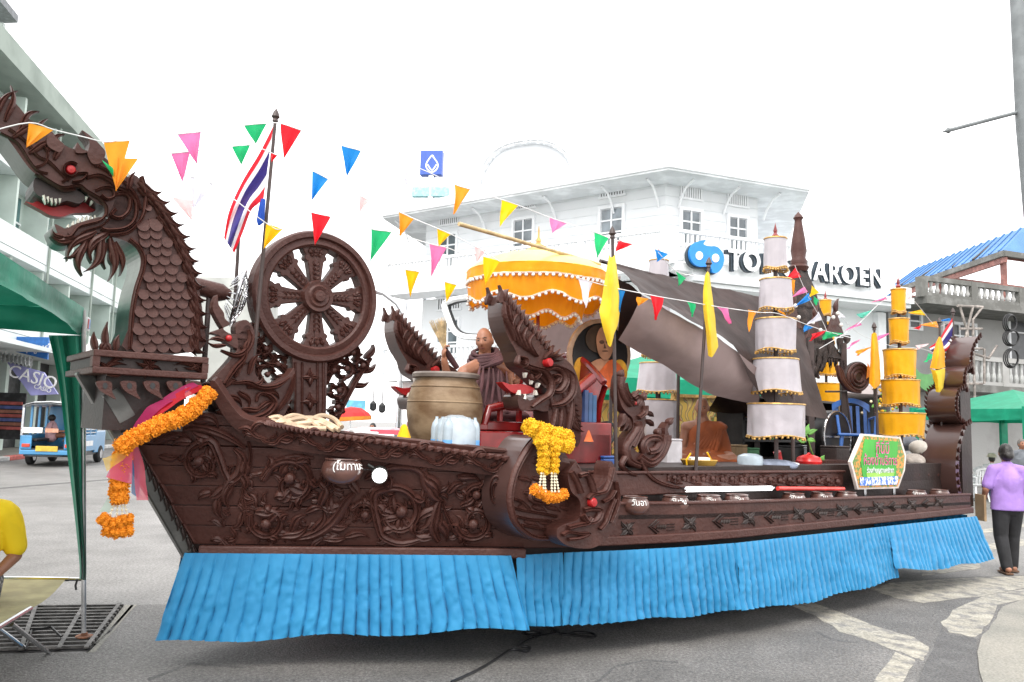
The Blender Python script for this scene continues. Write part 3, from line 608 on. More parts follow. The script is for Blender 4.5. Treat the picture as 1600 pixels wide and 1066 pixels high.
# bottom moulding of the bow and outer trough along the side
def walk(plan, step=.12):
    out = []
    for (a, b), (c, d) in zip(plan, plan[1:]):
        n = max(1, int(math.hypot(c-a, d-b)/step))
        out += [(a+(c-a)*i/n, b+(d-b)*i/n) for i in range(n)]
    return out+[plan[-1]]
MB().bar(stem(ZB)+nH*.045+dH*.06, stem(ZB)+dH*2.3+nH*.045, .05, .07).build('base_moulding', BROWN2, fb, bevel=.012)
SIDE = [(-.30, 1.10), (0, 1.20), (.5, 1.33), (1.0, 1.43), (1.7, 1.5), (6.38, 1.5)]
def ztop(u): return 1.085-.1*max(0, u)/6.3*1.0
def zbot(u): return .79
class Side:
    """outer side band: picks the stretch of the plan behind the pixel"""
    def at(s, x, y, h=0.0):
        best = None
        for (a, b), (c, d) in zip(SIDE, SIDE[1:]):
            P, Q = FW(a, b, 0), FW(c, d, 0); t = (Q-P).normalized(); n = Vector((t.y, -t.x, 0)); X = Pl(P, n).at(x, y, h); k = (X-P).dot(t)/(Q-P).length
            e = max(0, -k, k-1)
            if best is None or e < best[0]: best = (e, X)
        return best[1]
SS = Side()
def band(name, plan, z0, z1, d0, d1, m, bevel=.01, par=None):
    """board that follows the plan; d0..d1 = inner/outer offset in w; z may be functions"""
    f0 = z0 if callable(z0) else (lambda u: z0); f1 = z1 if callable(z1) else (lambda u: z1); rows = []
    for u, w in plan: rows.append([FW(u, w+d1, f0(u)), FW(u, w+d1, f1(u)), FW(u, w+d0, f1(u)), FW(u, w+d0, f0(u))])
    mb = MB(); mb.grid(rows, closed=True); n = len(rows); mb.f += [(0, 1, 2, 3), tuple((n-1)*4+i for i in (3, 2, 1, 0))]; mb.m += [0, 0]
    return mb.build(name, m, par or fb, bevel=bevel)
for sg_ in (1, -1):
    pl_ = SIDE if sg_ == 1 else [(u, -w) for u, w in SIDE]; s = sg_
    a, b = (-.05, 0) if s == 1 else (0, .05)
    band('side_band', pl_, zbot, ztop, a, b, BROWN)
    a, b = (-.06, .035) if s == 1 else (-.035, .06)
    band('band_moulding', pl_, zbot(0)-.025, zbot(0)+.045, a, b, BROWN2)
    a, b = (-.055, .015) if s == 1 else (-.015, .055)
    band('band_cap', pl_, lambda u: ztop(u)-.012, lambda u: ztop(u)+.014, a, b, BROWN2)
    band('trough_floor', pl_, lambda u: ztop(u)-.12, lambda u: ztop(u)-.087, min(0, -s*.35), max(0, -s*.35), BROWNDK, 0)
    band('inner_wall', [(.25, s*1.17), (6.35, s*1.17)], .78, 1.14, -.02, .02, BROWNDK, 0)
    band('bulwark', [(.3, s*1.2), (3.95, s*1.2)], 1.12, lambda u: 1.30-.01*u, -.03, .03, BROWN)
    band('bulwark_cap', [(.3, s*1.2), (3.97, s*1.2)], lambda u: 1.30-.01*u, lambda u: 1.325-.01*u, -.05, .05, BROWN2)
band('stern_wall', [(6.36, -1.5), (6.37, 1.5)], .79, .98, 0, .001, BROWN, 0)
# carved flowers and chevrons on the side band
def rosette(S, x, y, r, name='rosette', m=BROWNDK, par=None):
    mb = MB()
    for k in range(4): leaf(mb, S, x, y, 45+k*90+random.uniform(-8, 8), r*1.25, r*.30, .35, .016, -.002)
    for k in range(4): leaf(mb, S, x, y, k*90, r*.8, r*.2, -.3, .012, -.002)
    mb.ball(S.at(x, y, .01), (S.at(x+1, y)-S.at(x, y)).length*r*.2, 8, 5); return mb.build(name, m, par or fb)
def chevron(S, x, y, w, h, m=BROWNDK):
    mb = MB()
    stroke(mb, S, [(x+w*.12, y-h), (x-w*.3, y), (x+w*.12, y+h)], 1.1, .012, -.002, 1)
    stroke(mb, S, [(x+w*.24, y-h*.75), (x-w*.14, y), (x+w*.24, y+h*.75)], .8, .010, -.002, 1)
    for i in range(4): leaf(mb, S, x+w*(.12+.13*i), y+h*.35, -65, h*.9, h*.14, .4, .014, -.002)
    for dy in (-.3, .1, .5): stroke(mb, S, [(x+w*.66, y+h*dy), (x+w*1.05, y+h*(dy-.08))], .7, .008, -.002, 1)
    mb.build('chevron_carving', m, fb)
bandc = lambda x: 828-(x-975)*(828-783)/(1500-975)
for x, s in ((980, 1), (1078, 1), (1170, .95), (1248, .9), (1315, .85), (1372, .8), (1424, .72), (1467, .65)): rosette(SS, x, bandc(x)-1, 13*s)
for x, s in ((1022, 1), (1122, .98), (1202, .92), (1276, .86), (1340, .78), (1394, .7), (1446, .62)): chevron(SS, x, bandc(x)-1, 30*s, 11*s)
# scrollwork on the bulwark
SBW = WP(1.232); mb = MB(); x = 1050
k = 0
while x < 1312:
    s = 1 if k % 2 else -1; y = 747.5+(x-1050)*.018; scroll(mb, SBW, x, y, 8, 2.5, 90*s, .8*s, 1.8, .014, -.003, 3, 1.2, [(x-16, y+6*s), (x-7, y+9*s)]); x += 15; k += 1
mb.build('bulwark_scrollwork', BROWN, fb)
mb = MB(); stroke(mb, SBW, [(1000, 715), (1012, 740), (1030, 754), (1060, 762), (1100, 763)], [2.5, 3, 3, 2.5, 1], .02, -.02); mb.build('bulwark_moulding', BROWN2, fb)

# ---------------------------------------------------------------- carved rail of the bow
rl = MB(); RTOP = [(418, 656), (470, 668), (560, 682), (690, 699), (812, 715)]; RBOT = [(890, 752), (800, 743), (650, 725), (540, 711), (470, 702), (420, 692), (385, 678), (358, 655), (338, 622), (330, 598), (338, 592), (356, 618), (378, 646), (400, 655)]
plate(rl, SH, RTOP+[(900, 722)]+RBOT, -.05, .05, 3); rl.build('rail_board', BROWN, fb, bevel=.008)
mb = MB(); pts = cr(RTOP+[(850, 718)], 10)
for i in range(len(pts)-1):
    (x0, y0), (x1, y1) = pts[i], pts[i+1]
    mb.tube([SH.at(x0, y0+2.5, .05), SH.at((x0+x1)/2, (y0+y1)/2-1, .075), SH.at(x1, y1-2.5, .06)], [.012, .024, .012], 6)
mb.build('rope_moulding', BROWN2, fb, smooth=True)
# rail carving: running leaf wave
mb = MB(); SRL = Pl(SH.P+nH*.05, nH)
for i in range(11):
    x = 395+i*43; y = 678+(x-395)*.124; s = 1 if i % 2 else -1
    stroke(mb, SRL, [(x-22, y+8*s), (x-8, y+9*s), (x+6, y-3*s), (x+22, y-8*s)], [1.5, 4, 4.2, 1.5], .03, -.004)
    leaf(mb, SRL, x-4, y+4*s, 20*s-20, 34, 5.5, -1.2*s, .034, -.004); leaf(mb, SRL, x+4, y-2*s, 160-30*s, 22, 4.5, 1.1*s, .03, -.004); leaf(mb, SRL, x+12, y-6*s, 30, 20, 3.2, .9*s, .03, -.004); leaf(mb, SRL, x-16, y+2*s, -30, 18, 3, -.9, .026, -.004)
mb.build('rail_carving', BROWN2, fb, smooth=True)
# great scrolls on the bow planks, one part each
def vine(name, *cmds):
    mb = MB()
    for c in cmds:
        c = list(c)
        if c[0] == 's': c[7] *= 1.3; c[8] *= .8
        elif c[0] == 'l': c[5] *= 1.35; c[7] *= .8
        else: c[2] = [w*1.25 for w in c[2]]; c[3] *= .85
        if c[0] == 's': scroll(mb, SH, *c[1:])
        elif c[0] == 'l': leaf(mb, SH, *c[1:])
        else: stroke(mb, SH, *c[1:])
    return mb.build(name, BROWN, fb, smooth=True)
vine('carved_vine', ('s', 318, 722, 34, 7, -60, -1.25, 5, .05, -.006, 5, 1, [(388, 690), (392, 712), (385, 735), (360, 752)]), ('l', 330, 715, -100, 22, 6, .5, .045), ('l', 318, 722, 60, 20, 6, -.5, .045), ('l', 300, 690, 180, 34, 6, -.6, .04), ('l', 330, 686, 200, 40, 5, .5, .04), ('l', 280, 684, 190, 26, 4, .5, .03))
vine('carved_vine', ('t', [(365, 700), (378, 715), (375, 738), (360, 752), (350, 770), (340, 790)], [2, 6, 7, 6, 5, 2], .05, -.006), ('l', 362, 752, 110, 46, 7, -.7, .05), ('l', 352, 760, 140, 34, 6, .6, .045), ('l', 376, 735, 70, 38, 6, .8, .05), ('l', 340, 778, 90, 34, 6, -.6, .045), ('l', 330, 768, 160, 26, 5, -.6, .04), ('l', 384, 720, 100, 30, 8, .4, .06))
vine('carved_vine', ('s', 455, 755, 44, 9, 190, 1.2, 5.5, .05, -.006, 5, .9, [(490, 715), (460, 712), (432, 722), (416, 740)]), ('l', 460, 722, -10, 30, 7, .9, .05), ('l', 452, 760, 20, 34, 9, -.6, .05), ('l', 455, 765, 130, 28, 8, .6, .05), ('l', 440, 740, -60, 22, 6, .5, .05))
vine('carved_vine', ('s', 420, 812, 32, 6, 200, -1.2, 5, .05, -.006, 4, 1, [(382, 745), (380, 775), (384, 800), (388, 822)]), ('l', 400, 800, 0, 40, 7, -.6, .05), ('l', 418, 815, -40, 34, 6, .6, .05), ('l', 440, 838, -10, 48, 6, -.6, .045), ('l', 455, 830, -60, 40, 6, .7, .045), ('l', 380, 800, 110, 32, 5, .7, .04))
vine('carved_vine', ('t', [(455, 842), (490, 835), (520, 815), (540, 785), (556, 768)], [2, 6, 7, 6, 2], .045, -.006), ('l', 488, 832, -50, 44, 6, -.7, .045), ('l', 510, 820, 10, 40, 6, -.6, .045), ('l', 520, 806, -100, 40, 6, .6, .045), ('l', 540, 838, -10, 40, 5, .6, .04), ('l', 505, 842, 0, 44, 4.5, -.4, .04), ('l', 535, 790, 170, 40, 6, .7, .04), ('l', 500, 790, -70, 40, 6, -.6, .04))
vine('carved_vine', ('s', 620, 800, 44, 8, 215, 1.35, 5.5, .055, -.006, 5, .95, [(690, 812), (668, 836), (630, 848), (602, 840), (592, 825)]), ('l', 615, 800, -95, 34, 6, .4, .05), ('l', 615, 802, -160, 36, 6, .5, .05), ('l', 622, 806, 170, 34, 5, -.4, .05), ('l', 625, 810, 100, 26, 6, .4, .05), ('l', 630, 808, 50, 26, 6, -.5, .05))
vine('carved_vine', ('t', [(590, 742), (610, 730), (640, 728), (660, 738), (668, 760), (686, 782)], [2, 5, 6, 6, 7, 3], .05, -.006), ('l', 660, 742, 40, 46, 8, .6, .06), ('l', 655, 735, -30, 26, 6, 1.2, .05), ('l', 668, 755, 60, 40, 8, -.6, .055), ('l', 610, 732, 160, 30, 5, .6, .045))
vine('carved_vine', ('t', [(686, 782), (680, 800), (676, 825), (686, 846)], [3, 7, 7, 3], .05, -.006), ('l', 682, 792, 150, 46, 6, -.6, .05), ('l', 680, 800, 120, 40, 6, .7, .05), ('l', 684, 810, 60, 40, 7, .4, .05), ('l', 688, 800, 100, 44, 6, -.4, .05), ('l', 676, 838, 180, 34, 5, .6, .045))
vine('carved_vine', ('s', 742, 812, 34, 6, 170, -1.15, 5, .05, -.006, 4, 1, [(690, 785), (702, 812), (715, 835)]), ('s', 748, 775, 22, 5, 150, 1.2, 4, .045, -.006, 4, 1.1), ('l', 720, 790, -30, 34, 5, -.7, .045), ('l', 700, 770, -40, 34, 5, .7, .045), ('l', 715, 745, 0, 40, 5, .5, .045))
vine('carved_vine', ('s', 566, 800, 22, 5, 30, -1.0, 4, .045, -.006, 4, 1.2, [(600, 760), (592, 776)]), ('l', 560, 770, -120, 40, 6, .6, .045), ('l', 548, 752, -60, 44, 6, -.7, .045), ('l', 570, 748, -20, 30, 5, .7, .04), ('l', 520, 760, -90, 40, 5, .8, .04), ('l', 478, 800, -20, 34, 5, .8, .04))
vine('carved_vine', ('l', 240, 690, -20, 60, 7, .6, .045), ('l', 262, 668, -10, 60, 6, .5, .04), ('l', 300, 655, 0, 50, 7, .8, .045), ('l', 250, 712, 10, 34, 5, -.5, .035), ('t', [(270, 672), (310, 668), (350, 680), (384, 700)], [2, 5, 5, 2], .04, -.006))

random.seed(11)
for i in range(95):
    x = random.uniform(335, 770); y = random.uniform(735+(x-335)*.02, 846); mb = MB()
    a = random.uniform(0, 360); L_ = random.uniform(15, 30); leaf(mb, SH, x, y, a, L_, random.uniform(3.5, 5.5), random.choice((-.9, .9, .7, -.7)), random.uniform(.018, .028), -.004)
    leaf(mb, SH, x+3, y+2, a+random.choice((-60, 60)), L_*.7, 3.4, random.choice((-.9, .9)), .018, -.004); mb.build('carved_leaf', BROWN, fb, smooth=True)
# ---------------------------------------------------------------- pleated skirt
def skirt(plan, hem, flare, name='skirt_panel', seed=0, twist=0.0, pl=.082, sag=None):
    random.seed(seed); P = walk(plan, .007); L = 0; acc = [0]
    for (a, b), (c, d) in zip(P, P[1:]): L += math.hypot(c-a, d-b); acc.append(L)
    NV = 28; rows = []
    for i, (u, w) in enumerate(P):
        s = acc[i]; j0, j1 = max(0, i-7), min(len(P)-1, i+7); t = (FW(*P[j1], 0)-FW(*P[j0], 0)).normalized(); n = Vector((t.y, -t.x, 0)); row = []
        ph0 = (s if seed < 3 else -s)/pl+.9*noise.noise((s*1.7, seed, 0))
        kf = ph0 % 1.0
        ple = .75*math.sin(PI*kf)**.38+.45*(kf if kf < .92 else (1-kf)/.08*.92)     # rounded knife pleat with a tight crease
        hz = hem(s/L) if callable(hem) else hem; hz += .014*math.sin(s*7+seed)*(1 if seed < 3 else .6)+.01*ple
        for v in range(NV):
            q = v/(NV-1); kf = (ph0+.55*q*noise.noise((s*1.9, q*1.2, seed+40))) % 1.0; ple = .7*math.sin(PI*kf)**.38+.5*(kf if kf < .92 else (1-kf)/.08*.92)
            z = .735+(hz-.735)*q
            amp = .010+.046*q**.45*(.8+.6*noise.noise((s*1.1, seed, 7)))
            off = .062+flare*q*(1.0)+amp*(ple-.4)+.03*q*noise.noise((s*2.6, q*1.7, seed+3))+.005*noise.noise((s*20+q*9, q*7, seed))*min(1,q*4)+.008*noise.noise((s*26+q*5, q*15-s*6, seed+9))*min(1, q*4)+.016*q*noise.noise((s*4.2, q*3.5, seed+21))
            shift = twist*q*(s/L-.5)*2+.012*q*noise.noise((s*5, q*3, seed+5))
            row.append(FW(u, w, z)+n*off+t*shift)
        rows.append(row)
    return MB().grid(rows).build(name, SKIRT, fb, smooth=True, sharp=1.2)
skirt([(-2.33, -.0), (-.42, 1.125)], lambda t: .165+.085*t, .075, seed=1, twist=.13)
skirt([(-.40, 1.13), (-.02, 1.19)], lambda t: .235, .03, seed=2, pl=.07)
skirt([(.0, 1.20), (.5, 1.33), (1.0, 1.43), (1.62, 1.495)], lambda t: .23-.03*t, .05, seed=3, twist=.04, pl=.075)
skirt([(1.63, 1.5), (2.3, 1.5), (4.2, 1.5)], lambda t: .16+.05*math.exp(-(t/.22)**2)+.08*max(0, t-.3), .09, seed=4, twist=.03, pl=.078)
skirt([(4.22, 1.5), (6.36, 1.5)], lambda t: .26-.03*t+.07*math.exp(-(t/.15)**2), .12, seed=5, twist=.10, pl=.1)
skirt([(6.34, 1.45), (6.34, -1.5)], .24, .03, seed=6); skirt([(-.42, -1.125), (-2.30, -.03)], .2, .04, seed=7); skirt([(6.38, -1.5), (1.0, -1.43), (-.4, -1.13)], .05, .05, seed=8, pl=.12)  # unseen far panel, hem dropped low to block light under the float
# chassis shadow body and wheels below
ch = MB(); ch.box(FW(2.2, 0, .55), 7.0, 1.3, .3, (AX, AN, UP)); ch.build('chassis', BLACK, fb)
for u in (.6, 4.2, 5.2):
    for s in (-1, 1): MB().lathe([(.12, -.11), (.34, -.11), (.38, -.07), (.38, .07), (.34, .11), (.12, .11)], 20, FW(u, s*.5, .38), (AX, UP, AN)).build('wheel', BLACK, fb, smooth=True)
# deck furniture behind the nagas: stepped base of the throne
# ---------------------------------------------------------------- platform under the dragon
pf = thing('bow_platform', 'carved brown box platform with hanging hooks below the dragon neck', 'platform', F(240, 590, 0))
wpf = .42; SPF = WP(wpf); b0 = SPF.at(146, 547); b1 = SPF.at(326, 549); b2 = SPF.at(322, 592)
u0, _, zt = uwz(b0); u1, _, _ = uwz(b1); zb = b2.z
def fbox(u0, u1, w0, w1, z0, z1): return MB().box(FW((u0+u1)/2, (w0+w1)/2, (z0+z1)/2), abs(u1-u0), abs(w1-w0), abs(z1-z0), (AX, AN, UP))
fbox(u0+.02, u1-.02, -wpf+.02, wpf-.03, zb+.01, zt-.01).build('box', BROWNDK, pf)
fbox(u0, u1, -wpf-.02, wpf+.02, zt-.035, zt+.005).build('top_frame', BROWN2, pf, bevel=.006); fbox(u0, u1, -wpf-.02, wpf+.02, zb-.005, zb+.035).build('bottom_frame', BROWN2, pf, bevel=.006)
for u in (u0+.018, u1-.018): fbox(u-.02, u+.02, wpf-.06, wpf+.015, zb+.035, zt-.035).build('corner_post', BROWN2, pf)
fbox(u0+.1, u1-.1, -wpf+.1, wpf-.1, 1.55, zb-.004).build('neck_block', BROWNDK, pf)
S_ = WP(wpf-.025)
for x, y, s in ((170, 571, 1), (232, 571, 1), (300, 571, -1)):
    mb = MB()
    if x == 232:
        for k in range(8): leaf(mb, S_, x, y+1, k*45+10, 16 if k % 2 else 22, 3.4, .4, .03, -.004)
    else:
        for dx, dy, a, l, b in ((-12, 10, -40, 40, .5), (-14, 4, -15, 44, .4), (-4, 14, 0, 34, -.8), (-14, -4, 30, 30, -.7), (0, -2, -30, 26, .8)): leaf(mb, S_, x+dx*s, y+dy, a if s > 0 else 180-a, l, 4, b*s, .03, -.004)
    mb.build('panel_carving', BROWN2, pf, smooth=True)
for x in (163, 201, 237, 273, 303):
    mb = MB(); pts = [(x-12, 596), (x-10, 606), (x-3, 613), (x+6, 618), (x+18, 624), (x+12, 612), (x+12, 602), (x+8, 596)]
    q = cr(pts, 4, True); fr = [SPF.at(a, b, .005) for a, b in q]
    hole = [(x+1+4*math.cos(a), 603+5*math.sin(a)) for a in [i*PI/5 for i in range(10)]]
    plate(mb, SPF, pts, -.02, .005); o = mb.build('hanging_hook', BROWN2, pf); mb = MB(); plate(mb, SPF, hole, -.01, .008, smooth=False); mb.build('eye', BLACK, o)
# little crown leaves standing on the left corner and steel brace below
mb = MB()
for x, a, l in ((150, -100, 30), (165, -90, 46), (180, -80, 26), (158, -60, 20), (172, -120, 20)): leaf(mb, WP(.40), x, 548, a, l, 6, .2, .02, -.03)
mb.build('crest_leaves', BROWN, pf)
MB().bar(F(172, 612, .3), F(198, 655, .3), .05, .1).build('brace', STEEL, pf)
# ================================================================ DRAGON FIGUREHEAD
WD = .2; SD = WP(WD)          # near face; boards are .4 thick
dr = thing('dragon_figurehead', 'tall dark brown dragon figurehead with scaly neck and red tongue', 'dragon figurehead', F(250, 548, 0))
z1_ = lambda L: [(a/4.44, 150+b/4.44) for a, b in L]     # zoom coordinates of the head
NECKR = [(312, 548), (317, 500), (311, 452), (297, 408), (276, 368), (252, 330), (230, 297), (208, 272)]
NECKL = [(186, 300), (170, 340), (165, 366), (192, 375), (210, 386), (219, 402), (218, 422), (209, 450), (203, 482), (200, 515), (198, 548)]
mb = MB(); plate(mb, SD, NECKR+NECKL, -.36, 0, 3, 0, 1); neck = mb.build('neck', [BROWN, STEEL], dr, smooth=False)
# raised border ribs of the neck
for L, w in (([(203, 546), (205, 515), (208, 482), (214, 452), (223, 424), (225, 404), (216, 386), (202, 374)], 3.5), ([(306, 546), (309, 500), (303, 455), (288, 410), (268, 372), (246, 338)], 3.5)):
    mb = MB(); stroke(mb, SD, L, w, .025, -.005); mb.build('neck_rib', BROWN2, dr, smooth=True)
# scales: one shared mesh, laid in offset rows
sc = MB(); n = 9; fr = [(-.5, .5)]+[(-.5, .05)]+[(.5*math.cos(PI+PI*i/n)*1.0, .05+.55*math.sin(PI+PI*i/n)) for i in range(1, n)]+[(.5, .05), (.5, .5)]
V = [Vector((x, y, .010+.022*max(0, (.5-y)))) for x, y in fr]; Bk = [Vector((x, y, -.004)) for x, y in fr]
sc.poly(V, Bk); SCM = [sc.mesh('scale', BROWN2), sc.mesh('scale', BROWN)]
def interp(L, y):
    for (x0, y0), (x1, y1) in zip(L, L[1:]):
        if (y0-y)*(y1-y) <= 0 and y0 != y1: return x0+(x1-x0)*(y-y0)/(y1-y0)
    return None
LEFT = [(204, 548), (206, 515), (210, 482), (217, 452), (226, 424), (229, 404), (222, 386), (206, 366), (214, 350), (222, 335), (228, 318)]
RIGHT = [(302, 548), (305, 500), (298, 455), (284, 410), (264, 372), (248, 345), (236, 326), (230, 310)]
row = 0; y = 542
def put_scale(S, x, y, wpx, ang, par, mes):
    P = S.at(x, y, .002); q = (S.at(x+1, y)-S.at(x, y)).length*wpx; tx = S.at(x+math.cos(ang), y+math.sin(ang))-S.at(x, y); M = frame(P, tx, UP)
    o = link('scale', mes, par, M @ Matrix.Diagonal((q, q, 1, 1)))
while y > 318:
    xl, xr = interp(LEFT, y), interp(RIGHT, y)
    if xl and xr and xr > xl:
        n = max(1, round((xr-xl)/18.5)); st_x = (xr-xl)/n
        for i in range(n+(row % 2)-(1 if row % 2 else 0)):
            x = xl+st_x*(i+(.5 if row % 2 == 0 else 1.0))
            if x > xr-3: continue
            put_scale(SD, x, y, st_x*1.04, .12, dr, SCM[random.random() < .4])
    y -= 13.5; row += 1
# mane: flame leaves off the back edge
mane = [(232, 298), (245, 312), (258, 328), (268, 345), (279, 362), (288, 380), (295, 398), (301, 416), (306, 436), (309, 456), (312, 476), (314, 496), (314, 516), (312, 534)]
for i, (x, y) in enumerate(mane):
    mb = MB(); a = 38+i*2.2
    leaf(mb, SD, x-16, y-14, a, 46, 6.5, -.75, .03, -.05); leaf(mb, SD, x-6, y-4, a+16, 30, 4.5, -.95, .025, -.06); leaf(mb, SD, x-17, y-4, a+8, 30, 3.5, -.4, .035, -.01)
    mb.build('mane_leaf', BROWN, dr, smooth=True)
# head boards
mb = MB(); plate(mb, SD, [(-60, 118), (-20, 140), (0, 152), (18, 156), (32, 170), (48, 188), (70, 196), (86, 211), (100, 226), (118, 234), (140, 236), (160, 244), (182, 262), (205, 282), (222, 302), (226, 322), (218, 346), (198, 360), (172, 362), (168, 342), (167, 326), (152, 318), (140, 308), (124, 293), (100, 295), (84, 286), (62, 276), (44, 261), (18, 225), (0, 205), (-60, 150)], -.36, 0, 4, 0, 1); head = mb.build('head', [BROWN, GUN], dr)
mb = MB(); plate(mb, SD, z1_([(380, 890), (420, 905), (460, 920), (520, 890), (580, 870), (650, 850), (700, 840), (760, 860), (800, 900), (760, 945), (660, 950), (600, 965), (540, 1005), (470, 1010), (420, 985), (395, 940)]), -.4, 0, 3, 0, 1); mb.build('lower_jaw', [BROWN, GUN], dr)
# lips, brows and cheek curls in relief
for nm, L, w, h in (('upper_lip', [(270, 550), (330, 590), (430, 640), (540, 625), (600, 665), (690, 720), (735, 780), (730, 840)], 3.2, .05), ('upper_lip', [(240, 545), (300, 575), (360, 605), (430, 655), (520, 650)], 2.4, .035),
    ('lower_lip', [(730, 830), (690, 870), (600, 895), (540, 915), (490, 975), (440, 985)], 3.0, .05), ('lower_lip', [(760, 850), (700, 905), (600, 935), (540, 975), (490, 1005)], 2.4, .035),
    ('cheek_curl', [(600, 570), (680, 555), (760, 590), (820, 640), (880, 670), (930, 720), (945, 800), (920, 880), (850, 925), (740, 935), (700, 920)], 4.0, .05), ('cheek_curl', [(660, 660), (720, 640), (780, 650), (790, 700), (740, 720), (700, 690)], 3.4, .05), ('cheek_curl', [(790, 690), (860, 680), (900, 720), (890, 800), (830, 850), (770, 830), (800, 790)], 4, .045),
    ('brow_ridge', [(430, 600), (480, 570), (540, 545), (600, 545), (560, 590), (500, 600)], 3, .05), ('brow_ridge', [(310, 440), (380, 500), (440, 560), (480, 590)], 2.6, .03), ('snout_ridge', [(0, 260), (120, 330), (200, 450), (260, 520), (330, 540)], 2.6, .03), ('snout_ridge', [(60, 230), (180, 320), (260, 420), (340, 460), (400, 520)], 3.2, .03),
    ('head_border', [(980, 560), (1010, 680), (1000, 800), (960, 880), (880, 950), (760, 970)], 4, .04), ('head_border', [(640, 470), (740, 520), (860, 600), (940, 690), (975, 790)], 3, .03), ('snout_ridge', [(240, 500), (310, 470), (330, 400), (300, 340), (360, 300), (430, 340)], 3, .035)):
    mb = MB(); stroke(mb, SD, z1_(L), w*.78, h*.75, -.01); mb.build(nm, BROWN2, dr, smooth=True)
# crest and forehead flames
for pts in ([(600, 400), (615, 330), (560, 245), (640, 300), (690, 350), (725, 400), (700, 470), (640, 480), (610, 440)], [(410, 400), (440, 350), (400, 310), (350, 270), (320, 300), (330, 360)], [(520, 400), (530, 330), (560, 370), (600, 400)]):
    mb = MB(); plate(mb, SD, z1_(pts), -.12, .03, 4); mb.build('crest', BROWN, dr, bevel=.006)
mb = MB()
for x, y, a, l, b in ((8, 190, -70, 60, -.5), (30, 205, -60, 48, .7), (55, 222, -75, 44, .6), (75, 236, -60, 40, .7), (20, 215, -30, 50, .5), (45, 240, -30, 50, .5), (85, 250, -70, 30, -.6), (-10, 185, -60, 60, .5), (200, 296, -75, 32, .4), (150, 262, -75, 34, -.5), (172, 275, -60, 28, .5)): leaf(mb, SD, x, y, a, l, 6, b, .03, -.03)
mb.build('forehead_leaves', BROWN2, dr, smooth=True)
# eye
ex, ey = 110, 266; P = SD.at(ex, ey, .0); MB().lathe([(.029, 0), (.029, .018), (.022, .029), (.0, .034)], 18, P, (AX, UP, AN)).build('eye', RED, dr, smooth=True)
mb = MB(); stroke(mb, SD, [(ex+12*math.cos(a), ey+11*math.sin(a)) for a in [R(20+i*25) for i in range(13)]], 2, .04, -.01); mb.build('eye_socket', BROWN2, dr, smooth=True)
# tongue between the boards, teeth on both jaws
mb = MB(); ST = WP(.0); plate(mb, ST, z1_([(170, 740), (215, 752), (260, 740), (330, 768), (420, 770), (520, 745), (615, 758), (660, 790), (615, 818), (500, 822), (420, 846), (340, 836), (280, 802), (220, 770)]), -.04, .04, 4); mb.build('tongue', RED, dr, bevel=.01)
for S_, pts in ((WP(.17), [(470, 915, -75, 26), (505, 900, -80, 34), (540, 885, -80, 40), (570, 878, -85, 38), (600, 868, -85, 36), (630, 860, -88, 30), (660, 850, -95, 24)]), (WP(.17), [(300, 690, 75, 60), (330, 700, 80, 40), (355, 710, 80, 45), (385, 715, 85, 40), (415, 712, 90, 34), (600, 700, 100, 30), (640, 730, 110, 30)])):
    for a, b, an, l in pts:
        x, y = z1_([(a, b)])[0]; mb = MB(); stroke(mb, S_, [(x, y), (x+math.cos(R(an))*l/8, y+math.sin(R(an))*l/8), (x+math.cos(R(an))*l/4.2, y+math.sin(R(an))*l/4.2)], [2.2, 1.6, .2], .012, -.03, 2); mb.build('tooth', TOOTH, dr)
mb = MB(); plate(mb, SD, z1_([(250, 560), (340, 600), (430, 650), (520, 640), (600, 690), (560, 740), (470, 720), (400, 740), (300, 700), (240, 650)]), -.36, -.03, 3); mb.build('palate', BROWNDK, dr)
# beard flames
for x, y, a, l, w, b in ((170, 362, 140, 60, 9, -.9), (160, 366, 100, 70, 9, .7), (172, 372, 80, 70, 8, .5), (150, 362, 150, 70, 8, -.7), (120, 372, 170, 44, 8, .6), (135, 375, 110, 60, 8, -.6), (180, 378, 70, 56, 6, .5), (100, 372, 200, 26, 5, .8)):
    mb = MB(); leaf(mb, SD, x, y, a, l, w*.85, b, .03, -.06); leaf(mb, SD, x-6, y+8, a+22, l*.6, w*.5, -b, .022, -.06); mb.build('beard_leaf', BROWN, dr, smooth=True)

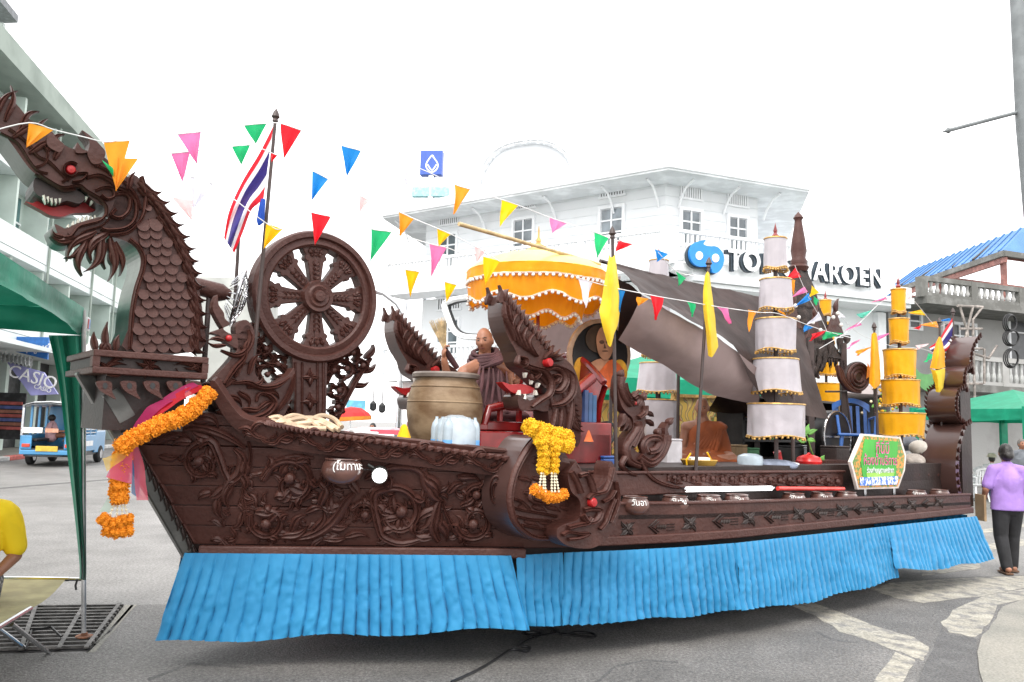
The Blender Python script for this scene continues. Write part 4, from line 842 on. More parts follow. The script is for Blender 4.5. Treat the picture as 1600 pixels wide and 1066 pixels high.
# ================================================================ DHARMA WHEEL
wc = F(491, 465, 0); RW = .5; dw = thing('dharma_wheel', 'large carved eight-spoked brown wheel on a fretwork pedestal', 'wheel', F(482, 690, 0)); axW = (AX, UP, AN)
def ring(prof, n=64): return MB().lathe(prof+[prof[0]], n, wc, axW, False)
ring([(.385, -.06), (.385, .06), (.40, .075), (.445, .06), (.455, .085), (.49, .085), (.505, .06), (.505, -.06), (.49, -.085), (.4, -.07)]).build('rim', BROWN2, dw, smooth=True, sharp=.5)
hb = MB().lathe([(.0, -.11), (.11, -.11), (.125, -.07), (.125, .06), (.115, .09), (.09, .085), (.075, .1), (.05, .09), (.04, .115), (0, .12)], 32, wc, axW, False); hb.build('hub', BROWN2, dw, smooth=True, sharp=.5)
for k in range(8):
    a = R(45*k+4); d = AX*math.cos(a)+UP*math.sin(a); t = -AX*math.sin(a)+UP*math.cos(a); mb = MB()
    pr = [(.11, .042), (.20, .054), (.275, .066), (.285, .088), (.305, .092), (.32, .078), (.345, .098), (.39, .115)]
    L = [wc+d*r+t*w for r, w in pr]+[wc+d*r-t*w for r, w in pr[::-1]]
    mb.poly([p+AN*.04 for p in L], [p-AN*.04 for p in L]); o = mb.build('spoke', BROWN, dw, bevel=.008)
    class SW:
        def at(s, x, y, h=0): return wc+d*x+t*y+AN*(.04+h)
    mb = MB(); S_ = SW()
    stroke(mb, S_, [(.12, 0), (.22, 0), (.38, 0)], [.012, .016, .02], .006, -.002, 2)
    for r in (.13, .165, .2, .235):
        for s in (-1, 1): leaf(mb, S_, r, 0.004*s, 38*s, .045, .010, -.5*s, .012, -.002)
    for s in (-1, 0, 1): leaf(mb, S_, .33, .035*s, 25*s, .05, .022, -.3*s, .018, -.002); leaf(mb, S_, .31, .025*s, 35*s, .035, .016, .3*s, .016, -.002)
    mb.build('spoke_carving', BROWN2, o, smooth=True)
S0 = WP(.0)
mb = MB(); plate(mb, S0, [(452, 552), (508, 552), (504, 700), (460, 700)], -.06, .05, smooth=False); mb.build('pedestal', BROWN, dw, bevel=.008)
for x in (461, 472, 496, 505): 
    mb = MB(); stroke(mb, WP(.05), [(x, 566), (x, 620), (x-1, 690)], 1.6, .016, -.004, 1); mb.build('pedestal_rib', BROWN2, dw)
for y in (590, 628):
    mb = MB()
    for k in range(4): leaf(mb, WP(.05), 484, y, 90*k, 15, 4, 0, .03, -.004); leaf(mb, WP(.05), 484, y, 45+90*k, 9, 3.2, 0, .022, -.004)
    mb.build('star_flower', BROWN2, dw)
# fretwork wings of the pedestal
for nm, items in (('fretwork', [(536, 580, 17, 5, -120, 1.2), (545, 550, 16, 4, 60, -1.1), (524, 610, 15, 4, -60, 1.2), (524, 640, 12, 4, -100, 1.1), (562, 572, 11, 3, 30, -1.1), (520, 575, 12, 4, 100, 1.0)]), ('fretwork', [(420, 590, 22, 6, -60, -1.2), (436, 568, 16, 4, 120, 1.1), (404, 560, 14, 4, 60, 1.2), (440, 600, 13, 4, -80, -1.2), (398, 520, 16, 4, 90, -1.1), (410, 545, 12, 4, -30, 1.1), (446, 640, 14, 4, -60, -1.1), (430, 625, 14, 4, 200, -1.1)])):
    mb = MB()
    for cx, cy, r0, r1, a0, tn in items: scroll(mb, S0, cx, cy, r0, r1, a0, tn, 3.4, .04, -.04, 4, 1.1)
    if items[0][0] > 500:
        stroke(mb, S0, [(506, 690), (522, 660), (542, 620), (560, 588), (580, 560)], [3, 4, 4, 4, 2], .035, -.04)
        for x, y, a in ((566, 582, -20), (552, 602, 0), (572, 560, -50), (540, 545, -70)): leaf(mb, S0, x, y, a, 26, 5, -.5, .03, -.04)
        stroke(mb, S0, [(508, 600), (530, 560), (560, 545)], 4, .035, -.04)
    else:
        stroke(mb, S0, [(456, 660), (430, 620), (405, 590), (392, 545), (396, 505)], [3, 5, 5, 5, 3], .035, -.04); stroke(mb, S0, [(452, 585), (425, 560), (400, 530)], 4, .035, -.04)
    mb.build(nm, BROWN, dw, smooth=True)

# ================================================================ bow swan-serpent and small crest behind the platform
bs = thing('carved_serpent_bird', 'carved brown serpent bird with swirling wing between platform and wheel', 'carving', F(380, 690, .3)); SB_ = WP(.3)
mb = MB(); plate(mb, SB_, [(330, 600), (340, 585), (362, 560), (372, 540), (368, 510), (385, 500), (398, 520), (396, 560), (402, 590), (420, 600), (448, 588), (460, 575), (458, 610), (444, 650), (420, 672), (392, 676), (362, 662), (340, 636)], -.1, 0, 4); mb.build('body', BROWN, bs, bevel=.006)
for L, w in (([(338, 620), (352, 640), (380, 655), (410, 650), (428, 632), (420, 618), (404, 616), (400, 628)], [2, 5, 6, 6, 5, 4, 3, 2]), ([(360, 600), (385, 598), (405, 606), (430, 604), (452, 590)], [2, 4, 4, 4, 1]), ([(350, 600), (366, 576), (380, 560), (384, 540)], [2, 4, 4, 2]), ([(340, 640), (365, 668), (400, 684), (450, 690)], [4, 5, 5, 2])):
    mb = MB(); stroke(mb, SB_, L, w, .05, -.01); mb.build('body_ridge', BROWN2, bs, smooth=True)
for i in range(8):
    mb = MB(); t = i/7; stroke(mb, SB_, [(395+20*t, 662-8*t), (425+16*t, 650-16*t), (446+10*t, 622-14*t), (458+2*t, 588-4*t)], [1, 2.6, 2.6, .6], .03, -.01); mb.build('wing_feather', BROWN2, bs, smooth=True)
mb = MB()
for x, y, a, l, b in ((336, 606, 200, 26, -.8), (345, 596, 170, 20, .6), (330, 612, 150, 20, .5), (340, 622, 190, 30, .6)): leaf(mb, SB_, x, y, a, l, 5, b, .05, -.01)
mb.build('beak_leaves', BROWN2, bs, smooth=True)
for x, y, a, l, b in ((352, 618, 20, 34, .7), (356, 632, 30, 40, -.6), (372, 612, 40, 34, .8), (378, 640, 0, 40, -.7), (366, 590, -60, 34, .6), (376, 575, -80, 34, -.5), (388, 585, -70, 40, .5), (386, 606, -20, 34, -.7), (402, 640, -30, 34, .8), (360, 650, 20, 40, -.5), (388, 660, -5, 40, -.6), (412, 612, 10, 30, .8), (350, 605, -40, 26, .8), (384, 556, -85, 30, .5)):
    mb = MB(); leaf(mb, SB_, x, y, a, l, 5, b, .032, -.004); mb.build('feather_leaf', BROWN2, bs, smooth=True)
# the serpent head above it
mb = MB(); plate(mb, SB_, [(346, 530), (360, 540), (380, 548), (392, 535), (394, 515), (385, 506), (374, 520), (362, 522), (350, 515), (340, 500), (332, 480), (340, 460), (342, 476), (350, 488), (352, 498), (360, 506), (350, 512), (330, 520), (342, 524)], -.08, 0, 3); mb.build('head', BROWN, bs, bevel=.005)
mb = MB(); stroke(mb, SB_, [(345, 548), (368, 556), (384, 548), (392, 530), (388, 515)], [2, 4, 5, 5, 2], .04, -.01); leaf(mb, SB_, 352, 540, 180, 30, 4, .5, .03); leaf(mb, SB_, 350, 532, 190, 26, 4, -.5, .03); mb.build('jaw', BROWN2, bs, smooth=True)
MB().ball(SB_.at(356, 529, .02), .022, 10, 7).build('eye', RED, bs, smooth=True)
# bulwark bow block behind platform
fbox(-2.3, -1.9, -.3, .15, 1.4, 1.78).build('bow_block', BROWNDK, label='plain dark brown bow block behind the serpent bird carving', cat='block')

# ================================================================ THE TWO GREAT NAGAS beside the throne
z5 = lambda L: [(760+a/4.845, 440+b/4.845) for a, b in L]
def naga(w, label, full=True):
    S = WP(w); rel = WP(.85)
    class SN:   # same shape, moved across the deck: outline traced on the near plane, then carried to w
        def at(s, x, y, h=0): return rel.at(x, y, h)+AN*(w-.85)
    S = SN(); o = thing('naga_statue', label, 'naga statue', S.at(880, 690), 'naga statues flanking the throne')
    mb = MB(); plate(mb, S, z5([(122, 175), (128, 150), (150, 90), (175, 130), (205, 200), (232, 240), (270, 270), (300, 340), (350, 390), (400, 450), (440, 500), (470, 520), (530, 540), (600, 590), (660, 650), (700, 760), (725, 900), (715, 1100), (690, 1250), (500, 1250), (480, 1100), (470, 950), (520, 870), (440, 800), (400, 760), (340, 700), (262, 640), (225, 530), (175, 440), (140, 350), (122, 260)]), -.19, 0, 3, 0, 1); mb.build('head_board', [BROWN, GLOSS], o)
    mb = MB(); plate(mb, S, z5([(240, 870), (275, 850), (330, 900), (420, 860), (480, 870), (500, 960), (440, 985), (380, 970), (330, 975), (265, 975), (240, 920)]), -.19, 0, 3, 0, 1); mb.build('lower_jaw', [BROWN, GLOSS], o)
    for hx, hw in ((0, 0.0), (-.19, 0)):
        mb = MB(); SX = S
        pts = z5([(115, 160), (150, 130), (130, 80), (105, 25), (110, 75), (100, 110), (95, 150)]); 
        q = cr(pts, 4, True); mb.poly([S.at(x, y, hx) for x, y in q], [S.at(x, y, hx-.035 if hx == 0 else hx+.035) for x, y in q]); mb.build('horn_tip', BROWN, o)
    for nm, L, wd in (('crest_flame', [(130, 160), (135, 260), (180, 360), (210, 450)], 3), ('crest_flame', [(160, 180), (170, 270), (200, 350)], 2.5), ('crest_flame', [(225, 250), (185, 320), (215, 420), (260, 490)], 3), ('crest_flame', [(270, 290), (225, 370), (250, 450), (300, 520)], 3), ('crest_flame', [(300, 350), (270, 420), (300, 500), (340, 540)], 3), ('crest_flame', [(350, 400), (310, 460), (340, 530), (380, 570)], 2.6),
        ('lip', [(235, 600), (300, 640), (360, 660), (430, 680), (480, 760), (470, 850), (400, 900), (340, 950)], 4), ('lip', [(330, 680), (400, 720), (450, 780)], 3), ('cheek', [(430, 690), (500, 650), (570, 680), (590, 760), (540, 830), (480, 820)], 5), ('cheek', [(560, 650), (640, 720), (640, 840), (570, 920), (480, 940)], 5), ('cheek', [(480, 780), (530, 760), (540, 720), (500, 710)], 4), ('neck_line', [(520, 960), (500, 1060), (470, 1180)], 3), ('neck_line', [(640, 880), (630, 1000), (600, 1180)], 4), ('neck_line', [(560, 960), (550, 1060), (530, 1180)], 3), ('snout', [(240, 560), (230, 620), (280, 640), (290, 590), (250, 570)], 3.5), ('snout', [(330, 700), (350, 740), (390, 700), (350, 670)], 3)):
        mb = MB(); stroke(mb, S, z5(L), [wd*.4]+[wd]*(len(L)-2)+[wd*.5], .045, -.01); mb.build(nm, BROWN2, o, smooth=True)
    for i in range(12):
        mb = MB(); t = i/11; x, y = z5([(150+t*330, 130+t*400)])[0]; leaf(mb, S, x-1, y+4, -85+t*20, 20-4*t, 3.4, .35, .02, -.06); mb.build('spine_flame', BROWN, o, smooth=True)
    for i in range(6):
        mb = MB(); x, y = z5([(450+i*10, 960+i*40)])[0]; leaf(mb, S, x+26, y-30, 60, 36, 6, -.5, .025, -.005); leaf(mb, S, x+8, y-20, 75, 34, 5, .4, .02, -.005); mb.build('neck_leaf', BROWN2, o, smooth=True)
    x, y = z5([(450, 615)])[0]; MB().lathe([(.036, -.02), (.036, .045), (.028, .06), (0, .062)], 16, S.at(x, y, 0), (AX, UP, AN)).build('eye', RED, o, smooth=True)
    mb = MB()
    for a, l in ((-10, 34), (-25, 30), (-50, 26), (10, 30)): leaf(mb, S, x-4, y-6, a, l, 2.6, -.3, .05, .0)
    mb.build('brow', BROWN2, o, smooth=True)
    mb = MB(); q = cr(z5([(150, 760), (220, 780), (300, 775), (380, 800), (400, 830), (340, 850), (260, 850), (200, 820)]), 4, True); mb.poly([S.at(a, b, -.05) for a, b in q], [S.at(a, b, -.13) for a, b in q]); mb.build('tongue', RED, o, bevel=.008)
    for a, b, an in ((300, 690, 95), (350, 740, 100), (400, 770, 110), (250, 860, -80), (290, 890, -80), (380, 860, -95)):
        mb = MB(); x, y = z5([(a, b)])[0]; stroke(mb, S, [(x, y), (x+math.cos(R(an))*4, y+math.sin(R(an))*4), (x+math.cos(R(an))*8, y+math.sin(R(an))*8)], [2, 1.4, .2], .01, -.03, 2); mb.build('tooth', TOOTH, o)
    return o
naga(.85, 'open-mouthed brown naga with red tongue and eye, nearer side, marigolds on its breast')
naga(-.80, 'tall brown naga crest rising behind the big jar, far side of the deck')
# breast curl of the near naga, hung outside the hull
z6 = lambda L: [(760+a/4.44, 640+b/4.44) for a, b in L]
nb = thing('naga_breast', 'big curled brown naga breast and small serpent head overlapping the hull corner', 'carving', F(860, 850, 1.5)); SNB = WP(1.42)
mb = MB(); plate(mb, SNB, z6([(330, 190), (260, 260), (190, 400), (145, 540), (140, 660), (170, 780), (250, 870), (340, 912), (430, 918), (520, 890), (620, 800), (640, 640), (600, 420), (520, 260), (430, 190)]), -.28, 0, 4, 0, 1); mb.build('breast', [BROWN, GLOSS], nb)
for L, w in (([(340, 205), (270, 290), (200, 420), (165, 550), (162, 660), (195, 775), (270, 855), (350, 890), (440, 890)], 4), ([(330, 500), (300, 600), (330, 640), (420, 650)], 4), ([(180, 680), (260, 700), (380, 720), (480, 740)], 2.5), ([(200, 740), (300, 760), (430, 770)], 2.5), ([(240, 800), (340, 820), (440, 830)], 2.5), ([(190, 620), (240, 640), (290, 690)], 2.5)):
    mb = MB(); stroke(mb, SNB, z6(L), w, .03, -.005); mb.build('breast_line', BROWN2, nb, smooth=True)
for i in range(16):
    x, y = z6([(220+(i % 4)*95+(i//4 % 2)*40, 470+(i//4)*100)])[0]; mb = MB(); leaf(mb, SNB, x, y, 15, 26, 5, .3, .014, -.004); mb.build('breast_scale', BROWN2, nb, smooth=True)
# plaques on the glossy front strip
for k, (a, b, s) in enumerate(((232, 250, 1.0), (175, 360, 1.1))):
    mb = MB(); SF_ = Pl(SNB.at(*z6([(a+40, b)])[0])-AX*.004-AN*.0, (-AX+AN*.25).normalized())
rw = MB(); x, y = z6([(70, 560)])[0]; SF_ = Pl(F(772, 768, 1.25), (AN-AX*.9).normalized())
plate(rw, SF_, [(x+11*math.cos(a), y+25*math.sin(a)) for a in [i*PI/8 for i in range(16)]], -.12, .03, smooth=False); rw.build('side_medallion', BROWN, nb, bevel=.01)
mb = MB(); stroke(mb, SF_, [(x+9*math.cos(a), y+21*math.sin(a)) for a in [i*PI/8 for i in range(18)]], 1.6, .05, 0); stroke(mb, SF_, [(x+5*math.cos(a), y+11*math.sin(a)) for a in [i*PI/8 for i in range(14)]], 2.2, .06, 0); mb.build('medallion_ring', BROWN2, nb, smooth=True)
ST2 = WP(1.56)
mb = MB(); plate(mb, ST2, z6([(490, 860), (500, 900), (560, 945), (650, 965), (760, 955), (850, 880), (905, 780), (932, 640), (925, 520), (895, 420), (870, 360), (850, 400), (835, 480), (780, 540), (720, 550), (690, 470), (660, 420), (630, 400), (625, 360), (590, 400), (565, 460), (590, 570), (640, 620), (655, 680), (640, 760), (560, 790), (500, 820)]), -.15, 0, 4); mb.build('serpent_head', BROWN, nb, bevel=.008)
for L, w in (([(520, 870), (560, 850), (640, 860), (700, 860), (640, 890), (560, 900)], 3), ([(560, 820), (640, 800), (690, 790), (720, 750)], 4), ([(700, 620), (730, 590), (780, 580), (820, 560), (850, 490), (870, 400)], 3.5), ([(670, 700), (720, 690), (780, 700), (760, 760), (700, 780), (660, 730)], 4.5), ([(640, 460), (690, 450), (720, 500), (740, 570)], 4), ([(780, 830), (820, 780), (850, 700), (880, 620)], 3), ([(850, 780), (890, 690), (905, 600), (890, 500)], 2.6), ([(580, 430), (620, 500), (650, 580)], 3.5), ([(800, 640), (850, 610), (880, 560)], 3)):
    mb = MB(); stroke(mb, ST2, z6(L), w, .035, -.005); mb.build('serpent_ridge', BROWN2, nb, smooth=True)
x, y = z6([(723, 643)])[0]; MB().lathe([(.034, 0), (.034, .03), (.026, .042), (0, .044)], 16, ST2.at(x, y), (AX, UP, AN)).build('eye', RED, nb, smooth=True)

# ================================================================ small naga on the bulwark
zz = lambda L: [(960+a/6.27, 570+b/6.27) for a, b in L]
sn = thing('small_naga', 'small carved brown naga with curled tail standing on the bulwark', 'naga statue', F(1003, 735, 1.2)); S_ = WP(1.22)
mb = MB(); plate(mb, S_, zz([(60, 95), (85, 130), (110, 190), (140, 260), (180, 310), (240, 360), (290, 345), (305, 420), (300, 480), (315, 560), (290, 640), (300, 700), (250, 760), (190, 800), (230, 860), (320, 860), (300, 790), (330, 720), (420, 690), (490, 700), (500, 620), (545, 560), (545, 600), (525, 640), (545, 720), (520, 850), (440, 960), (340, 1010), (200, 1010), (110, 940), (80, 840), (110, 720), (180, 620), (180, 530), (130, 480), (80, 420), (40, 300), (40, 190)]), -.09, 0, 3); mb.build('body', BROWN, sn, bevel=.006)
for L, w in (([(70, 120), (60, 220), (100, 330), (160, 400)], 4), ([(90, 180), (110, 260), (150, 330)], 3), ([(180, 330), (210, 310), (230, 340), (210, 380), (170, 380)], 4), ([(230, 520), (290, 470), (295, 400)], 4), ([(220, 560), (230, 620), (170, 720), (110, 820), (140, 940), (240, 990)], 5), ([(300, 860), (280, 790), (320, 730), (400, 720), (440, 760), (400, 830), (330, 850)], 6), ([(240, 900), (340, 960), (440, 900), (500, 780), (510, 690)], 6), ([(260, 960), (360, 990), (470, 880), (530, 740)], 3), ([(100, 900), (60, 980), (120, 1050), (200, 1080)], 3), ([(240, 640), (200, 740), (170, 800)], 4)):
    mb = MB(); stroke(mb, S_, zz(L), w, .035, -.005); mb.build('ridge', BROWN2, sn, smooth=True)
for x, y, a, l in ((95, 480, 100, 24), (110, 500, 90, 26), (130, 520, 80, 22), (300, 460, 20, 16), (310, 540, 30, 16), (290, 350, -80, 14), (200, 320, -60, 14), (70, 130, -85, 14), (540, 590, -70, 14), (430, 690, -80, 12)):
    mb = MB(); X_, Y_ = zz([(x, y)])[0]; leaf(mb, S_, X_, Y_, a, l, 3.4, .5, .02, -.04); mb.build('flame', BROWN, sn, smooth=True)
MB().ball(S_.at(*zz([(185, 380)])[0], .02), .016, 8, 6).build('eye', RED, sn)

# ================================================================ stern posts (broad glossy strip with leaf edges)
def stern_post(w, u, label):
    o = thing('stern_post', label, 'stern post', FW(u, w, 1.0), 'curled stern posts')
    # side profile in (du, z): a rising S, lobes stacked
    def lobe(prof, wid, nm):
        rows = []
        for du, z in cr(prof, 6): rows.append([FW(u+du, w+wid*t, z) for t in (-.5, -.44, -.2, .2, .44, .5)])
        mb = MB(); back = [[p+AX*.10 for p in r] for r in rows]
        n = len(rows[0]); mb.grid(rows); mb.grid(back)
        for j in (0, n-1): mb.grid([[r[j] for r in rows], [r[j] for r in back]])
        mb.grid([rows[0], back[0]]); mb.grid([rows[-1], back[-1]]); mb.build(nm, GLOSS, o, smooth=True, sharp=.8)
        for s in (-.5, .5):
            mb = MB()
            for i, (du, z) in enumerate(cr(prof, 6)):
                if i % 2: continue
                P = FW(u+du, w+wid*s, z); mb.tube([P+AX*.06, P+AX*.02+AN*s*.03+UP*.02, P+AN*s*.06+UP*.05], [.025, .018, .004], 5)
            mb.build('leaf_edge', BROWN, o, smooth=True)
    lobe([(.12, .80), (-.12, .95), (-.20, 1.2), (-.16, 1.5), (.02, 1.78), (.2, 1.86)], .40, 'lower_strip')
    lobe([(.10, 1.84), (-.06, 1.92), (-.10, 2.08), (-.02, 2.24), (.16, 2.30)], .34, 'middle_strip')
    lobe([(.22, 2.26), (.16, 2.36), (.22, 2.52), (.36, 2.58)], .33, 'upper_strip')
    lobe([(.45, 2.5), (.42, 2.68), (.52, 2.86), (.72, 3.0)], .3, 'tip_strip')
    fb_ = MB().box(FW(u+.36, w, 1.55), .30, .22, 1.5, (AX, AN, UP)); fb_.build('core', BROWNDK, o)
    return o
stern_post(1.17, 6.5, 'tall glossy brown curled stern post with leafy edges, near side')
stern_post(-1.0, 6.5, 'glossy brown curled stern post half hidden behind the yellow umbrella, far side')
# ================================================================ THINGS ON THE DECK
def drape(ctrl, nu=28, nv=16, wr=.012, fq=5, seed=0, S=None):
    """cloth sheet through rows of (px,py,w) control points"""
    rows = [[tuple(F(*p)) for p in r] for r in ctrl]; rr = [cr(r, max(2, nu//(len(r)-1))) for r in rows]; cols = [cr([r[j] for r in rr], max(2, nv//(len(rr)-1))) for j in range(len(rr[0]))]
    out = []
    for j, c in enumerate(cols):
        out.append([Vector(p)+(AN*.7-AX*.5+UP*.3)*(wr*noise.noise((p[0]*fq+seed, p[1]*fq, p[2]*fq))+wr*.6*noise.noise((p[0]*fq*3+seed, p[1]*fq*3, p[2]*fq*1.2))) for p in c])
    return MB().grid(out)
# ---- big glazed jar
JAR = mat('brown_glazed_stoneware', (.125, .072, .036), .5, .3, 4.5, .35, 9, col2=(.25, .175, .105), fac=(.38, .62), stretch=(1, 1, 1.6), spec=.3)
jt = F(697, 590, .35); ju, jw, jz = uwz(jt); jr = 60*jt.y/FPX*.99; jar = thing('water_jar', 'large glazed brown stoneware water jar before the monk with a broom', 'jar', FW(ju, jw, 1.35))
H_ = jz-1.35
MB().lathe([(jr*.62, 0), (jr*.72, H_*.08), (jr*.92, H_*.35), (jr, H_*.58), (jr*.98, H_*.74), (jr*.88, H_*.90), (jr*.80, H_*.96), (jr*.80, H_), (jr*.72, H_), (jr*.7, H_*.9), (.001, H_*.88)], 48, FW(ju, jw, 1.35), cap=False, fn=lambda r, z, a: r*(1+.004*math.sin(z*90))).build('body', JAR, jar, smooth=True, sharp=1)
MB().lathe([(jr*.80, -.012), (jr*.88, -.006), (jr*.89, .02), (jr*.85, .034), (jr*.76, .03)], 48, FW(ju, jw, jz), cap=False).build('rim', mat('jar_rim_grey', (.16, .13, .11), .5, .2), jar, smooth=True)
for zf in (.70, .88):
    MB().lathe([(jr*(.99 if zf < .8 else .905), -.008), (jr*(1.0 if zf < .8 else .915), 0), (jr*(.985 if zf < .8 else .9), .008)], 48, FW(ju, jw, 1.35+H_*zf), cap=False).build('shoulder_band', JAR, jar, smooth=True)
PL = mat('clear_plastic_wrap', (.42, .50, .56), .25, .1, 6, .5, 12, alpha=.85); PLB = mat('blue_label', (.15, .4, .75), .4)
# ---- pack of water bottles
pk = thing('bottle_pack', 'shrink-wrapped pack of clear water bottles on the bow rail', 'bottle pack', F(711, 697, .95)); c = F(711, 697, .95); pr = 33*c.y/FPX
for i in range(4):
    for j in range(3):
        p = c+AX*(i-1.5)*pr*.5+AN*(j-1)*pr*.5; b = MB().lathe([(pr*.22, -.08), (pr*.25, -.05), (pr*.25, .12), (pr*.2, .16), (pr*.07, .19), (pr*.07, .205)], 10, p).build('bottle', PL, pk, smooth=True)
        MB().lathe([(pr*.256, .0), (pr*.256, .045)], 10, p, cap=False).build('label', PLB, b, smooth=True)
sw = MB(); sw.lathe([(pr*1.02, -.08), (pr*1.0, .05), (pr*.97, .13), (pr*.8, .19), (pr*.3, .22), (.01, .215)], 28, c, cap=False, fn=lambda r, z, a: r*(1+.06*noise.noise((math.cos(a)*3, math.sin(a)*3, z*14)))); sw.build('wrap', mat('wrap_film', (.50, .57, .62), .2, .1, alpha=.7), pk, smooth=True)
# ---- small things on the rail
YEL = cloth('yellow_cloth', srgb(255, 205, 30, .95), .7, .2, .3)
p = F(631, 683, .75); MB().lathe([(.055, -.03), (.05, .0), (.03, .05), (.022, .075), (.008, .09)], 12, p, fn=lambda r, z, a: r*(1+.12*math.sin(a*5+z*60))).build('yellow_cone', YEL, smooth=True, label='small yellow cloth cone beside the big jar', cat='offering')
for i, (x, y) in enumerate(((575, 676), (600, 680), (622, 684), (562, 672))):
    MB().box(F(x, y+2, .7), .12, .09, .03, (AX, AN, UP)).build('white_packet', WHITE, label=['flat white packet on the rail below the umbrella stall, second from left', 'flat white packet on the rail between two others', 'flat white packet on the rail nearest the yellow cone', 'flat white packet on the rail nearest the rope'][i], cat='packet', group='white packets on the bow rail', bevel=.006)
HOSE = mat('tan_hose', (.45, .33, .22), .5, .2, 12)
rp_ = thing('rope_coil', 'tan rope hose coiled on the bow rail below the wheel', 'rope', F(470, 675, .5))
for L in ([(424, 658), (440, 660), (470, 654), (500, 656), (530, 672)], [(428, 664), (455, 650), (480, 655), (500, 668)], [(436, 668), (470, 662), (500, 661), (522, 672)], [(420, 655), (436, 652), (455, 664), (480, 672)], [(480, 660), (500, 650), (520, 654), (534, 668)], [(440, 655), (470, 668), (510, 670)]):
    MB().tube([F(x, y, .42+(y-650)*.006+(x-424)*.002) for x, y in cr(L, 6)], .018, 8).build('strand', HOSE, rp_, smooth=True)
MB().ball(F(503, 662, .6), .025, 8, 6).build('red_tie', RED, rp_)

# ---- alms bowls
BOWL = mat('bronze_lacquer_bowl', (.10, .045, .035), .3, .2, 5, coat=.5); CHALK = mat('white_chalk_paint', (.75, .74, .72), .7)
def bowl(P, r, text, label, nx=None, tz=-.18, tx=0.0):
    o = thing('alms_bowl', label, 'bowl', P, 'alms bowls along the side trough'); h = r*1.15
    MB().lathe([(r*.45, 0), (r*.85, h*.18), (r, h*.5), (r*.93, h*.8), (r*.78, h*.98), (r*.80, h*1.0), (r*.72, h), (r*.6, h*.7), (.001, h*.6)], 24, P, cap=False).build('body', BOWL, o, smooth=True, sharp=1.3)
    MB().lathe([(r*.70, h*.985), (.001, h*.9)], 24, P, cap=False).build('mouth', BLACK, o)
    if text:
        N = (CAM-P); N.z = 0; N.normalize(); N = (N+AX*.35).normalized(); X = Vector((-N.y, N.x, 0)); me = text_mesh(text, r*.52, CHALK, .002); a = .62
        # wrap the lettering round the bowl
        for v in me.vertices:
            an = v.co.x/r; zz_ = v.co.y+h*.74; k = min(1, max(0, (zz_/h-.5)/.5)); rr = r*(1-.2*k*k)+.006+v.co.z
            v.co = Vector((0, 0, zz_))+N*(rr*math.cos(an))+X*(rr*math.sin(an))
        link('painted_word', me, o, Matrix.Translation(P))
    MB().tube([P+Vector((r*.82*math.cos(a), r*.82*math.sin(a), h*1.0+.0)) for a in [i*2*PI/16 for i in range(17)]], r*.05, 6, False).build('rim', BOWL, o, smooth=True); return o
for x, y, txt, lb_ in ((992, 803, 'วันอา', 'dark alms bowl with white letters, nearest the curled naga breast'), (1055, 801, 'วันจัน', 'dark alms bowl with white letters, second from the naga breast'), (1107, 798, 'วัน', 'dark alms bowl in the trough below the white tube lamp, left of two close together'), (1151, 796, 'วัน', 'dark alms bowl in the trough below the white tube lamp, right of two close together'), (1240, 792, 'วันพุธ', 'dark alms bowl with white letters below the red tube'), (1284, 787, 'วัน', 'dark alms bowl in the trough below the red tube end'), (1322, 782, '', 'dark alms bowl in the trough left of the green sign'), (1432, 776, 'วันศุก', 'dark alms bowl with white letters right of the green sign'), (1468, 772, '', 'dark alms bowl nearest the stern post')):
    P = F(x, y, 1.34); P.z = ztop(uwz(P)[0])-.085; bowl(P, .115, txt, lb_)
bp = SH.at(536, 742, .10); bowl(bp-UP*.02, .14, '(โมทามะ', 'brown alms bowl with white letters fixed below the bow rail', None)
LAMP = mat('lit_led', (1, 1, 1), .5, 0, emit=3.0); TUBE = mat('lit_tube', (1, 1, 1), .5, 0, emit=1.6)
lp2 = thing('bow_lamp', 'round lit white lamp below the bow rail beside the alms bowl', 'lamp', SH.at(594, 745, .03)); c = SH.at(594, 734, .10)
N = nH; axl = (dH, UP, N); MB().lathe([(.048, 0), (.048, .012), (.03, .018), (0, .018)], 20, c, axl).build('lens', LAMP, lp2, smooth=True); MB().lathe([(.03, -.1), (.055, -.03), (.055, .008), (.049, .008)], 20, c, axl).build('housing', STEEL, lp2, smooth=True); MB().tube([SH.at(575, 722, .05), c-N*.06], .012).build('bracket', STEEL, lp2)
t1, t2, t3, t4 = F(1072, 765, 1.31), F(1205, 763, 1.31), F(1215, 763.5, 1.31), F(1318, 764, 1.31)
tb = thing('tube_lamp', 'long lit white tube lamp below the bulwark', 'lamp', (t1+t2)/2-UP*.02); MB().tube([t1, t2], .021, 10).build('tube', TUBE, tb, smooth=True)
for a, b in ((t1, t1-(t2-t1)*.03), (t2, t2+(t2-t1)*.03)): MB().tube([a, b], .016, 8).build('cap', CHROME, tb); MB().tube([a, a-AN*.11+UP*.02], .008, 6).build('clip', CHROME, tb)
rt = thing('red_tube_lamp', 'long unlit red tube beside the white tube lamp below the bulwark', 'lamp', (t3+t4)/2-UP*.02); MB().tube([t3, t4], .02, 10).build('tube', mat('red_tube', (.75, .06, .05), .3), rt, smooth=True)
for k in (.02, .98, .5): p = t3.lerp(t4, k); MB().tube([p, p-AN*.11+UP*.02], .008, 6).build('clip', CHROME, rt)

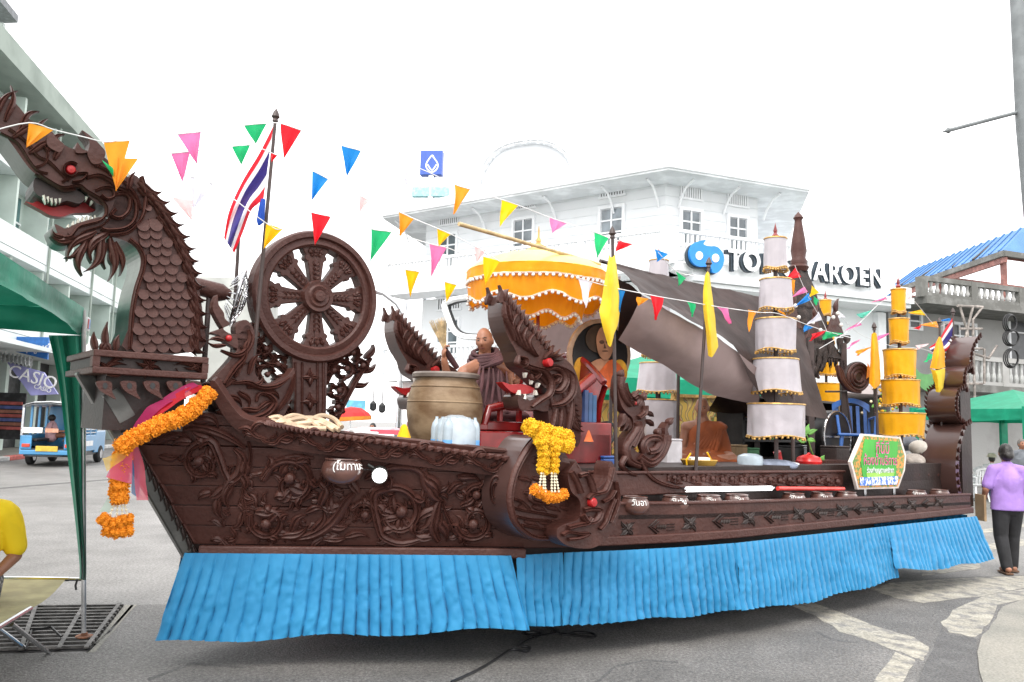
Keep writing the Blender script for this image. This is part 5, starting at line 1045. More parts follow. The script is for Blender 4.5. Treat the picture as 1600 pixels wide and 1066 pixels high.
# ---- throne, red chair, yellow umbrella
fbox(-.35, 1.1, -.62, .62, 1.34, 1.60).build('throne_base', REDDK, label='low dark red lacquered throne base under the broom monk', cat='throne base', bevel=.01)
thr = thing('red_throne', 'carved glossy red throne around the broom monk', 'throne', FW(.4, 0, 1.6))
fbox(-.2, .95, -.5, .5, 1.605, 1.68).build('seat', REDDK, thr, bevel=.01); fbox(-.32, -.22, -.55, .55, 1.605, 1.66).build('front_rail', REDDK, thr, bevel=.01)
for w in (-.52, .52):
    MB().tube([FW(-.25, w, 1.62), FW(-.2, w, 1.78), FW(.1, w, 1.84), FW(.6, w, 1.86), FW(.95, w, 2.1)], [.03, .035, .04, .045, .05], 10).build('arm', REDDK, thr, smooth=True)
    for k in range(5): fbox(-.1+k*.2, -.07+k*.2, w-.02, w+.02, 1.68, 1.84).build('spindle', REDDK, thr)
mb = MB(); rows = []
for k in range(13):
    t = k/12; w = -.5+t; h = 2.05+.28*math.sin(PI*t); rows.append([FW(1.0, w, 1.62), FW(1.02+.03*math.sin(PI*t), w, 1.85), FW(1.1, w, h), FW(1.17, w, h-.02), FW(1.1, w, 1.85), FW(1.08, w, 1.62)])
mb.grid(rows, closed=True).build('back', REDDK, thr, smooth=True); MB().tube([FW(1.12, -.5+i/12, 2.06+.28*math.sin(PI*i/12)) for i in range(13)], .035, 8).build('back_moulding', REDDK, thr, smooth=True)
for k in range(3): MB().box(FW(-.36, .0, 1.40+.075*k), .02, 1.2, .03, (AX, AN, UP)).build('step_moulding', REDDK, thr)
ORG_C = cloth('orange_satin', srgb(250, 165, 15, .95), .45, .3, .35); YTOP = cloth('pale_yellow_satin', srgb(255, 235, 150, .95), .5, .1, .3); POM = mat('white_pompom', (.8, .77, .72), .9); LACE = mat('pink_lace', (.72, .5, .42), .8)
UMB = thing('parade_umbrella', 'large tasselled yellow ceremonial umbrella above the broom monk', 'umbrella', F(842, 600, 0))
uc = F(840, 432, 0); ur = 110*uc.y/FPX*1.02; uz = uc.z
def wav(a, k=9): return math.sin(a*k)
prof = [(.01, .235), (ur*.25, .22), (ur*.55, .175), (ur*.8, .11), (ur*.95, .05), (ur, .01)]
MB().lathe(prof, 72, Vector((uc.x, uc.y, uz)), cap=False, fn=lambda r, z, a: r*(1+.012*math.cos(a*10))).build('canopy', YTOP, UMB, smooth=True)
def val(z0, z1, r0, r1, n=144, wave=.035, amp=.012, seed=0):
    rows = []
    for i in range(n+1):
        a = 2*PI*i/n; row = []
        for v in range(7):
            q = v/6; r = (r0+(r1-r0)*q)*(1+amp*q*math.sin(a*36+seed)+.02*q*noise.noise((math.cos(a)*3, math.sin(a)*3, q*2+seed))); z = z0+(z1-z0)*q+wave*q*wav(a, 8)
            row.append(Vector((uc.x+r*math.cos(a), uc.y+r*math.sin(a), uz+z)))
        rows.append(row)
    return MB().grid(rows), [r[-1] for r in rows]
mb, e1 = val(.012, -.09, ur, ur*1.0, wave=.004); mb.build('upper_valance', ORG_C, UMB, smooth=True)
mb, e2 = val(-.085, -.27, ur*.985, ur*.96, wave=.035, seed=2); mb.build('lower_valance', ORG_C, UMB, smooth=True)
mb, e3 = val(-.01, -.40, ur*.80, ur*.62, wave=.03, seed=5); mb.build('inner_valance', ORG_C, UMB, smooth=True)
pm = MB().ball((0, 0, 0), .016, 8, 6).mesh('pompom', POM, None, True)
for E_, nm in ((e1, 'upper'), (e2, 'lower'), (e3, 'inner')):
    MB().tube(E_, .009, 5, False).build('lace_trim', LACE, UMB)
    for i in range(0, 144, 2): link('pompom', pm, UMB, Matrix.Translation(E_[i]-UP*.016))
MB().tube([FW(uwz(uc)[0]+.05, .0, 1.65), Vector((uc.x, uc.y, uz+.2))], .017, 10).build('pole', REDDK, UMB, smooth=True)
tp = Vector((uc.x, uc.y, uz+.225)); MB().lathe([(.14, 0), (.11, .03), (.07, .05), (.075, .06), (.04, .08), (.02, .10), (.025, .12), (.01, .15), (.008, .22), (.002, .26)], 16, tp).build('finial', GOLD, UMB, smooth=True)
for k in range(8):
    a = k*PI/4; MB().tube([Vector((uc.x, uc.y, uz-.05)), Vector((uc.x+ur*.95*math.cos(a), uc.y+ur*.95*math.sin(a), uz+.03))], .006, 5).build('rib', GOLD, UMB)
BAM = mat('bamboo', (.50, .36, .18), .5, .2, 9); mb = MB(); a, b = F(717, 350, .7), F(938, 413, .45); mb.tube([a, a.lerp(b, .02), a.lerp(b, .5)-UP*.0, b], [.017, .017, .015, .013], 10); mb.build('bamboo_pole', BAM, smooth=True, label='long bamboo pole slanting across the umbrella top', cat='pole')

# ---- tarpaulin shelter over the aft deck
TARP = mat('dark_brown_tarp', (.034, .022, .020), .6, .2, 3, .3, 10, spec=.15); TARPG = cloth('grey_tarp_inside', (.33, .25, .24), .5, .2, .3)
tr = thing('tarpaulin_shelter', 'brown tarpaulin with grey inside stretched over the aft deck', 'tarpaulin', FW(2.5, 0, 1.34))
drape([[(940, 406, .1), (1010, 424, .1), (1100, 445, .1), (1195, 466, .1), (1250, 492, .1)], [(978, 430, .6), (1050, 475, .65), (1125, 508, .65), (1215, 540, .65), (1268, 570, .6)], [(1002, 458, .95), (1090, 507, 1.0), (1145, 540, 1.0), (1198, 628, 1.0), (1294, 656, .9)]], 40, 24, .03, 4, 1).build('roof_sheet', TARP, tr, smooth=True)
drape([[(1003, 462, .93), (1065, 496, .95), (1125, 531, .97), (1191, 580, .98)], [(985, 500, .85), (1045, 540, .85), (1110, 580, .86), (1188, 610, .9)], [(966, 532, .6), (1035, 570, .6), (1105, 614, .62), (1185, 632, .7)]], 36, 22, .03, 3, 5).build('lifted_sheet', TARPG, tr, smooth=True)
drape([[(966, 436, .8), (985, 446, .85), (1003, 462, .93)], [(968, 490, .6), (976, 500, .6), (984, 505, .6)], [(964, 530, .3), (968, 536, .3), (972, 538, .3)]], 14, 20, .02, 5, 9).build('corner_flap', TARP, tr, smooth=True)
drape([[(800, 575, -.8), (855, 500, -.8), (905, 468, -.6), (970, 430, -.3)], [(800, 590, -.9), (860, 550, -.9), (910, 530, -.8), (968, 536, -.4)], [(800, 600, -1.0), (865, 580, -1.0), (915, 572, -1.0), (985, 560, -.8)]], 30, 18, .03, 3, 12).build('rear_sheet', TARPG, tr, smooth=True)
drape([[(1120, 618, -.15), (1160, 625, -.1), (1198, 630, .3)], [(1110, 635, -.5), (1160, 650, -.4), (1230, 650, .2)], [(1100, 640, -.9), (1180, 660, -.8), (1285, 655, .2)]], 20, 16, .02, 4, 15).build('inner_sheet', TARP, tr, smooth=True)
PO = mat('dark_pole', (.045, .028, .025), .5, .2)
for (x, y, w) in ((1060, 585, -.6), (1030, 610, -.9), (1238, 560, .9)): MB().tube([F(x, y, w), FW(uwz(F(x, y, w))[0], w, 1.34)], .02, 8).build('post', PO, tr)
MB().tube([F(938, 408, .1), F(1252, 490, .1)], .02, 8).build('ridge_pole', PO, tr)

# ---- portrait board (oval, generic seated monk)
POR = thing('portrait_board', 'oval portrait board of an elderly monk in orange robe, on a stand', 'portrait', F(938, 690, .2)); Sp = WP(.2)
TANR = mat('tan_frame', (.5, .33, .22), .6); SKINP = mat('print_skin', (.42, .20, .11), .6, .2, 5); ROBP = mat('print_orange', (.62, .11, .02), .6, .25, 6); LEAFP = mat('print_gold', (.65, .33, .03), .6, .2, 8)
ell = lambda cx, cy, rx, ry, n=28: [(cx+rx*math.cos(2*PI*i/n), cy+ry*math.sin(2*PI*i/n)) for i in range(n)]
def lay(pts, h, m, nm, smooth=False):
    mb = MB(); plate(mb, Sp, pts, h-.004, h, 3, smooth=smooth); mb.build(nm, m, POR)
mb = MB(); plate(mb, Sp, ell(937, 555, 49, 57), -.03, 0, smooth=False); mb.build('frame', TANR, POR, bevel=.004)
lay(ell(937, 556, 43, 51), .006, BLACK, 'backdrop'); lay(ell(907, 580, 12, 22), .012, LEAFP, 'gold_panel'); lay(ell(967, 582, 12, 20), .012, LEAFP, 'gold_panel'); lay(ell(935, 530, 22, 22), .018, mat('print_umber', (.06, .035, .02), .6), 'dark_arch')
lay([(912, 575), (930, 562), (948, 562), (966, 575), (972, 590), (960, 604), (938, 607), (918, 604), (905, 592)], .024, SKINP, 'shoulders', True)
lay([(952, 562), (968, 574), (973, 590), (960, 603), (938, 606), (920, 603), (922, 592), (936, 578)], .03, ROBP, 'robe', True)
lay([(928, 532), (931, 518), (938, 511), (946, 511), (953, 519), (955, 532), (954, 546), (948, 560), (939, 562), (931, 552)], .036, SKINP, 'face', True)
for x in (936, 946): lay(ell(x, 535, 4, 3, 10), .04, mat('print_dark', (.12, .06, .04), .6) if 'print_dark' not in MATS else MATS['print_dark'], 'spectacle')
lay(ell(941, 549, 5, 1.2, 10), .04, MATS['print_dark'], 'mouth'); lay([(940, 537), (943, 545), (939, 545)], .04, MATS['print_dark'], 'nose')
for x in (925, 955): MB().bar(F(x, 600, .16), FW(uwz(F(x, 600, .16))[0], .16, 1.34), .03).build('stand_leg', PO, POR)

# ---- tiered ceremonial umbrellas
SILV = cloth('silver_satin', (.46, .43, .46), .35, .35, .15, spec=.4); GOLDC = cloth('gold_satin', srgb(235, 170, 20, .9), .4, .4, .2)
def tiered(P, top, tiers, m, label, group, polem=PO, seed=0):
    """tiers: (z0, z1, r_bottom, r_top)"""
    o = thing('tiered_umbrella', label, 'tiered umbrella', P, group); MB().tube([P, Vector((P.x, P.y, top))], .022, 8).build('pole', polem, o, smooth=True)
    for k, (z0, z1, r0, r1) in enumerate(tiers):
        n = 60; rows = []
        for i in range(n):
            a = 2*PI*i/n; row = []
            for v in range(7):
                q = v/6; r = (r1+(r0-r1)*q)*(1+.03*math.sin(a*13+k)*q+.07*noise.noise((math.cos(a)*2+k, math.sin(a)*2, q+seed))*q); row.append(Vector((P.x+r*math.cos(a), P.y+r*math.sin(a), z1+(z0-z1)*q+.012*q*math.sin(a*3+k+seed))))
            rows.append(row)
        rows.append(rows[0]); t = MB().grid(rows).build('tier', m, o, smooth=True)
        MB().tube([r[0] for r in rows], .009, 5, False).build('top_cord', GOLD, t); MB().tube([r[-1] for r in rows], .007, 5, False).build('hem_cord', GOLD, t)
        fr = MB()
        for i in range(0, n, 2): fr.ball(rows[i][-1]-UP*.018, .012, 6, 4)
        fr.build('tassels', GOLD, t, kind='stuff')
        for a in range(4): MB().tube([Vector((P.x, P.y, z1-.01)), Vector((P.x+r1*math.cos(a*PI/2), P.y+r1*math.sin(a*PI/2), z1-.005))], .004, 4).build('spoke', GOLD, t)
    MB().lathe([(.02, 0), (.035, .02), (.015, .05), (.022, .07), (.006, .13), (.001, .16)], 10, Vector((P.x, P.y, top))).build('finial', REDDK, o, smooth=True); return o
def tiers_px(x, w, lst):
    out = []
    for y0, y1, hw, hw2 in lst:
        a, b = F(x, y0, w), F(x, y1, w); out.append((b.z, a.z, hw2*b.y/FPX, hw*a.y/FPX))
    return out
def place_t(x, ybase, ytop, w, lst, m, label, group, zb_=1.2, seed=0):
    P = F(x, ybase, w); tz = F(x, ytop, w).z; return tiered(Vector((P.x, P.y, zb_)), tz, tiers_px(x, w, lst), m, label, group, PO, seed)
place_t(1213, 735, 372, 1.05, [(632, 682, 43, 42), (562, 612, 34, 37), (500, 548, 31, 30), (438, 484, 24, 26), (374, 420, 17, 18)], SILV, 'five-tiered silver umbrella with gold tassels on the near bulwark', 'tiered umbrellas on the float')
place_t(1026, 700, 405, -1.0, [(625, 690, 30, 31), (568, 612, 28, 32), (520, 555, 22, 24), (470, 505, 18, 19), (407, 440, 15, 16)], SILV, 'silver tiered umbrella on the far side, half hidden by the tarpaulin', 'tiered umbrellas on the float', seed=3)
place_t(1409, 720, 452, 1.0, [(646, 680, 35, 31), (595, 632, 28, 26), (548, 588, 24, 22), (500, 535, 15, 13), (454, 488, 11, 10)], GOLDC, 'five-tiered golden umbrella above the green sign', 'tiered umbrellas on the float', seed=6)
place_t(1292, 690, 470, -1.0, [(600, 640, 24, 23), (548, 585, 18, 17), (505, 535, 13, 13), (470, 492, 9, 8)], GOLDC, 'golden tiered umbrella on the far side behind the thatched pavilion', 'tiered umbrellas on the float', seed=9)

# ---- dark pavilion with turned spire
pv = thing('spired_pavilion', 'dark thatched pavilion with slender turned brown spire near the stern', 'pavilion', FW(5.1, 0, 1.2)); pc = F(1248, 420, 0); pu = uwz(pc)[0]
pz = lambda y: F(1248, y, 0).z
MB().lathe([(.10, pz(425)), (.13, pz(418)), (.10, pz(414)), (.105, pz(408)), (.085, pz(404)), (.10, pz(392)), (.085, pz(375)), (.05, pz(350)), (.045, pz(345)), (.065, pz(341)), (.045, pz(337)), (.0, pz(331))], 16, Vector((pc.x, pc.y, 0)), cap=False).build('spire', BROWN2, pv, smooth=True)
THA = mat('dark_thatch', (.028, .018, .015), .8, .3, 12, .8, 40)
for k, (ya, yb, ra, rb) in enumerate(((425, 480, .11, .26), (470, 530, .22, .42), (520, 560, .38, .55))):
    MB().lathe([(ra, pz(ya)), (rb*.8, pz((ya+yb)/2)), (rb, pz(yb)), (rb*.9, pz(yb+4)), (ra*.8, pz(yb))], 4, Vector((pc.x, pc.y, 0)), (AX*.707+AN*.707, AN*.707-AX*.707, UP), cap=False).build('roof_tier', THA, pv)
    mb = MB()
    for i in range(44):
        a = 2*PI*i/44; r = rb*(1/max(abs(math.cos(a)), abs(math.sin(a))))*.74; p = FW(pu+r*math.cos(a), r*math.sin(a), pz(yb+2)); mb.tube([p, p-UP*random.uniform(.06, .14)], [.018, .003], 5)
    mb.build('thatch_fringe', THA, pv)
for s in (-1, 1):
    for (u_, w_) in ((s*.38, .38), (s*.38, -.38)): MB().bar(FW(pu+u_, w_, 1.2), FW(pu+u_, w_, pz(535)), .07).build('post', PO, pv)
for x, y in ((1306, 482), (1274, 490), (1240, 470)):
    mb = MB(); plate(mb, WP(.3), [(x, y), (x+14, y+44), (x-16, y+44)], -.03, 0, smooth=False); o = mb.build('gable', BROWN, pv, bevel=.005)
    mb = MB(); leaf(mb, WP(.3), x, y+6, -85, 22, 3, .3, .02, -.02); mb.build('gable_horn', BROWN, o); 
    for dx, dy in ((3, 8), (-4, 14), (8, 26)): MB().ball(F(x+dx, y+dy, .34), .026, 8, 6).build('white_ball', POM, o)
mb = MB()
for x, y, l in ((1272, 560, 40), (1282, 556, 46), (1262, 560, 36), (1300, 548, 24), (1314, 540, 20), (1290, 560, 34), (1325, 536, 16)):
    for k in range(4): leaf(mb, WP(.35+.02*k), x+k*2-4, y-12, 85+k*6, l, 3, .3, .01, -.01)
mb.build('hanging_fringe', THA, pv)
# ================================================================ BUNTING
FC = {'r': srgb(235, 30, 45), 'g': srgb(40, 190, 120), 'b': srgb(30, 140, 220), 'y': srgb(255, 205, 10), 'o': srgb(250, 165, 45), 'p': srgb(240, 130, 185), 'w': srgb(235, 235, 245), 'c': srgb(255, 215, 215), 't': srgb(110, 215, 190)}
FM = {k: cloth('pennant_'+k, tuple(x*.92 for x in v), .5, .15, .5) for k, v in FC.items()}
CN = {'r': 'red', 'g': 'green', 'b': 'blue', 'y': 'yellow', 'o': 'orange', 'p': 'pink', 'w': 'white', 'c': 'pale pink', 't': 'mint green'}
STR = mat('white_string', (.7, .7, .7), .8)
def bunting(label, line, flags, w0, w1=None, n=3):
    """string through px points; flags: (colour, (x,y),(x,y) top edge, (x,y) tip); w runs w0..w1 with x"""
    w1 = w0 if w1 is None else w1; xs = [p[0] for p in line]; x0, x1 = min(xs), max(xs); W = lambda x: w0+(w1-w0)*(x-x0)/max(1, x1-x0)
    o = thing('bunting', label, 'bunting', F(line[0][0], line[0][1], W(line[0][0])))
    MB().tube([F(x, y, W(x)) for x, y in cr(line, 4)], .0035, 5).build('string', STR, o)
    for i, (c, a, b, t) in enumerate(flags):
        A, B, T = F(*a, W(a[0])), F(*b, W(b[0])), F(*t, W(t[0])); N = (B-A).cross(T-A).normalized(); L = (B-A).length; rows = []
        for v in range(9):
            q = v/8; l, r_ = A.lerp(T, q), B.lerp(T, q); rows.append([l.lerp(r_, j/6)+N*(.045*L*4*q*(noise.noise((i*3.1, q*2.2, j*.35))))+N*.02*math.sin(j*1.3+i)*q*(1-q)*3 for j in range(7)])
        MB().grid(rows).build('pennant', FM[c], o, smooth=True)
bunting('bunting of orange pennants hanging across the dragon head', [(-20, 207), (45, 192), (84, 203), (130, 214), (165, 222), (203, 220), (250, 246)], [('o', (45, 192), (84, 203), (41, 231)), ('o', (162, 222), (203, 220), (182, 298)), ('o', (180, 247), (216, 248), (181, 299)), ('g', (159, 250), (176, 262), (177, 276))], .45)
bunting('highest bunting from the dragon over the wheel to the umbrella top', [(205, 222), (277, 210), (314, 206), (381, 196), (417, 193), (438, 193), (471, 204), (533, 227), (564, 236), (623, 258), (652, 262), (710, 288), (735, 296), (784, 312), (810, 321), (859, 340), (886, 349), (929, 363), (957, 374), (987, 381), (1022, 389), (1058, 425), (1105, 432)],
    [('p', (277, 210), (314, 206), (308, 257)), ('g', (381, 196), (417, 193), (400, 225)), ('r', (438, 193), (471, 204), (444, 248)), ('b', (533, 227), (564, 236), (542, 276)), ('w', (623, 258), (652, 262), (635, 290)), ('o', (710, 288), (735, 296), (709, 335)), ('y', (784, 312), (810, 321), (780, 355)), ('p', (859, 340), (886, 349), (863, 364)), ('g', (929, 363), (951, 372), (933, 403)), ('r', (967, 375), (988, 382), (962, 393)), ('b', (1022, 389), (1044, 397), (1027, 409)), ('g', (1056, 424), (1072, 435), (1060, 447))], .3, 1.0)
bunting('second bunting passing behind the flag pole down to the umbrella', [(250, 243), (267, 240), (297, 237), (362, 229), (391, 227), (424, 239), (488, 267), (513, 280), (560, 305), (623, 331), (647, 342), (683, 357), (704, 366), (742, 385), (780, 408)],
    [('p', (267, 240), (297, 237), (285, 285)), ('g', (362, 229), (391, 227), (377, 258)), ('r', (423, 238), (434, 243), (424, 254)), ('b', (488, 267), (513, 280), (487, 314)), ('c', (560, 303), (580, 310), (562, 332)), ('o', (623, 331), (647, 342), (624, 371)), ('y', (683, 357), (704, 366), (685, 386)), ('c', (742, 385), (760, 391), (745, 411)), ('y', (755, 401), (781, 408), (758, 446))], .25, 1.0)
bunting('third bunting crossing in front of the wheel top with red and green pennants', [(262, 268), (297, 276), (333, 288), (416, 349), (442, 357), (486, 332), (517, 339), (580, 358), (612, 363), (671, 381), (698, 387), (730, 400)],
    [('w', (297, 276), (333, 288), (302, 327)), ('c', (268, 308), (302, 313), (300, 345)), ('y', (416, 349), (442, 358), (412, 389)), ('r', (486, 332), (517, 339), (492, 383)), ('g', (580, 358), (612, 363), (579, 408)), ('p', (671, 381), (698, 387), (674, 431))], .25, .8)
bunting('short lowest bunting of two yellow pennants left of the umbrella', [(600, 410), (633, 421), (655, 425), (695, 440), (713, 445), (735, 450)], [('y', (633, 421), (655, 425), (641, 465)), ('y', (695, 440), (714, 445), (698, 472))], .5, .7)
bunting('bunting along the tarpaulin front from flag pole to pavilion', [(902, 434), (926, 441), (960, 450), (1016, 461), (1037, 465), (1073, 471), (1119, 479), (1183, 488), (1215, 490), (1262, 508), (1292, 518), (1330, 528)],
    [('w', (904, 436), (926, 441), (916, 481)), ('b', (966, 453), (977, 455), (968, 488)), ('o', (995, 464), (1014, 467), (998, 478)), ('r', (1016, 461), (1037, 465), (1025, 500)), ('g', (1073, 471), (1087, 475), (1082, 495)), ('p', (1119, 479), (1138, 481), (1141, 506)), ('o', (1169, 484), (1183, 487), (1169, 519)), ('o', (1213, 484), (1228, 494), (1222, 487)), ('b', (1258, 508), (1272, 511), (1256, 519)), ('g', (1290, 518), (1318, 521), (1286, 531)), ('r', (1268, 522), (1292, 516), (1266, 533))], 1.25, 1.3)
bunting('steep bunting hanging from the spire with windblown pennants', [(1242, 415), (1252, 440), (1266, 470), (1284, 500), (1292, 518)], [('r', (1243, 418), (1252, 433), (1228, 437)), ('o', (1237, 436), (1243, 438), (1240, 460)), ('p', (1257, 448), (1262, 456), (1237, 465)), ('b', (1263, 458), (1268, 468), (1242, 479)), ('y', (1268, 446), (1280, 457), (1265, 464)), ('w', (1279, 487), (1285, 500), (1261, 507)), ('g', (1271, 462), (1280, 470), (1274, 478))], .9)
bunting('bunting rising from pavilion to the golden umbrella top', [(1280, 545), (1322, 520), (1345, 503), (1370, 478), (1388, 464), (1405, 450)], [('p', (1343, 503), (1347, 508), (1320, 517)), ('t', (1338, 491), (1366, 484), (1346, 497)), ('p', (1384, 464), (1388, 468), (1360, 473)), ('b', (1402, 450), (1406, 456), (1383, 464)), ('p', (1330, 536), (1345, 530), (1325, 545))], .9)
bunting('bunting from the golden umbrella down to the stern flag', [(1412, 450), (1440, 484), (1464, 510), (1490, 500)], [('y', (1439, 484), (1446, 493), (1418, 489)), ('o', (1463, 502), (1467, 512), (1436, 508)), ('c', (1418, 458), (1425, 468), (1416, 468)), ('b', (1484, 497), (1487, 502), (1464, 502)), ('r', (1440, 508), (1436, 516), (1427, 513))], .95)
bunting('far bunting crossing low behind the golden umbrella', [(1310, 490), (1340, 520), (1390, 540), (1440, 545), (1480, 560)], [('w', (1310, 486), (1322, 496), (1308, 497)), ('p', (1372, 525), (1398, 518), (1370, 532)), ('o', (1338, 548), (1365, 541), (1340, 556)), ('c', (1430, 540), (1452, 537), (1434, 546)), ('g', (1450, 552), (1464, 556), (1446, 566))], -.6)

# ---- flag poles and flags
def pole_flag(name, label, a, b, w, flags, r=.016, cat='flag'):
    A, B = F(*a, w), F(*b, w); o = thing(name, label, cat, B); MB().tube([B, A], [r, r*.8], 8).build('pole', PO, o, smooth=True)
    d = (A-B).normalized(); MB().lathe([(r*1.4, 0), (r*1.1, .02), (r*1.9, .035), (r*1.2, .07), (.001, .1)], 10, A, (d.orthogonal().normalized(), d.cross(d.orthogonal().normalized()), d)).build('finial', PO, o, smooth=True)
    for m, ctrl in flags: drape(ctrl, 12, 24, .02, 7, random.random()*9).build('flag', m, o, smooth=True)
    return o
YF = cloth('yellow_flag', srgb(255, 220, 60, .95), .6, .3, .4); YF2 = cloth('amber_flag', srgb(255, 180, 20, .95), .6, .3, .4)
pole_flag('yellow_flag', 'pale yellow flag knotted to a pole beside the portrait', (957, 372), (963, 738), 1.22, [(YF, [[(952, 398, 1.24), (956, 402, 1.3), (961, 398, 1.24)], [(946, 430, 1.2), (955, 432, 1.34), (965, 428, 1.24)], [(940, 470, 1.2), (955, 475, 1.32), (969, 470, 1.24)], [(937, 492, 1.24), (952, 505, 1.3), (966, 505, 1.24)], [(950, 538, 1.24), (955, 540, 1.26), (960, 520, 1.24)]])])
pole_flag('yellow_flag', 'bright yellow flag hanging on the pole at the tarpaulin middle', (1107, 418), (1087, 738), 1.22, [(YF, [[(1101, 432, 1.24), (1105, 425, 1.26), (1109, 428, 1.22)], [(1098, 470, 1.24), (1106, 472, 1.3), (1114, 470, 1.24)], [(1101, 500, 1.24), (1109, 510, 1.32), (1118, 508, 1.24)], [(1106, 556, 1.24), (1113, 558, 1.28), (1122, 542, 1.24)]])])
pole_flag('yellow_flag', 'narrow yellow flag on the pole right of the dark round shield', (1366, 516), (1372, 700), .9, [(YF2, [[(1362, 522, .92), (1366, 520, .95), (1370, 524, .92)], [(1360, 560, .92), (1366, 562, .98), (1374, 560, .92)], [(1358, 600, .92), (1366, 608, .98), (1376, 600, .92)]])])
pole_flag('yellow_flag', 'amber and yellow folded flag on the pole before the stern', (1468, 508), (1472, 715), 1.1, [(YF2, [[(1465, 530, 1.12), (1468, 526, 1.15), (1472, 530, 1.12)], [(1458, 552, 1.12), (1466, 553, 1.2), (1476, 550, 1.12)], [(1453, 575, 1.12), (1464, 577, 1.2), (1477, 574, 1.12)]]), (YF, [[(1453, 576, 1.125), (1464, 578, 1.21), (1477, 575, 1.125)], [(1460, 600, 1.12), (1467, 600, 1.18), (1475, 597, 1.12)], [(1463, 612, 1.12), (1468, 613, 1.14), (1473, 612, 1.12)]])])
RF, WF_, NF = cloth('flag_red', srgb(225, 40, 55), .6, .2, .45), cloth('flag_white', (.85, .85, .87), .6, .15, .45), cloth('flag_navy', srgb(55, 45, 120), .6, .2, .35)
def tricolour(o, top, bot, w, n=26):
    """top/bot: px paths of the upper and lower edge, hoist to fly; five stripes 1-1-2-1-1"""
    T, B = cr(top, 8), cr(bot, 8); edges = [0, 1/6, 2/6, 4/6, 5/6, 1]; ms = [RF, WF_, NF, WF_, RF]
    for s in range(5):
        rows = []
        for i, (t, b) in enumerate(zip(T, B)):
            q = i/len(T); row = []
            for j in range(4 if s != 2 else 7):
                e = edges[s]+(edges[s+1]-edges[s])*j/(3 if s != 2 else 6); x, y = t[0]+(b[0]-t[0])*e, t[1]+(b[1]-t[1])*e
                row.append(F(x, y, w+.10*q*math.sin(e*7+q*5)+.03*q*noise.noise((q*4, e*3, s*0))))
            rows.append(row)
        MB().grid(rows).build('stripe', ms[s], o, smooth=True)
tf = pole_flag('national_flag', 'red white and blue striped flag on the tall pole beside the wheel', (430, 190), (389, 640), .22, [])
tricolour(tf, [(427, 197), (405, 240), (378, 285), (358, 330), (350, 372)], [(412, 310), (404, 318), (392, 330), (380, 362), (366, 396)], .24)
mb = MB(); mb.tube([F(411, 312, .25), F(407, 345, .27), F(404, 352, .27)], [.02, .03, .008], 6); mb.build('blue_ribbon', cloth('blue_ribbon', srgb(40, 90, 190), .5), tf, smooth=True)
tf2 = pole_flag('flag_pole', 'bare dark pole leaning behind the electric fan', (374, 352), (362, 560), -.2, [], cat='pole')
tf3 = pole_flag('national_flag', 'red white and blue striped flag at the stern', (1489, 492), (1491, 712), 1.0, [])
tricolour(tf3, [(1488, 497), (1476, 515), (1466, 532), (1452, 543)], [(1491, 533), (1484, 545), (1472, 552), (1458, 554)], 1.0)

# ================================================================ MARIGOLD GARLANDS AND RIBBONS
MAR = mat('marigold_orange', srgb(255, 150, 10, .85), .7, .25, 30); MARY = mat('marigold_yellow', srgb(255, 190, 15, .85), .7, .25, 30)
def flower_mesh(m):
    random.seed(3); mb = MB(); mb.ball((0, 0, 0), .72, 8, 6)
    for i in range(44):
        z = 1-2*(i+.5)/44; r = math.sqrt(max(0, 1-z*z)); a = i*2.39996; d = Vector((r*math.cos(a), r*math.sin(a), z)); t = d.orthogonal().normalized(); t = Matrix.Rotation(random.random()*6, 3, d) @ t; b = d.cross(t)
        c = d*random.uniform(.85, 1.05); mb.add([d*.5, c+t*.26-d*.05, c+d*.12, c-t*.26-d*.05, c+b*.12], [(0, 1, 2), (0, 2, 3), (1, 2, 4), (2, 3, 4)])
    return mb.mesh('marigold', m)
FLM = [flower_mesh(MAR), flower_mesh(MARY)]
def garland(o, path, rad, step, mi=0, ring=6, jit=.25):
    """marigolds packed round a 3-D path"""
    P = [Vector(p) for p in cr([tuple(p) for p in path], 8)]; d = 0; last = None
    T = None
    for i in range(len(P)):
        if last is not None and (P[i]-last).length < step: continue
        last = P[i]; T = (P[min(i+1, len(P)-1)]-P[max(0, i-1)]).normalized(); N = T.orthogonal().normalized(); B = T.cross(N); ph = random.random()*6
        for k in range(ring):
            a = ph+2*PI*k/ring; c = P[i]+(N*math.cos(a)+B*math.sin(a))*rad*.55+T*random.uniform(-.2, .2)*step; s = rad*random.uniform(.62, .85)
            link('marigold', FLM[mi], o, Matrix.Translation(c) @ Matrix.Rotation(random.random()*6, 4, Vector((random.random(), random.random(), random.random())).normalized()) @ Matrix.Scale(s, 4))
gn = thing('marigold_garland', 'yellow marigold garland draped over the naga breast', 'garland', F(860, 785, 1.6))
q_ = lambda L, w: [F(x, y, w) for x, y in L]
garland(gn, q_([(828, 668), (846, 674), (866, 680), (892, 688)], 1.5), .052, .04, 1, 6); garland(gn, q_([(842, 684), (862, 692), (890, 698)], 1.55), .042, .036, 1, 6)
garland(gn, q_([(846, 690), (850, 712), (848, 738)], 1.58), .036, .032, 1, 5); garland(gn, q_([(866, 700), (866, 722), (864, 742)], 1.58), .034, .032, 1, 5)
garland(gn, q_([(836, 765), (848, 772), (860, 777), (872, 777), (884, 770)], 1.58), .034, .03, 0, 5)
for x0, x1 in ((846, 842), (849, 849), (851, 852), (862, 862), (866, 867), (868, 873)):
    mb = MB(); a, b = F(x0, 740, 1.6), F(x1, 768, 1.6); mb.tube([a, b], .003, 4)
    for i in range(7): mb.ball(a.lerp(b, i/6), .009, 6, 4)
    mb.build('jasmine_string', mat('jasmine', (.75, .68, .5), .7) if 'jasmine' not in MATS else MATS['jasmine'], gn)
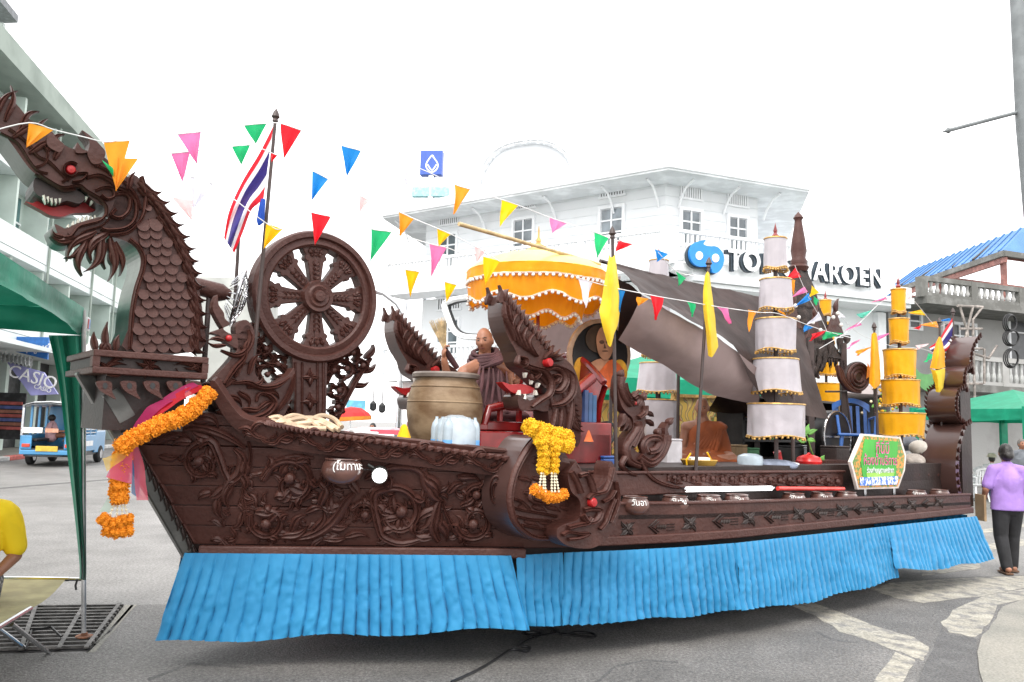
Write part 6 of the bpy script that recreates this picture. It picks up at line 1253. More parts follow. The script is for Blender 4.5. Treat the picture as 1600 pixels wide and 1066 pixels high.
gb_ = thing('marigold_garland', 'orange marigold garland and chiffon ribbons tied round the bow', 'garland', F(190, 830, .3))
gp = q_([(326, 614), (310, 632), (285, 650), (255, 662), (225, 676), (200, 690), (190, 700)], .5); garland(gb_, gp, .046, .03, 0, 6)
garland(gb_, q_([(195, 700), (188, 730), (186, 760), (188, 782)], .36), .048, .036, 0, 6)
for L in ([(160, 810), (175, 818), (195, 812), (205, 812)], [(166, 828), (185, 832), (208, 826)]): garland(gb_, q_(L, .36), .032, .028, 0, 5)
for x0, x1 in ((180, 168), (184, 182), (190, 192), (194, 202)):
    mb = MB(); a, b = F(x0, 785, .36), F(x1, 815, .36); mb.tube([a, b], .003, 4); [mb.ball(a.lerp(b, i/5), .009, 6, 4) for i in range(6)]; mb.build('jasmine_string', MATS['jasmine'], gb_)
def chif(nm, col, ctrl, al=.72):
    m = cloth('chiffon_'+nm, col, .6, .1, .5); t = m.node_tree; ms = [n for n in t.nodes if n.type == 'MIX_SHADER'][0]; tp = t.nodes.new('ShaderNodeBsdfTransparent'); m2 = t.nodes.new('ShaderNodeMixShader'); m2.inputs[0].default_value = al
    t.links.new(tp.outputs[0], m2.inputs[1]); t.links.new(ms.outputs[0], m2.inputs[2]); t.links.new(m2.outputs[0], t.nodes['Material Output'].inputs[0])
    drape(ctrl, 12, 24, .03, 6, random.random()*5).build('ribbon', m, gb_, smooth=True)
chif('red', srgb(190, 20, 40), [[(320, 606, .46), (312, 600, .44)], [(262, 640, .48), (252, 628, .44)], [(205, 690, .46), (198, 682, .42)]], .95)
chif('magenta', srgb(165, 35, 90), [[(310, 602, .45), (300, 596, .43)], [(250, 640, .47), (236, 634, .42)], [(202, 688, .45), (196, 680, .41)]], .95)
chif('pink', srgb(245, 110, 130), [[(205, 694, .4), (215, 692, .4)], [(208, 730, .38), (224, 728, .4)], [(214, 782, .36), (232, 782, .38)]])
chif('rose', srgb(235, 110, 150), [[(196, 694, .42), (208, 694, .42)], [(180, 720, .42), (206, 722, .42)], [(166, 746, .42), (205, 756, .42)]])
chif('gold', srgb(235, 200, 90), [[(200, 690, .43), (214, 694, .43)], [(178, 708, .44), (196, 714, .44)], [(160, 716, .44), (168, 738, .44)]], .6)
chif('blue', srgb(90, 130, 190), [[(206, 694, .39), (214, 696, .39)], [(208, 720, .36), (220, 724, .36)], [(204, 770, .33), (216, 778, .33)]], .8)
chif('mint', srgb(190, 225, 205), [[(190, 735, .34), (196, 745, .34)], [(172, 770, .33), (186, 778, .33)], [(155, 800, .33), (172, 802, .33)]], .5)

# ================================================================ FAN, SIGN AND CLUTTER
fan = thing('electric_fan', 'wire-caged pedestal fan seen from the side left of the wheel', 'fan', F(365, 600, .0)); fc_ = F(372, 465, .0); fa = (AX*.80+AN*.30-UP*.18).normalized(); fx = fa.cross(UP).normalized(); fy = fx.cross(fa); axF = (fx, fy, fa)
for r in (.05, .09, .13, .17, .205): MB().tube([fc_+fa*(.06-(r*1.2)**2)+fx*r*math.cos(a)+fy*r*math.sin(a) for a in [i*2*PI/24 for i in range(25)]], .004, 4, False).build('cage_ring', CHROME, fan)
for k in range(24):
    a = k*2*PI/24; MB().tube([fc_+fa*(.06-(r*1.2)**2)*s+fx*r*math.cos(a)+fy*r*math.sin(a) for r, s in ((.03, 1), (.12, 1), (.205, 1), (.19, -2.0), (.1, -1.5))], .003, 4).build('cage_wire', CHROME, fan)
MB().tube([fc_+fx*.21*math.cos(a)+fy*.21*math.sin(a) for a in [i*2*PI/24 for i in range(25)]], .009, 6, False).build('guard_band', CHROME, fan)
for k in range(3):
    a = k*2*PI/3; MB().ball(fc_+(fx*math.cos(a)+fy*math.sin(a))*.09, .09, 10, 6, sc=(.9, .5, .12), rot=Matrix((fx*math.cos(a)+fy*math.sin(a), fy*math.cos(a)-fx*math.sin(a), fa)).transposed()).build('blade', STEEL, fan, smooth=True)
MB().tube([fc_-fa*.05, fc_-fa*.12, fc_-fa*.32, fc_-fa*.34], [.03, .065, .06, .03], 14).build('motor', BROWN2, fan, smooth=True); MB().tube([fc_-fa*.2, FW(uwz(fc_-fa*.2)[0], uwz(fc_-fa*.2)[1], 1.4)], .02, 8).build('stand', PO, fan)
# hexagonal green sign
Sg2 = WP(1.36); sg2 = thing('green_sign', 'six-sided green sign with pink Thai lettering and flower border on the side rail', 'sign', F(1365, 765, 1.36)); hx = [(1348, 678), (1407, 683), (1416, 712), (1414, 735), (1404, 763), (1340, 765), (1329, 722)]
SGR = mat('sign_green', srgb(60, 165, 50), .5, .1, 4); SGP = mat('sign_border_floral', srgb(215, 140, 60), .5, .3, 25, col2=srgb(90, 130, 60), fac=(.45, .55)); SGL = mat('sign_pink_letters', srgb(205, 70, 130), .5); SGW = mat('sign_blue_flowers', srgb(220, 225, 240), .5, .1, 30, col2=srgb(60, 110, 200), fac=(.48, .55))
def lay2(pts, h0, h, m, nm, smooth=False):
    mb = MB(); plate(mb, Sg2, pts, h0, h, 3, smooth=smooth); return mb.build(nm, m, sg2)
shr = lambda k, L=hx: [(1372+(x-1372)*k, 722+(y-722)*k) for x, y in L]
lay2(hx, -.03, 0, mat('sign_rim_pale', (.62, .55, .5), .5), 'board'); lay2(shr(.93), .001, .005, SGP, 'floral_border'); lay2([(1350, 686), (1402, 690), (1398, 748), (1348, 750), (1344, 722)], .006, .010, SGR, 'green_field'); lay2([(1342, 746), (1402, 744), (1400, 757), (1342, 759)], .011, .014, SGW, 'blue_flowers'); lay2([(1352, 739), (1396, 738), (1394, 746), (1353, 747)], .011, .013, mat('sign_lime', srgb(150, 205, 80), .5), 'lime_band')
Xs = (Sg2.at(1400, 700)-Sg2.at(1340, 698)).normalized(); ps = (Sg2.at(1373, 700)-Sg2.at(1372, 700)).length
for s, x, y, sz in (('ที่นี่มี', 1377, 701, 12), ('ห้องน้ำบริการ', 1374, 720, 10), ('ร่วมทำบุญตามศรัทธา', 1374, 735, 5)):
    for m, e, dz in ((WHITE, .0012, .012), (SGL, .001, .016)):
        me = text_mesh(s, sz*ps, m if sz > 8 else WHITE, e); link('lettering', me, sg2, frame(Sg2.at(x, y, dz), Xs) @ Matrix.Translation((ps*.35 if m is WHITE else 0, -ps*.35 if m is WHITE else 0, 0)))
for x in (1350, 1395): MB().bar(F(x, 690, 1.30), FW(uwz(F(x, 690, 1.3))[0], 1.3, .9), .025).build('leg', CHROME, sg2)
# steering wheel and dash, blue folders
stw = thing('steering_wheel', 'black steering wheel behind the small naga', 'steering wheel', F(935, 700, .2)); c = F(935, 685, .2)
mb = MB(); ax_ = (AN, (UP*.8+AX*.6).normalized()); mb.tube([c+(ax_[0]*math.cos(a)+ax_[1]*math.sin(a))*.19 for a in [i*2*PI/24 for i in range(25)]], .016, 8, False); mb.build('rim', BLACK, stw, smooth=True)
MB().tube([c, c+AX*.1-UP*.35], .03, 8).build('column', BLACK, stw)
for a in (0, 2.1, 4.2): MB().tube([c, c+(ax_[0]*math.cos(a)+ax_[1]*math.sin(a))*.18], .012, 6).build('spoke', BLACK, stw)
uf_ = uwz(F(903, 690, .5))[0]
for i in range(3): fbox(uf_+.05*i, uf_+.043+.05*i, .35, .58, 1.70, 1.98-.02*i).build('folder', mat('folder_blue%d' % i, (.03, .06+.02*i, .16+.03*i), .4), label=['blue upright folder nearest the naga neck', 'blue upright folder in the middle of three', 'blue upright folder nearest the portrait'][i], cat='folder', group='blue folders by the portrait')
fbox(uf_-.1, uf_+.3, .3, .62, 1.34, 1.698).build('side_cabinet', REDDK, label='small dark red cabinet below the blue folders', cat='cabinet', bevel=.01)
MB().lathe([(.06, 0), (.05, .02), (.02, .1), (.012, .16)], 12, F(917, 690, .6)).build('orange_cone', mat('orange_cone', (.7, .13, .02), .5), label='small orange cone left of the steering wheel', cat='cone')
# painted mural panels at the far side
MUR = bpy.data.materials.new('mural'); MUR.use_nodes = True; t = MUR.node_tree; b = t.nodes['Principled BSDF']; tc = t.nodes.new('ShaderNodeTexCoord'); vz = t.nodes.new('ShaderNodeTexWave'); vz.inputs['Scale'].default_value = 2.2; vz.inputs['Distortion'].default_value = 14; vz.inputs['Detail'].default_value = 3
rmp = t.nodes.new('ShaderNodeValToRGB'); E_ = rmp.color_ramp.elements; E_[0].color = (.75, .5, .1, 1); E_[1].position = .95; E_[1].color = (.8, .62, .2, 1)
for p_, c_ in ((.35, (.8, .6, .15, 1)), (.45, (.35, .04, .02, 1)), (.55, (.1, .3, .08, 1)), (.7, (.75, .55, .3, 1)), (.82, (.4, .05, .03, 1))): e = E_.new(p_); e.color = c_
t.links.new(tc.outputs['Object'], vz.inputs[0]); t.links.new(vz.outputs[1], rmp.inputs[0]); t.links.new(rmp.outputs[0], b.inputs['Base Color']); b.inputs['Roughness'].default_value = .5
for (x0, x1, y0, y1), lb_ in (((922, 1000, 627, 705), 'painted mural panel of curling yellow and red shapes behind the steering wheel'), ((1052, 1132, 618, 700), 'painted mural panel of red and yellow shapes behind the orange-robed monk')):
    o = thing('mural_panel', lb_, 'panel', F((x0+x1)/2, y1, -1.1)); mb = MB(); plate(mb, WP(-1.1), [(x0, y0), (x1, y0+3), (x1, y1+20), (x0, y1+20)], -.03, 0, smooth=False); mb.build('board', MUR, o)
    for a, b_ in (((x0, y0), (x1, y0+3)), ((x0, y0), (x0, y1+20)), ((x1, y0), (x1, y1+20))): MB().bar(F(*a, -1.09), F(*b_, -1.09), .05, .04).build('frame', GOLD, o)
MB().box(FW(3.0, 0, 1.25), 5.0, 2.0, .06, (AX, AN, UP)).build('aft_floor', BROWNDK, label='dark brown raised floor of the aft deck', cat='deck')
# ================================================================ PEOPLE
SKIN = mat('brown_skin', srgb(150, 100, 75, .9), .5, .12, 8, .1, 60); SKIN2 = mat('tanned_skin', srgb(160, 110, 85, .85), .5, .12, 8)
HAIR = mat('black_hair', (.012, .010, .009), .45, .3, 40, .3, 60); MAROON = mat('maroon_robe', srgb(84, 50, 54, .8), .8, .2, 5, .3, 12); ORROBE = mat('rust_robe', srgb(150, 74, 28, .75), .8, .2, 5, .3, 12)
EYEM = mat('eye_dark', (.015, .012, .01), .25); LIP = mat('lip', srgb(125, 70, 60, .8), .5)
def headpts(mb, c, fwd, up, s=1.0, n=36, m=28):
    f = fwd.normalized(); r = f.cross(up).normalized(); u = r.cross(f); vv = []; ff = []
    G = lambda x, z, cx, cz, sx, sz: math.exp(-((x-cx)/sx)**2-((z-cz)/sz)**2)
    for i in range(m+1):
        t = PI*i/m
        for j in range(n):
            a = 2*PI*j/n; x, y, z = math.sin(t)*math.sin(a), math.sin(t)*math.cos(a), math.cos(t)
            X, Y, Z = x*.076, y*.095, z*.120
            if z < 0: X *= 1-.34*(-z)**1.4; Y *= 1-.16*(-z)**1.3; Y += .012*(-z)**1.5
            if z > .2: Y -= .006
            if y > 0:
                fr = y**.6; Y += fr*(.024*G(X, Z, 0, -.018, .013, .026)+.006*G(X, Z, 0, -.028, .022, .012)+.007*G(X, Z, 0, .034, .05, .012)-.010*G(X, Z, .031, .014, .018, .014)-.010*G(X, Z, -.031, .014, .018, .014)+.007*G(X, Z, 0, -.058, .022, .012)-.004*G(X, Z, 0, -.072, .03, .008)+.008*G(X, Z, 0, -.098, .022, .016)+.005*G(X, Z, .045, -.02, .02, .02)+.005*G(X, Z, -.045, -.02, .02, .02))
            vv.append(c+(r*X+f*Y+u*Z)*s)
    for i in range(m):
        for j in range(n): ff.append((i*n+j, (i+1)*n+j, (i+1)*n+(j+1) % n, i*n+(j+1) % n))
    mb.add(vv, ff)
    R3 = Matrix((r, f, u)).transposed()
    for sx in (-1, 1): mb.ball(c+(r*sx*.077-f*.008-u*.008)*s, .03*s, 10, 8, sc=(.35, .7, 1.05), rot=R3)
def face_bits(o, c, fwd, up, s=1.0):
    f = fwd.normalized(); r = f.cross(up).normalized(); u = r.cross(f); R3 = Matrix((r, f, u)).transposed()
    for sx in (-1, 1):
        MB().ball(c+(r*sx*.031+f*.0815+u*.012)*s, .011*s, 8, 6, sc=(1.2, .5, .5), rot=R3).build('eye', EYEM, o, smooth=True)
        MB().tube([c+(r*sx*.016+f*.092+u*.032)*s, c+(r*sx*.033+f*.09+u*.036)*s, c+(r*sx*.05+f*.076+u*.030)*s], [.003*s, .004*s, .0015*s], 6).build('eyebrow', HAIR, o)
    MB().tube([c+(r*k*.024+f*(.092-abs(k)*.012)-u*(.058))*s for k in (-1, -.5, 0, .5, 1)], [.001*s, .005*s, .0055*s, .005*s, .001*s], 6).build('lips', LIP, o, smooth=True)
def limb(mb, pts, rr, n=12):
    pts = [Vector(p) for p in pts]; q = cr([tuple(p)+(r,) for p, r in zip(pts, rr)], 4); mb.tube([p[:3] for p in q], [p[3] for p in q], n); mb.ball(pts[0], rr[0], 10, 8); mb.ball(pts[-1], rr[-1], 10, 8)
def hand(mb, wrist, d, side, curl=.6, s=1.0):
    """palm along d, thumb towards side, fingers curling away from the back of the hand"""
    d = d.normalized(); side = (side-d*side.dot(d)).normalized(); pn = d.cross(side)
    mb.ball(wrist+d*.045*s, .045*s, 12, 8, sc=(1.0, .85, .42), rot=Matrix((d, side, pn)).transposed())
    for k, L in enumerate((.068, .078, .072, .055)):
        b = wrist+(d*.082+side*(.030-.02*k))*s; a1 = curl*.7; p1 = b+(d*math.cos(a1)+pn*math.sin(a1))*L*.45*s; a2 = curl*1.6; p2 = p1+(d*math.cos(a2)+pn*math.sin(a2))*L*.33*s; a3 = curl*2.4; p3 = p2+(d*math.cos(a3)+pn*math.sin(a3))*L*.25*s
        mb.tube([b-d*.02*s, p1, p2, p3], [.0095*s, .009*s, .008*s, .006*s], 8)
    t0 = wrist+(d*.03+side*.03)*s; mb.tube([t0, t0+(d*.03+side*.022+pn*.01)*s, t0+(d*.055+side*.018+pn*.028)*s], [.012*s, .010*s, .007*s], 8)
def robe_ring(c, X, Y, rows, n=72, fold=.05, k=11, seed=0, twist=6):
    """draped cloth body: rows of (z, rx, ry, dx, dy)"""
    out = []
    rr = cr(rows, 5)
    for z, rx, ry, dx, dy in rr:
        ring = []
        for j in range(n):
            a = 2*PI*j/n; f_ = 1+fold*math.sin(a*k+z*twist+1.5*noise.noise((math.cos(a)*1.5, math.sin(a)*1.5, z*3+seed)))+fold*1.3*noise.noise((math.cos(a)*3, math.sin(a)*3, z*5+seed))
            ring.append(Vector((c.x, c.y, z))+X*(rx*math.cos(a)*f_+dx)+Y*(ry*math.sin(a)*f_+dy))
        ring.append(ring[0]); out.append(ring)
    mb = MB(); mb.grid(out); return mb

# ---- the monk with the broom
hc = F(757, 533, .0); mk = thing('person', 'monk in maroon robe raising a straw broom behind the big jar', 'person', Vector((hc.x, hc.y, 1.68)))
fw_ = (CAM-hc); fw_.z = 0; fw_ = (fw_.normalized()*.95-AX*.45); fw_.normalize(); rt_ = fw_.cross(UP).normalized(); upv = (UP+rt_*.08-fw_*.05).normalized(); HS = .98
fwh = (fw_-UP*.18).normalized()
b = MB(); headpts(b, hc, fwh, upv, HS); nk = hc-UP*.15-fw_*.03
limb(b, [hc-UP*.06-fw_*.02, nk], [.055, .06]); limb(b, [nk, nk-UP*.2-fw_*.02, Vector((nk.x, nk.y, 1.78))], [.07, .15, .16])
Rs, Ls = F(726, 583, .02), F(792, 578, -.02); limb(b, [nk-UP*.04, Rs], [.07, .068]); limb(b, [nk-UP*.04, Ls], [.07, .068])
Re, Rw_ = F(706, 628, .16), F(694, 562, .22); limb(b, [Rs, Rs.lerp(Re, .5), Re], [.062, .052, .044]); limb(b, [Re, Re.lerp(Rw_, .4), Rw_], [.044, .042, .028])
br_d = (F(684, 500, .22)-F(712, 572, .22)).normalized()
hand(b, Rw_, (F(692, 538, .22)-Rw_), (CAM-Rw_), .9, 1.0)
Le, Lw = F(806, 640, .02), F(806, 605, .22); limb(b, [Ls, Le], [.06, .045]); limb(b, [Le, Lw], [.044, .028]); hand(b, Lw, UP*.9+AN*.2, -AX, .4, .95)
remesh(b, 'body', SKIN, .0075, mk, 3); face_bits(mk, hc, fwh, upv, HS)
cx = Vector((nk.x, nk.y, 0))
robe_ring(cx, rt_, fw_, [(1.685, .40, .36, 0, .04), (1.74, .42, .38, 0, .05), (1.80, .36, .30, .02, .04), (1.90, .23, .19, .02, 0), (2.02, .215, .16, .02, 0), (2.10, .205, .13, .03, -.01), (2.17, .12, .09, .02, -.015), (2.2, .075, .07, .01, -.01)], fold=.035, k=13).build('robe', MAROON, mk, smooth=True, sharp=2)
for k in range(5):
    mb = MB(); r0 = .085+.014*k; z = nk.z+.055-.028*k
    mb.tube([Vector((nk.x, nk.y, z))+rt_*(r0*1.25*math.cos(a))+fw_*(r0*math.sin(a))-UP*(.045*math.sin(a)+.05*math.cos(a)*(k*.25)) for a in [i*2*PI/28 for i in range(29)]], [.020+.007*math.sin(i*.9+k) for i in range(29)], 8, False); mb.build('scarf_fold', MAROON, mk, smooth=True)
for k in range(7):
    mb = MB(); x0 = 775+k*5.5-14+random.uniform(-3, 3); w_ = random.uniform(.012, .026); mb.tube([F(x0-10+k, 572+k*1.5, .14), F(x0-14+k*2+random.uniform(-3, 3), 600, .23), F(x0-18+k*3+random.uniform(-4, 4), 632, .27), F(x0-10+k*5, 655, .34)], [.008, w_, w_*.8, .02], 8); mb.build('robe_fold', MAROON, mk, smooth=True)
mb = MB(); [mb.tube([F(770, 650+3*k, .36), F(790, 645+4*k, .38), F(815, 650+4*k, .36)], .02, 8) for k in range(4)]; mb.build('lap_fold', MAROON, mk, smooth=True)
STRAW = mat('straw', (.55, .42, .24), .7, .25, 20); bw = thing('straw_broom', 'short straw whisk broom held up by the maroon monk', 'broom', F(714, 575, .2)); q0, q1 = F(695, 545, .2), F(684, 502, .2)
MB().tube([F(714, 575, .2), F(704, 560, .21), q0], [.022, .026, .022], 10).build('handle', MAROON, bw, smooth=True)
sx = (q1-q0).cross(CAM-q0).normalized(); sb = MB()
for k in range(90):
    a = random.uniform(-1, 1); d = random.uniform(-1, 1); e = q1+sx*a*.075+(CAM-q0).normalized()*d*.03+(q1-q0)*random.uniform(-.12, .1); sb.tube([q0+sx*a*.012, q0.lerp(e, .5)+sx*a*.006, e], [.004, .003, .0015], 4)
sb.build('bristles', STRAW, bw, kind='stuff')
# ---- the seated monk amidships
h2 = F(1097, 637, .15); m2 = thing('person', 'seated monk in rust-orange robe with bare right shoulder under the tarpaulin', 'person', Vector((h2.x, h2.y, 1.285)))
f2 = (CAM-h2); f2.z = 0; f2.normalize(); f2 = (f2-AX*.1).normalized(); r2 = f2.cross(UP).normalized(); s2 = .95
b = MB(); headpts(b, h2, (f2-UP*.25).normalized(), UP, s2); nk = h2-UP*.15-f2*.03; limb(b, [h2-UP*.06, nk], [.055, .06]); limb(b, [nk, nk-UP*.25, Vector((nk.x, nk.y, 1.42))], [.08, .15, .17])
rs, ls = nk-r2*.17-UP*.07, nk+r2*.17-UP*.07
# image-left shoulder is the bare one
for sh, sg_ in ((rs, -1), (ls, 1)):
    limb(b, [nk-UP*.04, sh], [.07, .065]); el = sh-UP*.27+r2*sg_*.05; wr = el-UP*.02+f2*.22-r2*sg_*.10; limb(b, [sh, el], [.058, .044]); limb(b, [el, wr], [.043, .028]); hand(b, wr, f2-r2*sg_*.6, UP, .5, .9)
for sg_ in (-1, 1):
    hip = Vector((nk.x, nk.y, 1.38)); kn = hip+r2*sg_*.32+f2*.2-UP*.02; limb(b, [hip+r2*sg_*.1, kn, kn-r2*sg_*.34+f2*.12-UP*.02], [.1, .07, .05])
remesh(b, 'body', SKIN2, .009, m2, 3); face_bits(m2, h2, (f2-UP*.25).normalized(), UP, s2)
cx = Vector((nk.x, nk.y, 0))
robe_ring(cx, r2, f2, [(1.29, .40, .32, 0, .1), (1.36, .39, .32, 0, .1), (1.41, .29, .25, -.02, .06), (1.48, .20, .17, -.04, .01), (1.64, .19, .15, -.05, 0), (1.71, .18, .13, -.08, 0), (1.76, .10, .085, -.09, -.01)], fold=.045, k=9, seed=4).build('robe', ORROBE, m2, smooth=True, sharp=2)
for k in range(6):
    mb = MB(); mb.tube([nk-r2*(.12+.02*k)-UP*.05+f2*.06, nk-r2*(.02+.03*k)-UP*.22+f2*.17, nk-r2*(-.12+.05*k)-UP*.38+f2*.2], [.014, .024, .016], 8); mb.build('robe_fold', ORROBE, m2, smooth=True)
b = MB(); sl_ = nk-r2*.17-UP*.07; limb(b, [sl_, sl_-UP*.16-r2*.05+f2*.02, sl_-UP*.30-r2*.07+f2*.08], [.075, .08, .085]); limb(b, [sl_-UP*.28-r2*.06+f2*.06, sl_-UP*.36+f2*.2], [.075, .05]); remesh(b, 'sleeve', ORROBE, .014, m2, 3)
bk_ = thing('offering_bowl', 'wide yellow cloth-wrapped bowl with straps before the rust-robed monk', 'bowl', F(1092, 738, .95)); c = F(1092, 733, .95); c.z = 1.285
MB().lathe([(.06, 0), (.13, .03), (.17, .1), (.165, .105), (.1, .06), (.001, .05)], 24, c, cap=False).build('bowl', mat('ochre_cloth', (.42, .25, .04), .7, .2), bk_, smooth=True); MB().box(c+UP*.10, .18, .14, .05).build('white_parcel', WHITE, bk_, bevel=.01); MB().tube([c+AX*.16+UP*.0, c+AX*.18+UP*.1, c+AX*.12+UP*.17], .008, 6).build('strap', YEL, bk_); MB().tube([c-AX*.16+UP*.0, c-AX*.18+UP*.1, c-AX*.12+UP*.16], .008, 6).build('strap', YEL, bk_)

# ---- standing people, built from joints
def stander(label, foot, hgt, fwd, shirt, trousers, hairm=HAIR, skin=SKIN2, stride=.1, arms=None, hairfn=None, vox=.012, cap=None, seat=False, skirt_=None):
    f = Vector((fwd[0], fwd[1], 0)).normalized(); r = f.cross(UP).normalized(); k = hgt/1.65; o = thing('person', label, 'person', foot); P = Vector(foot)
    J = lambda x, y, z: P+r*(x*k)+f*(y*k)+UP*(z*k)
    hz = 1.53; drop = .42 if seat else 0; Jz = lambda x, y, z: J(x, y, z-drop)
    hcn = Jz(0, .02, hz); b = MB(); headpts(b, hcn, f, UP, k*.98); limb(b, [Jz(0, 0, 1.46), Jz(0, -.01, 1.34)], [.05*k, .06*k])
    A = arms or {}
    for s in (-1, 1):
        sh = Jz(.17*s, -.01, 1.31); el, wr = A.get(s, ((.24*s, -.03, 1.05), (.25*s, .08, .84))); el, wr = Jz(*el), Jz(*wr); limb(b, [Jz(0, -.01, 1.34), sh], [.06*k, .06*k]); limb(b, [sh, el], [.052*k, .042*k]); limb(b, [el, wr], [.042*k, .028*k]); hand(b, wr, wr-el, f, .5, .9*k)
        y0 = stride*s; an = J(.09*s, (.42 if seat else 0)+y0*1.2, .09+(.02 if y0 < 0 else 0)); limb(b, [Jz(.05*s, 0, 1.02), Jz(.09*s, .02, .84), J(.095*s, .42, .46) if seat else J(.095*s, .05+y0*.5, .47), an], [.05*k, .05*k, .045*k, .034*k]); limb(b, [an-UP*.04*k-f*.04*k, an+f*.13*k-UP*.055*k], [.04*k, .032*k])
    limb(b, [Jz(0, -.01, 1.3), Jz(0, 0, 1.05)], [.085*k, .09*k])
    remesh(b, 'body', skin, vox, o, 2)
    b = MB(); limb(b, [Jz(0, -.01, 1.36), Jz(0, -.01, 1.22), Jz(0, .0, 1.0)], [.085*k, .15*k, .135*k], 16); limb(b, [Jz(-.11, 0, 1.2), Jz(-.1, 0, .95)], [.09*k, .095*k]); limb(b, [Jz(.11, 0, 1.2), Jz(.1, 0, .95)], [.09*k, .095*k]); b.lathe([(1, .80-drop), (.97, .95-drop), (.92, 1.08-drop), (.95, 1.2-drop)], 28, P, (r*.205*k, f*.145*k, UP*k))
    for s in (-1, 1):
        sh = Jz(.17*s, -.01, 1.31); el, wr = A.get(s, ((.24*s, -.03, 1.05), (.25*s, .08, .84))); limb(b, [Jz(.04*s, -.01, 1.35), sh], [.06*k, .075*k]); limb(b, [sh, sh.lerp(Jz(*el), .75)], [.075*k, .072*k])
    remesh(b, 'shirt', shirt, vox, o, 3)
    b = MB()
    for s in (-1, 1):
        y0 = stride*s; hip = Jz(.085*s, 0, .84)
        if seat: kn = Jz(.1*s, .42, .86); an = J(.09*s, .42, .1)
        else: kn = J(.095*s, .05+y0*.5, .47); an = J(.09*s, y0*1.2, .08+(.02 if y0 < 0 else 0))
        limb(b, [hip, kn], [.108*k, .085*k], 14); limb(b, [kn, an], [.084*k, .068*k], 14)
    limb(b, [Jz(-.06, 0, .83), Jz(.06, 0, .83)], [.118*k, .118*k]); remesh(b, 'trousers', trousers, vox, o, 3)
    b = MB()
    b.ball(hcn-f*.02*k+UP*.018*k, .105*k, 18, 14, sc=(.80, .98, 1.08), rot=Matrix((r, f, UP)).transposed())
    if hairfn: hairfn(b, hcn, f, r, k)
    hb_ = remesh(b, 'hair', hairm, .01, o, 2)
    for v in hb_.data.vertices:      # keep the face clear
        w_ = v.co+ORG[o]-hcn
        if w_.dot(f) > .045*k and w_.z < .06*k: v.co -= f*(.09*k)
    for s in (-1, 1):
        y0 = stride*s; an = J(.09*s, (.42 if seat else 0)+y0*1.2, .02); MB().box(an+f*.04*k, .09*k, .25*k, .025, (r, f, UP)).build('sandal', mat('sandal_brown', (.12, .06, .03), .7) if 'sandal_brown' not in MATS else MATS['sandal_brown'], o, bevel=.008)
    face_bits(o, hcn, f, UP, k*.98)
    if cap: MB().lathe([(.14*k, 0), (.115*k, .01), (.108*k, .06*k), (.08*k, .10*k), (.001, .115*k)], 18, hcn+UP*.045*k).build('cap', cap, o, smooth=True)
    return o
LILAC = mat('lilac_polo', srgb(165, 130, 205, .85), .8, .1, 4, .3, 14); BLK = mat('black_trousers', (.012, .012, .014), .8, .2, 5, .3, 14); GREYP = mat('grey_polo', (.10, .11, .125), .8, .15, 4, .3, 14); WTEE = mat('white_tee', (.55, .53, .55), .8, .12, 6, .3, 14); NAVYT = mat('blue_jeans', (.05, .08, .16), .8)
def bun(b, c, f, r, k):
    b.ball(c-f*.085*k-UP*.03*k, .062*k, 12, 9); b.ball(c-f*.05*k-UP*.02*k, .085*k, 12, 9)
wf = onz(1578, 896, 0); stander('woman in lilac polo shirt and black trousers walking away at the stern', wf, 1.60, (.12, 1), LILAC, BLK, stride=.10, hairfn=bun, arms={-1: ((-.27, -.02, 1.06), (-.25, .1, .9)), 1: ((.27, -.02, 1.06), (.27, .1, .88))}, vox=.01)
cb = thing('brown_folder', 'flat brown cardboard folder in the hand of the woman in lilac', 'folder', wf+Vector((-.27, .1, .62))); MB().box(wf+Vector((-.27, .12, .79)), .03, .2, .33).build('board', mat('cardboard', (.30, .20, .11), .8, .15), cb, bevel=.004)
stander('man in dark grey polo shirt facing the camera beyond the woman in lilac', onz(1600, 800, 0), 1.68, (-.1, -1), GREYP, BLK, mat('grey_hair', (.12, .11, .10), .6), stride=.04)
stander('man in white printed tee and pale cap seated under the right tent', onz(1552, 782, 0), 1.66, (.5, 1), WTEE, NAVYT, stride=.02, cap=mat('beige_cap', (.4, .36, .28), .8), seat=True)
pf_ = onz(581, 722, 0); stander('person standing by the red stall umbrella, only the head showing', ondepth(581, 700, 21)*1.0-UP*ondepth(581, 700, 21).z, 1.58, (-.3, -1), WTEE, NAVYT)

# ---- canvas cot and the person in yellow at the left edge
OLIVE = mat('khaki_canvas', (.33, .29, .15), .8, .12, 5, .3, 20); ct = thing('folding_cot', 'khaki canvas folding cot with steel legs at the left edge', 'cot', onz(20, 1000, 0))
A0, A1, B0, B1 = onz(103, 905, .42), onz(-160, 902, .42), onz(44, 953, .42), onz(-200, 1100, .42)
mb = MB(); mb.grid([[A0.lerp(A1, i/6).lerp(B0.lerp(B1, i/6), j/6)-UP*.03*math.sin(PI*j/6) for j in range(7)] for i in range(7)]); mb.build('canvas', OLIVE, ct, smooth=True)
for a, b in ((A0+(A0-A1)*.02, A1), (B0+(B0-B1)*.02, B1)): MB().tube([a, b], .016, 8).build('side_rail', CHROME, ct, smooth=True)
MB().tube([A0, A0+(A0-A1).normalized()*.12], .013, 8).build('rail_end', CHROME, ct)
for p, q in ((onz(18, 975, .38), onz(76, 1020, .01)), (onz(-60, 940, .38), onz(40, 1014, .01))): MB().tube([p, q], .014, 8).build('leg', CHROME, ct, smooth=True)
MB().tube([onz(40, 1016, .02), onz(50, 985, .1), onz(80, 980, .12), onz(95, 995, .08)], .008, 6).build('strap', BLACK, ct, smooth=True)
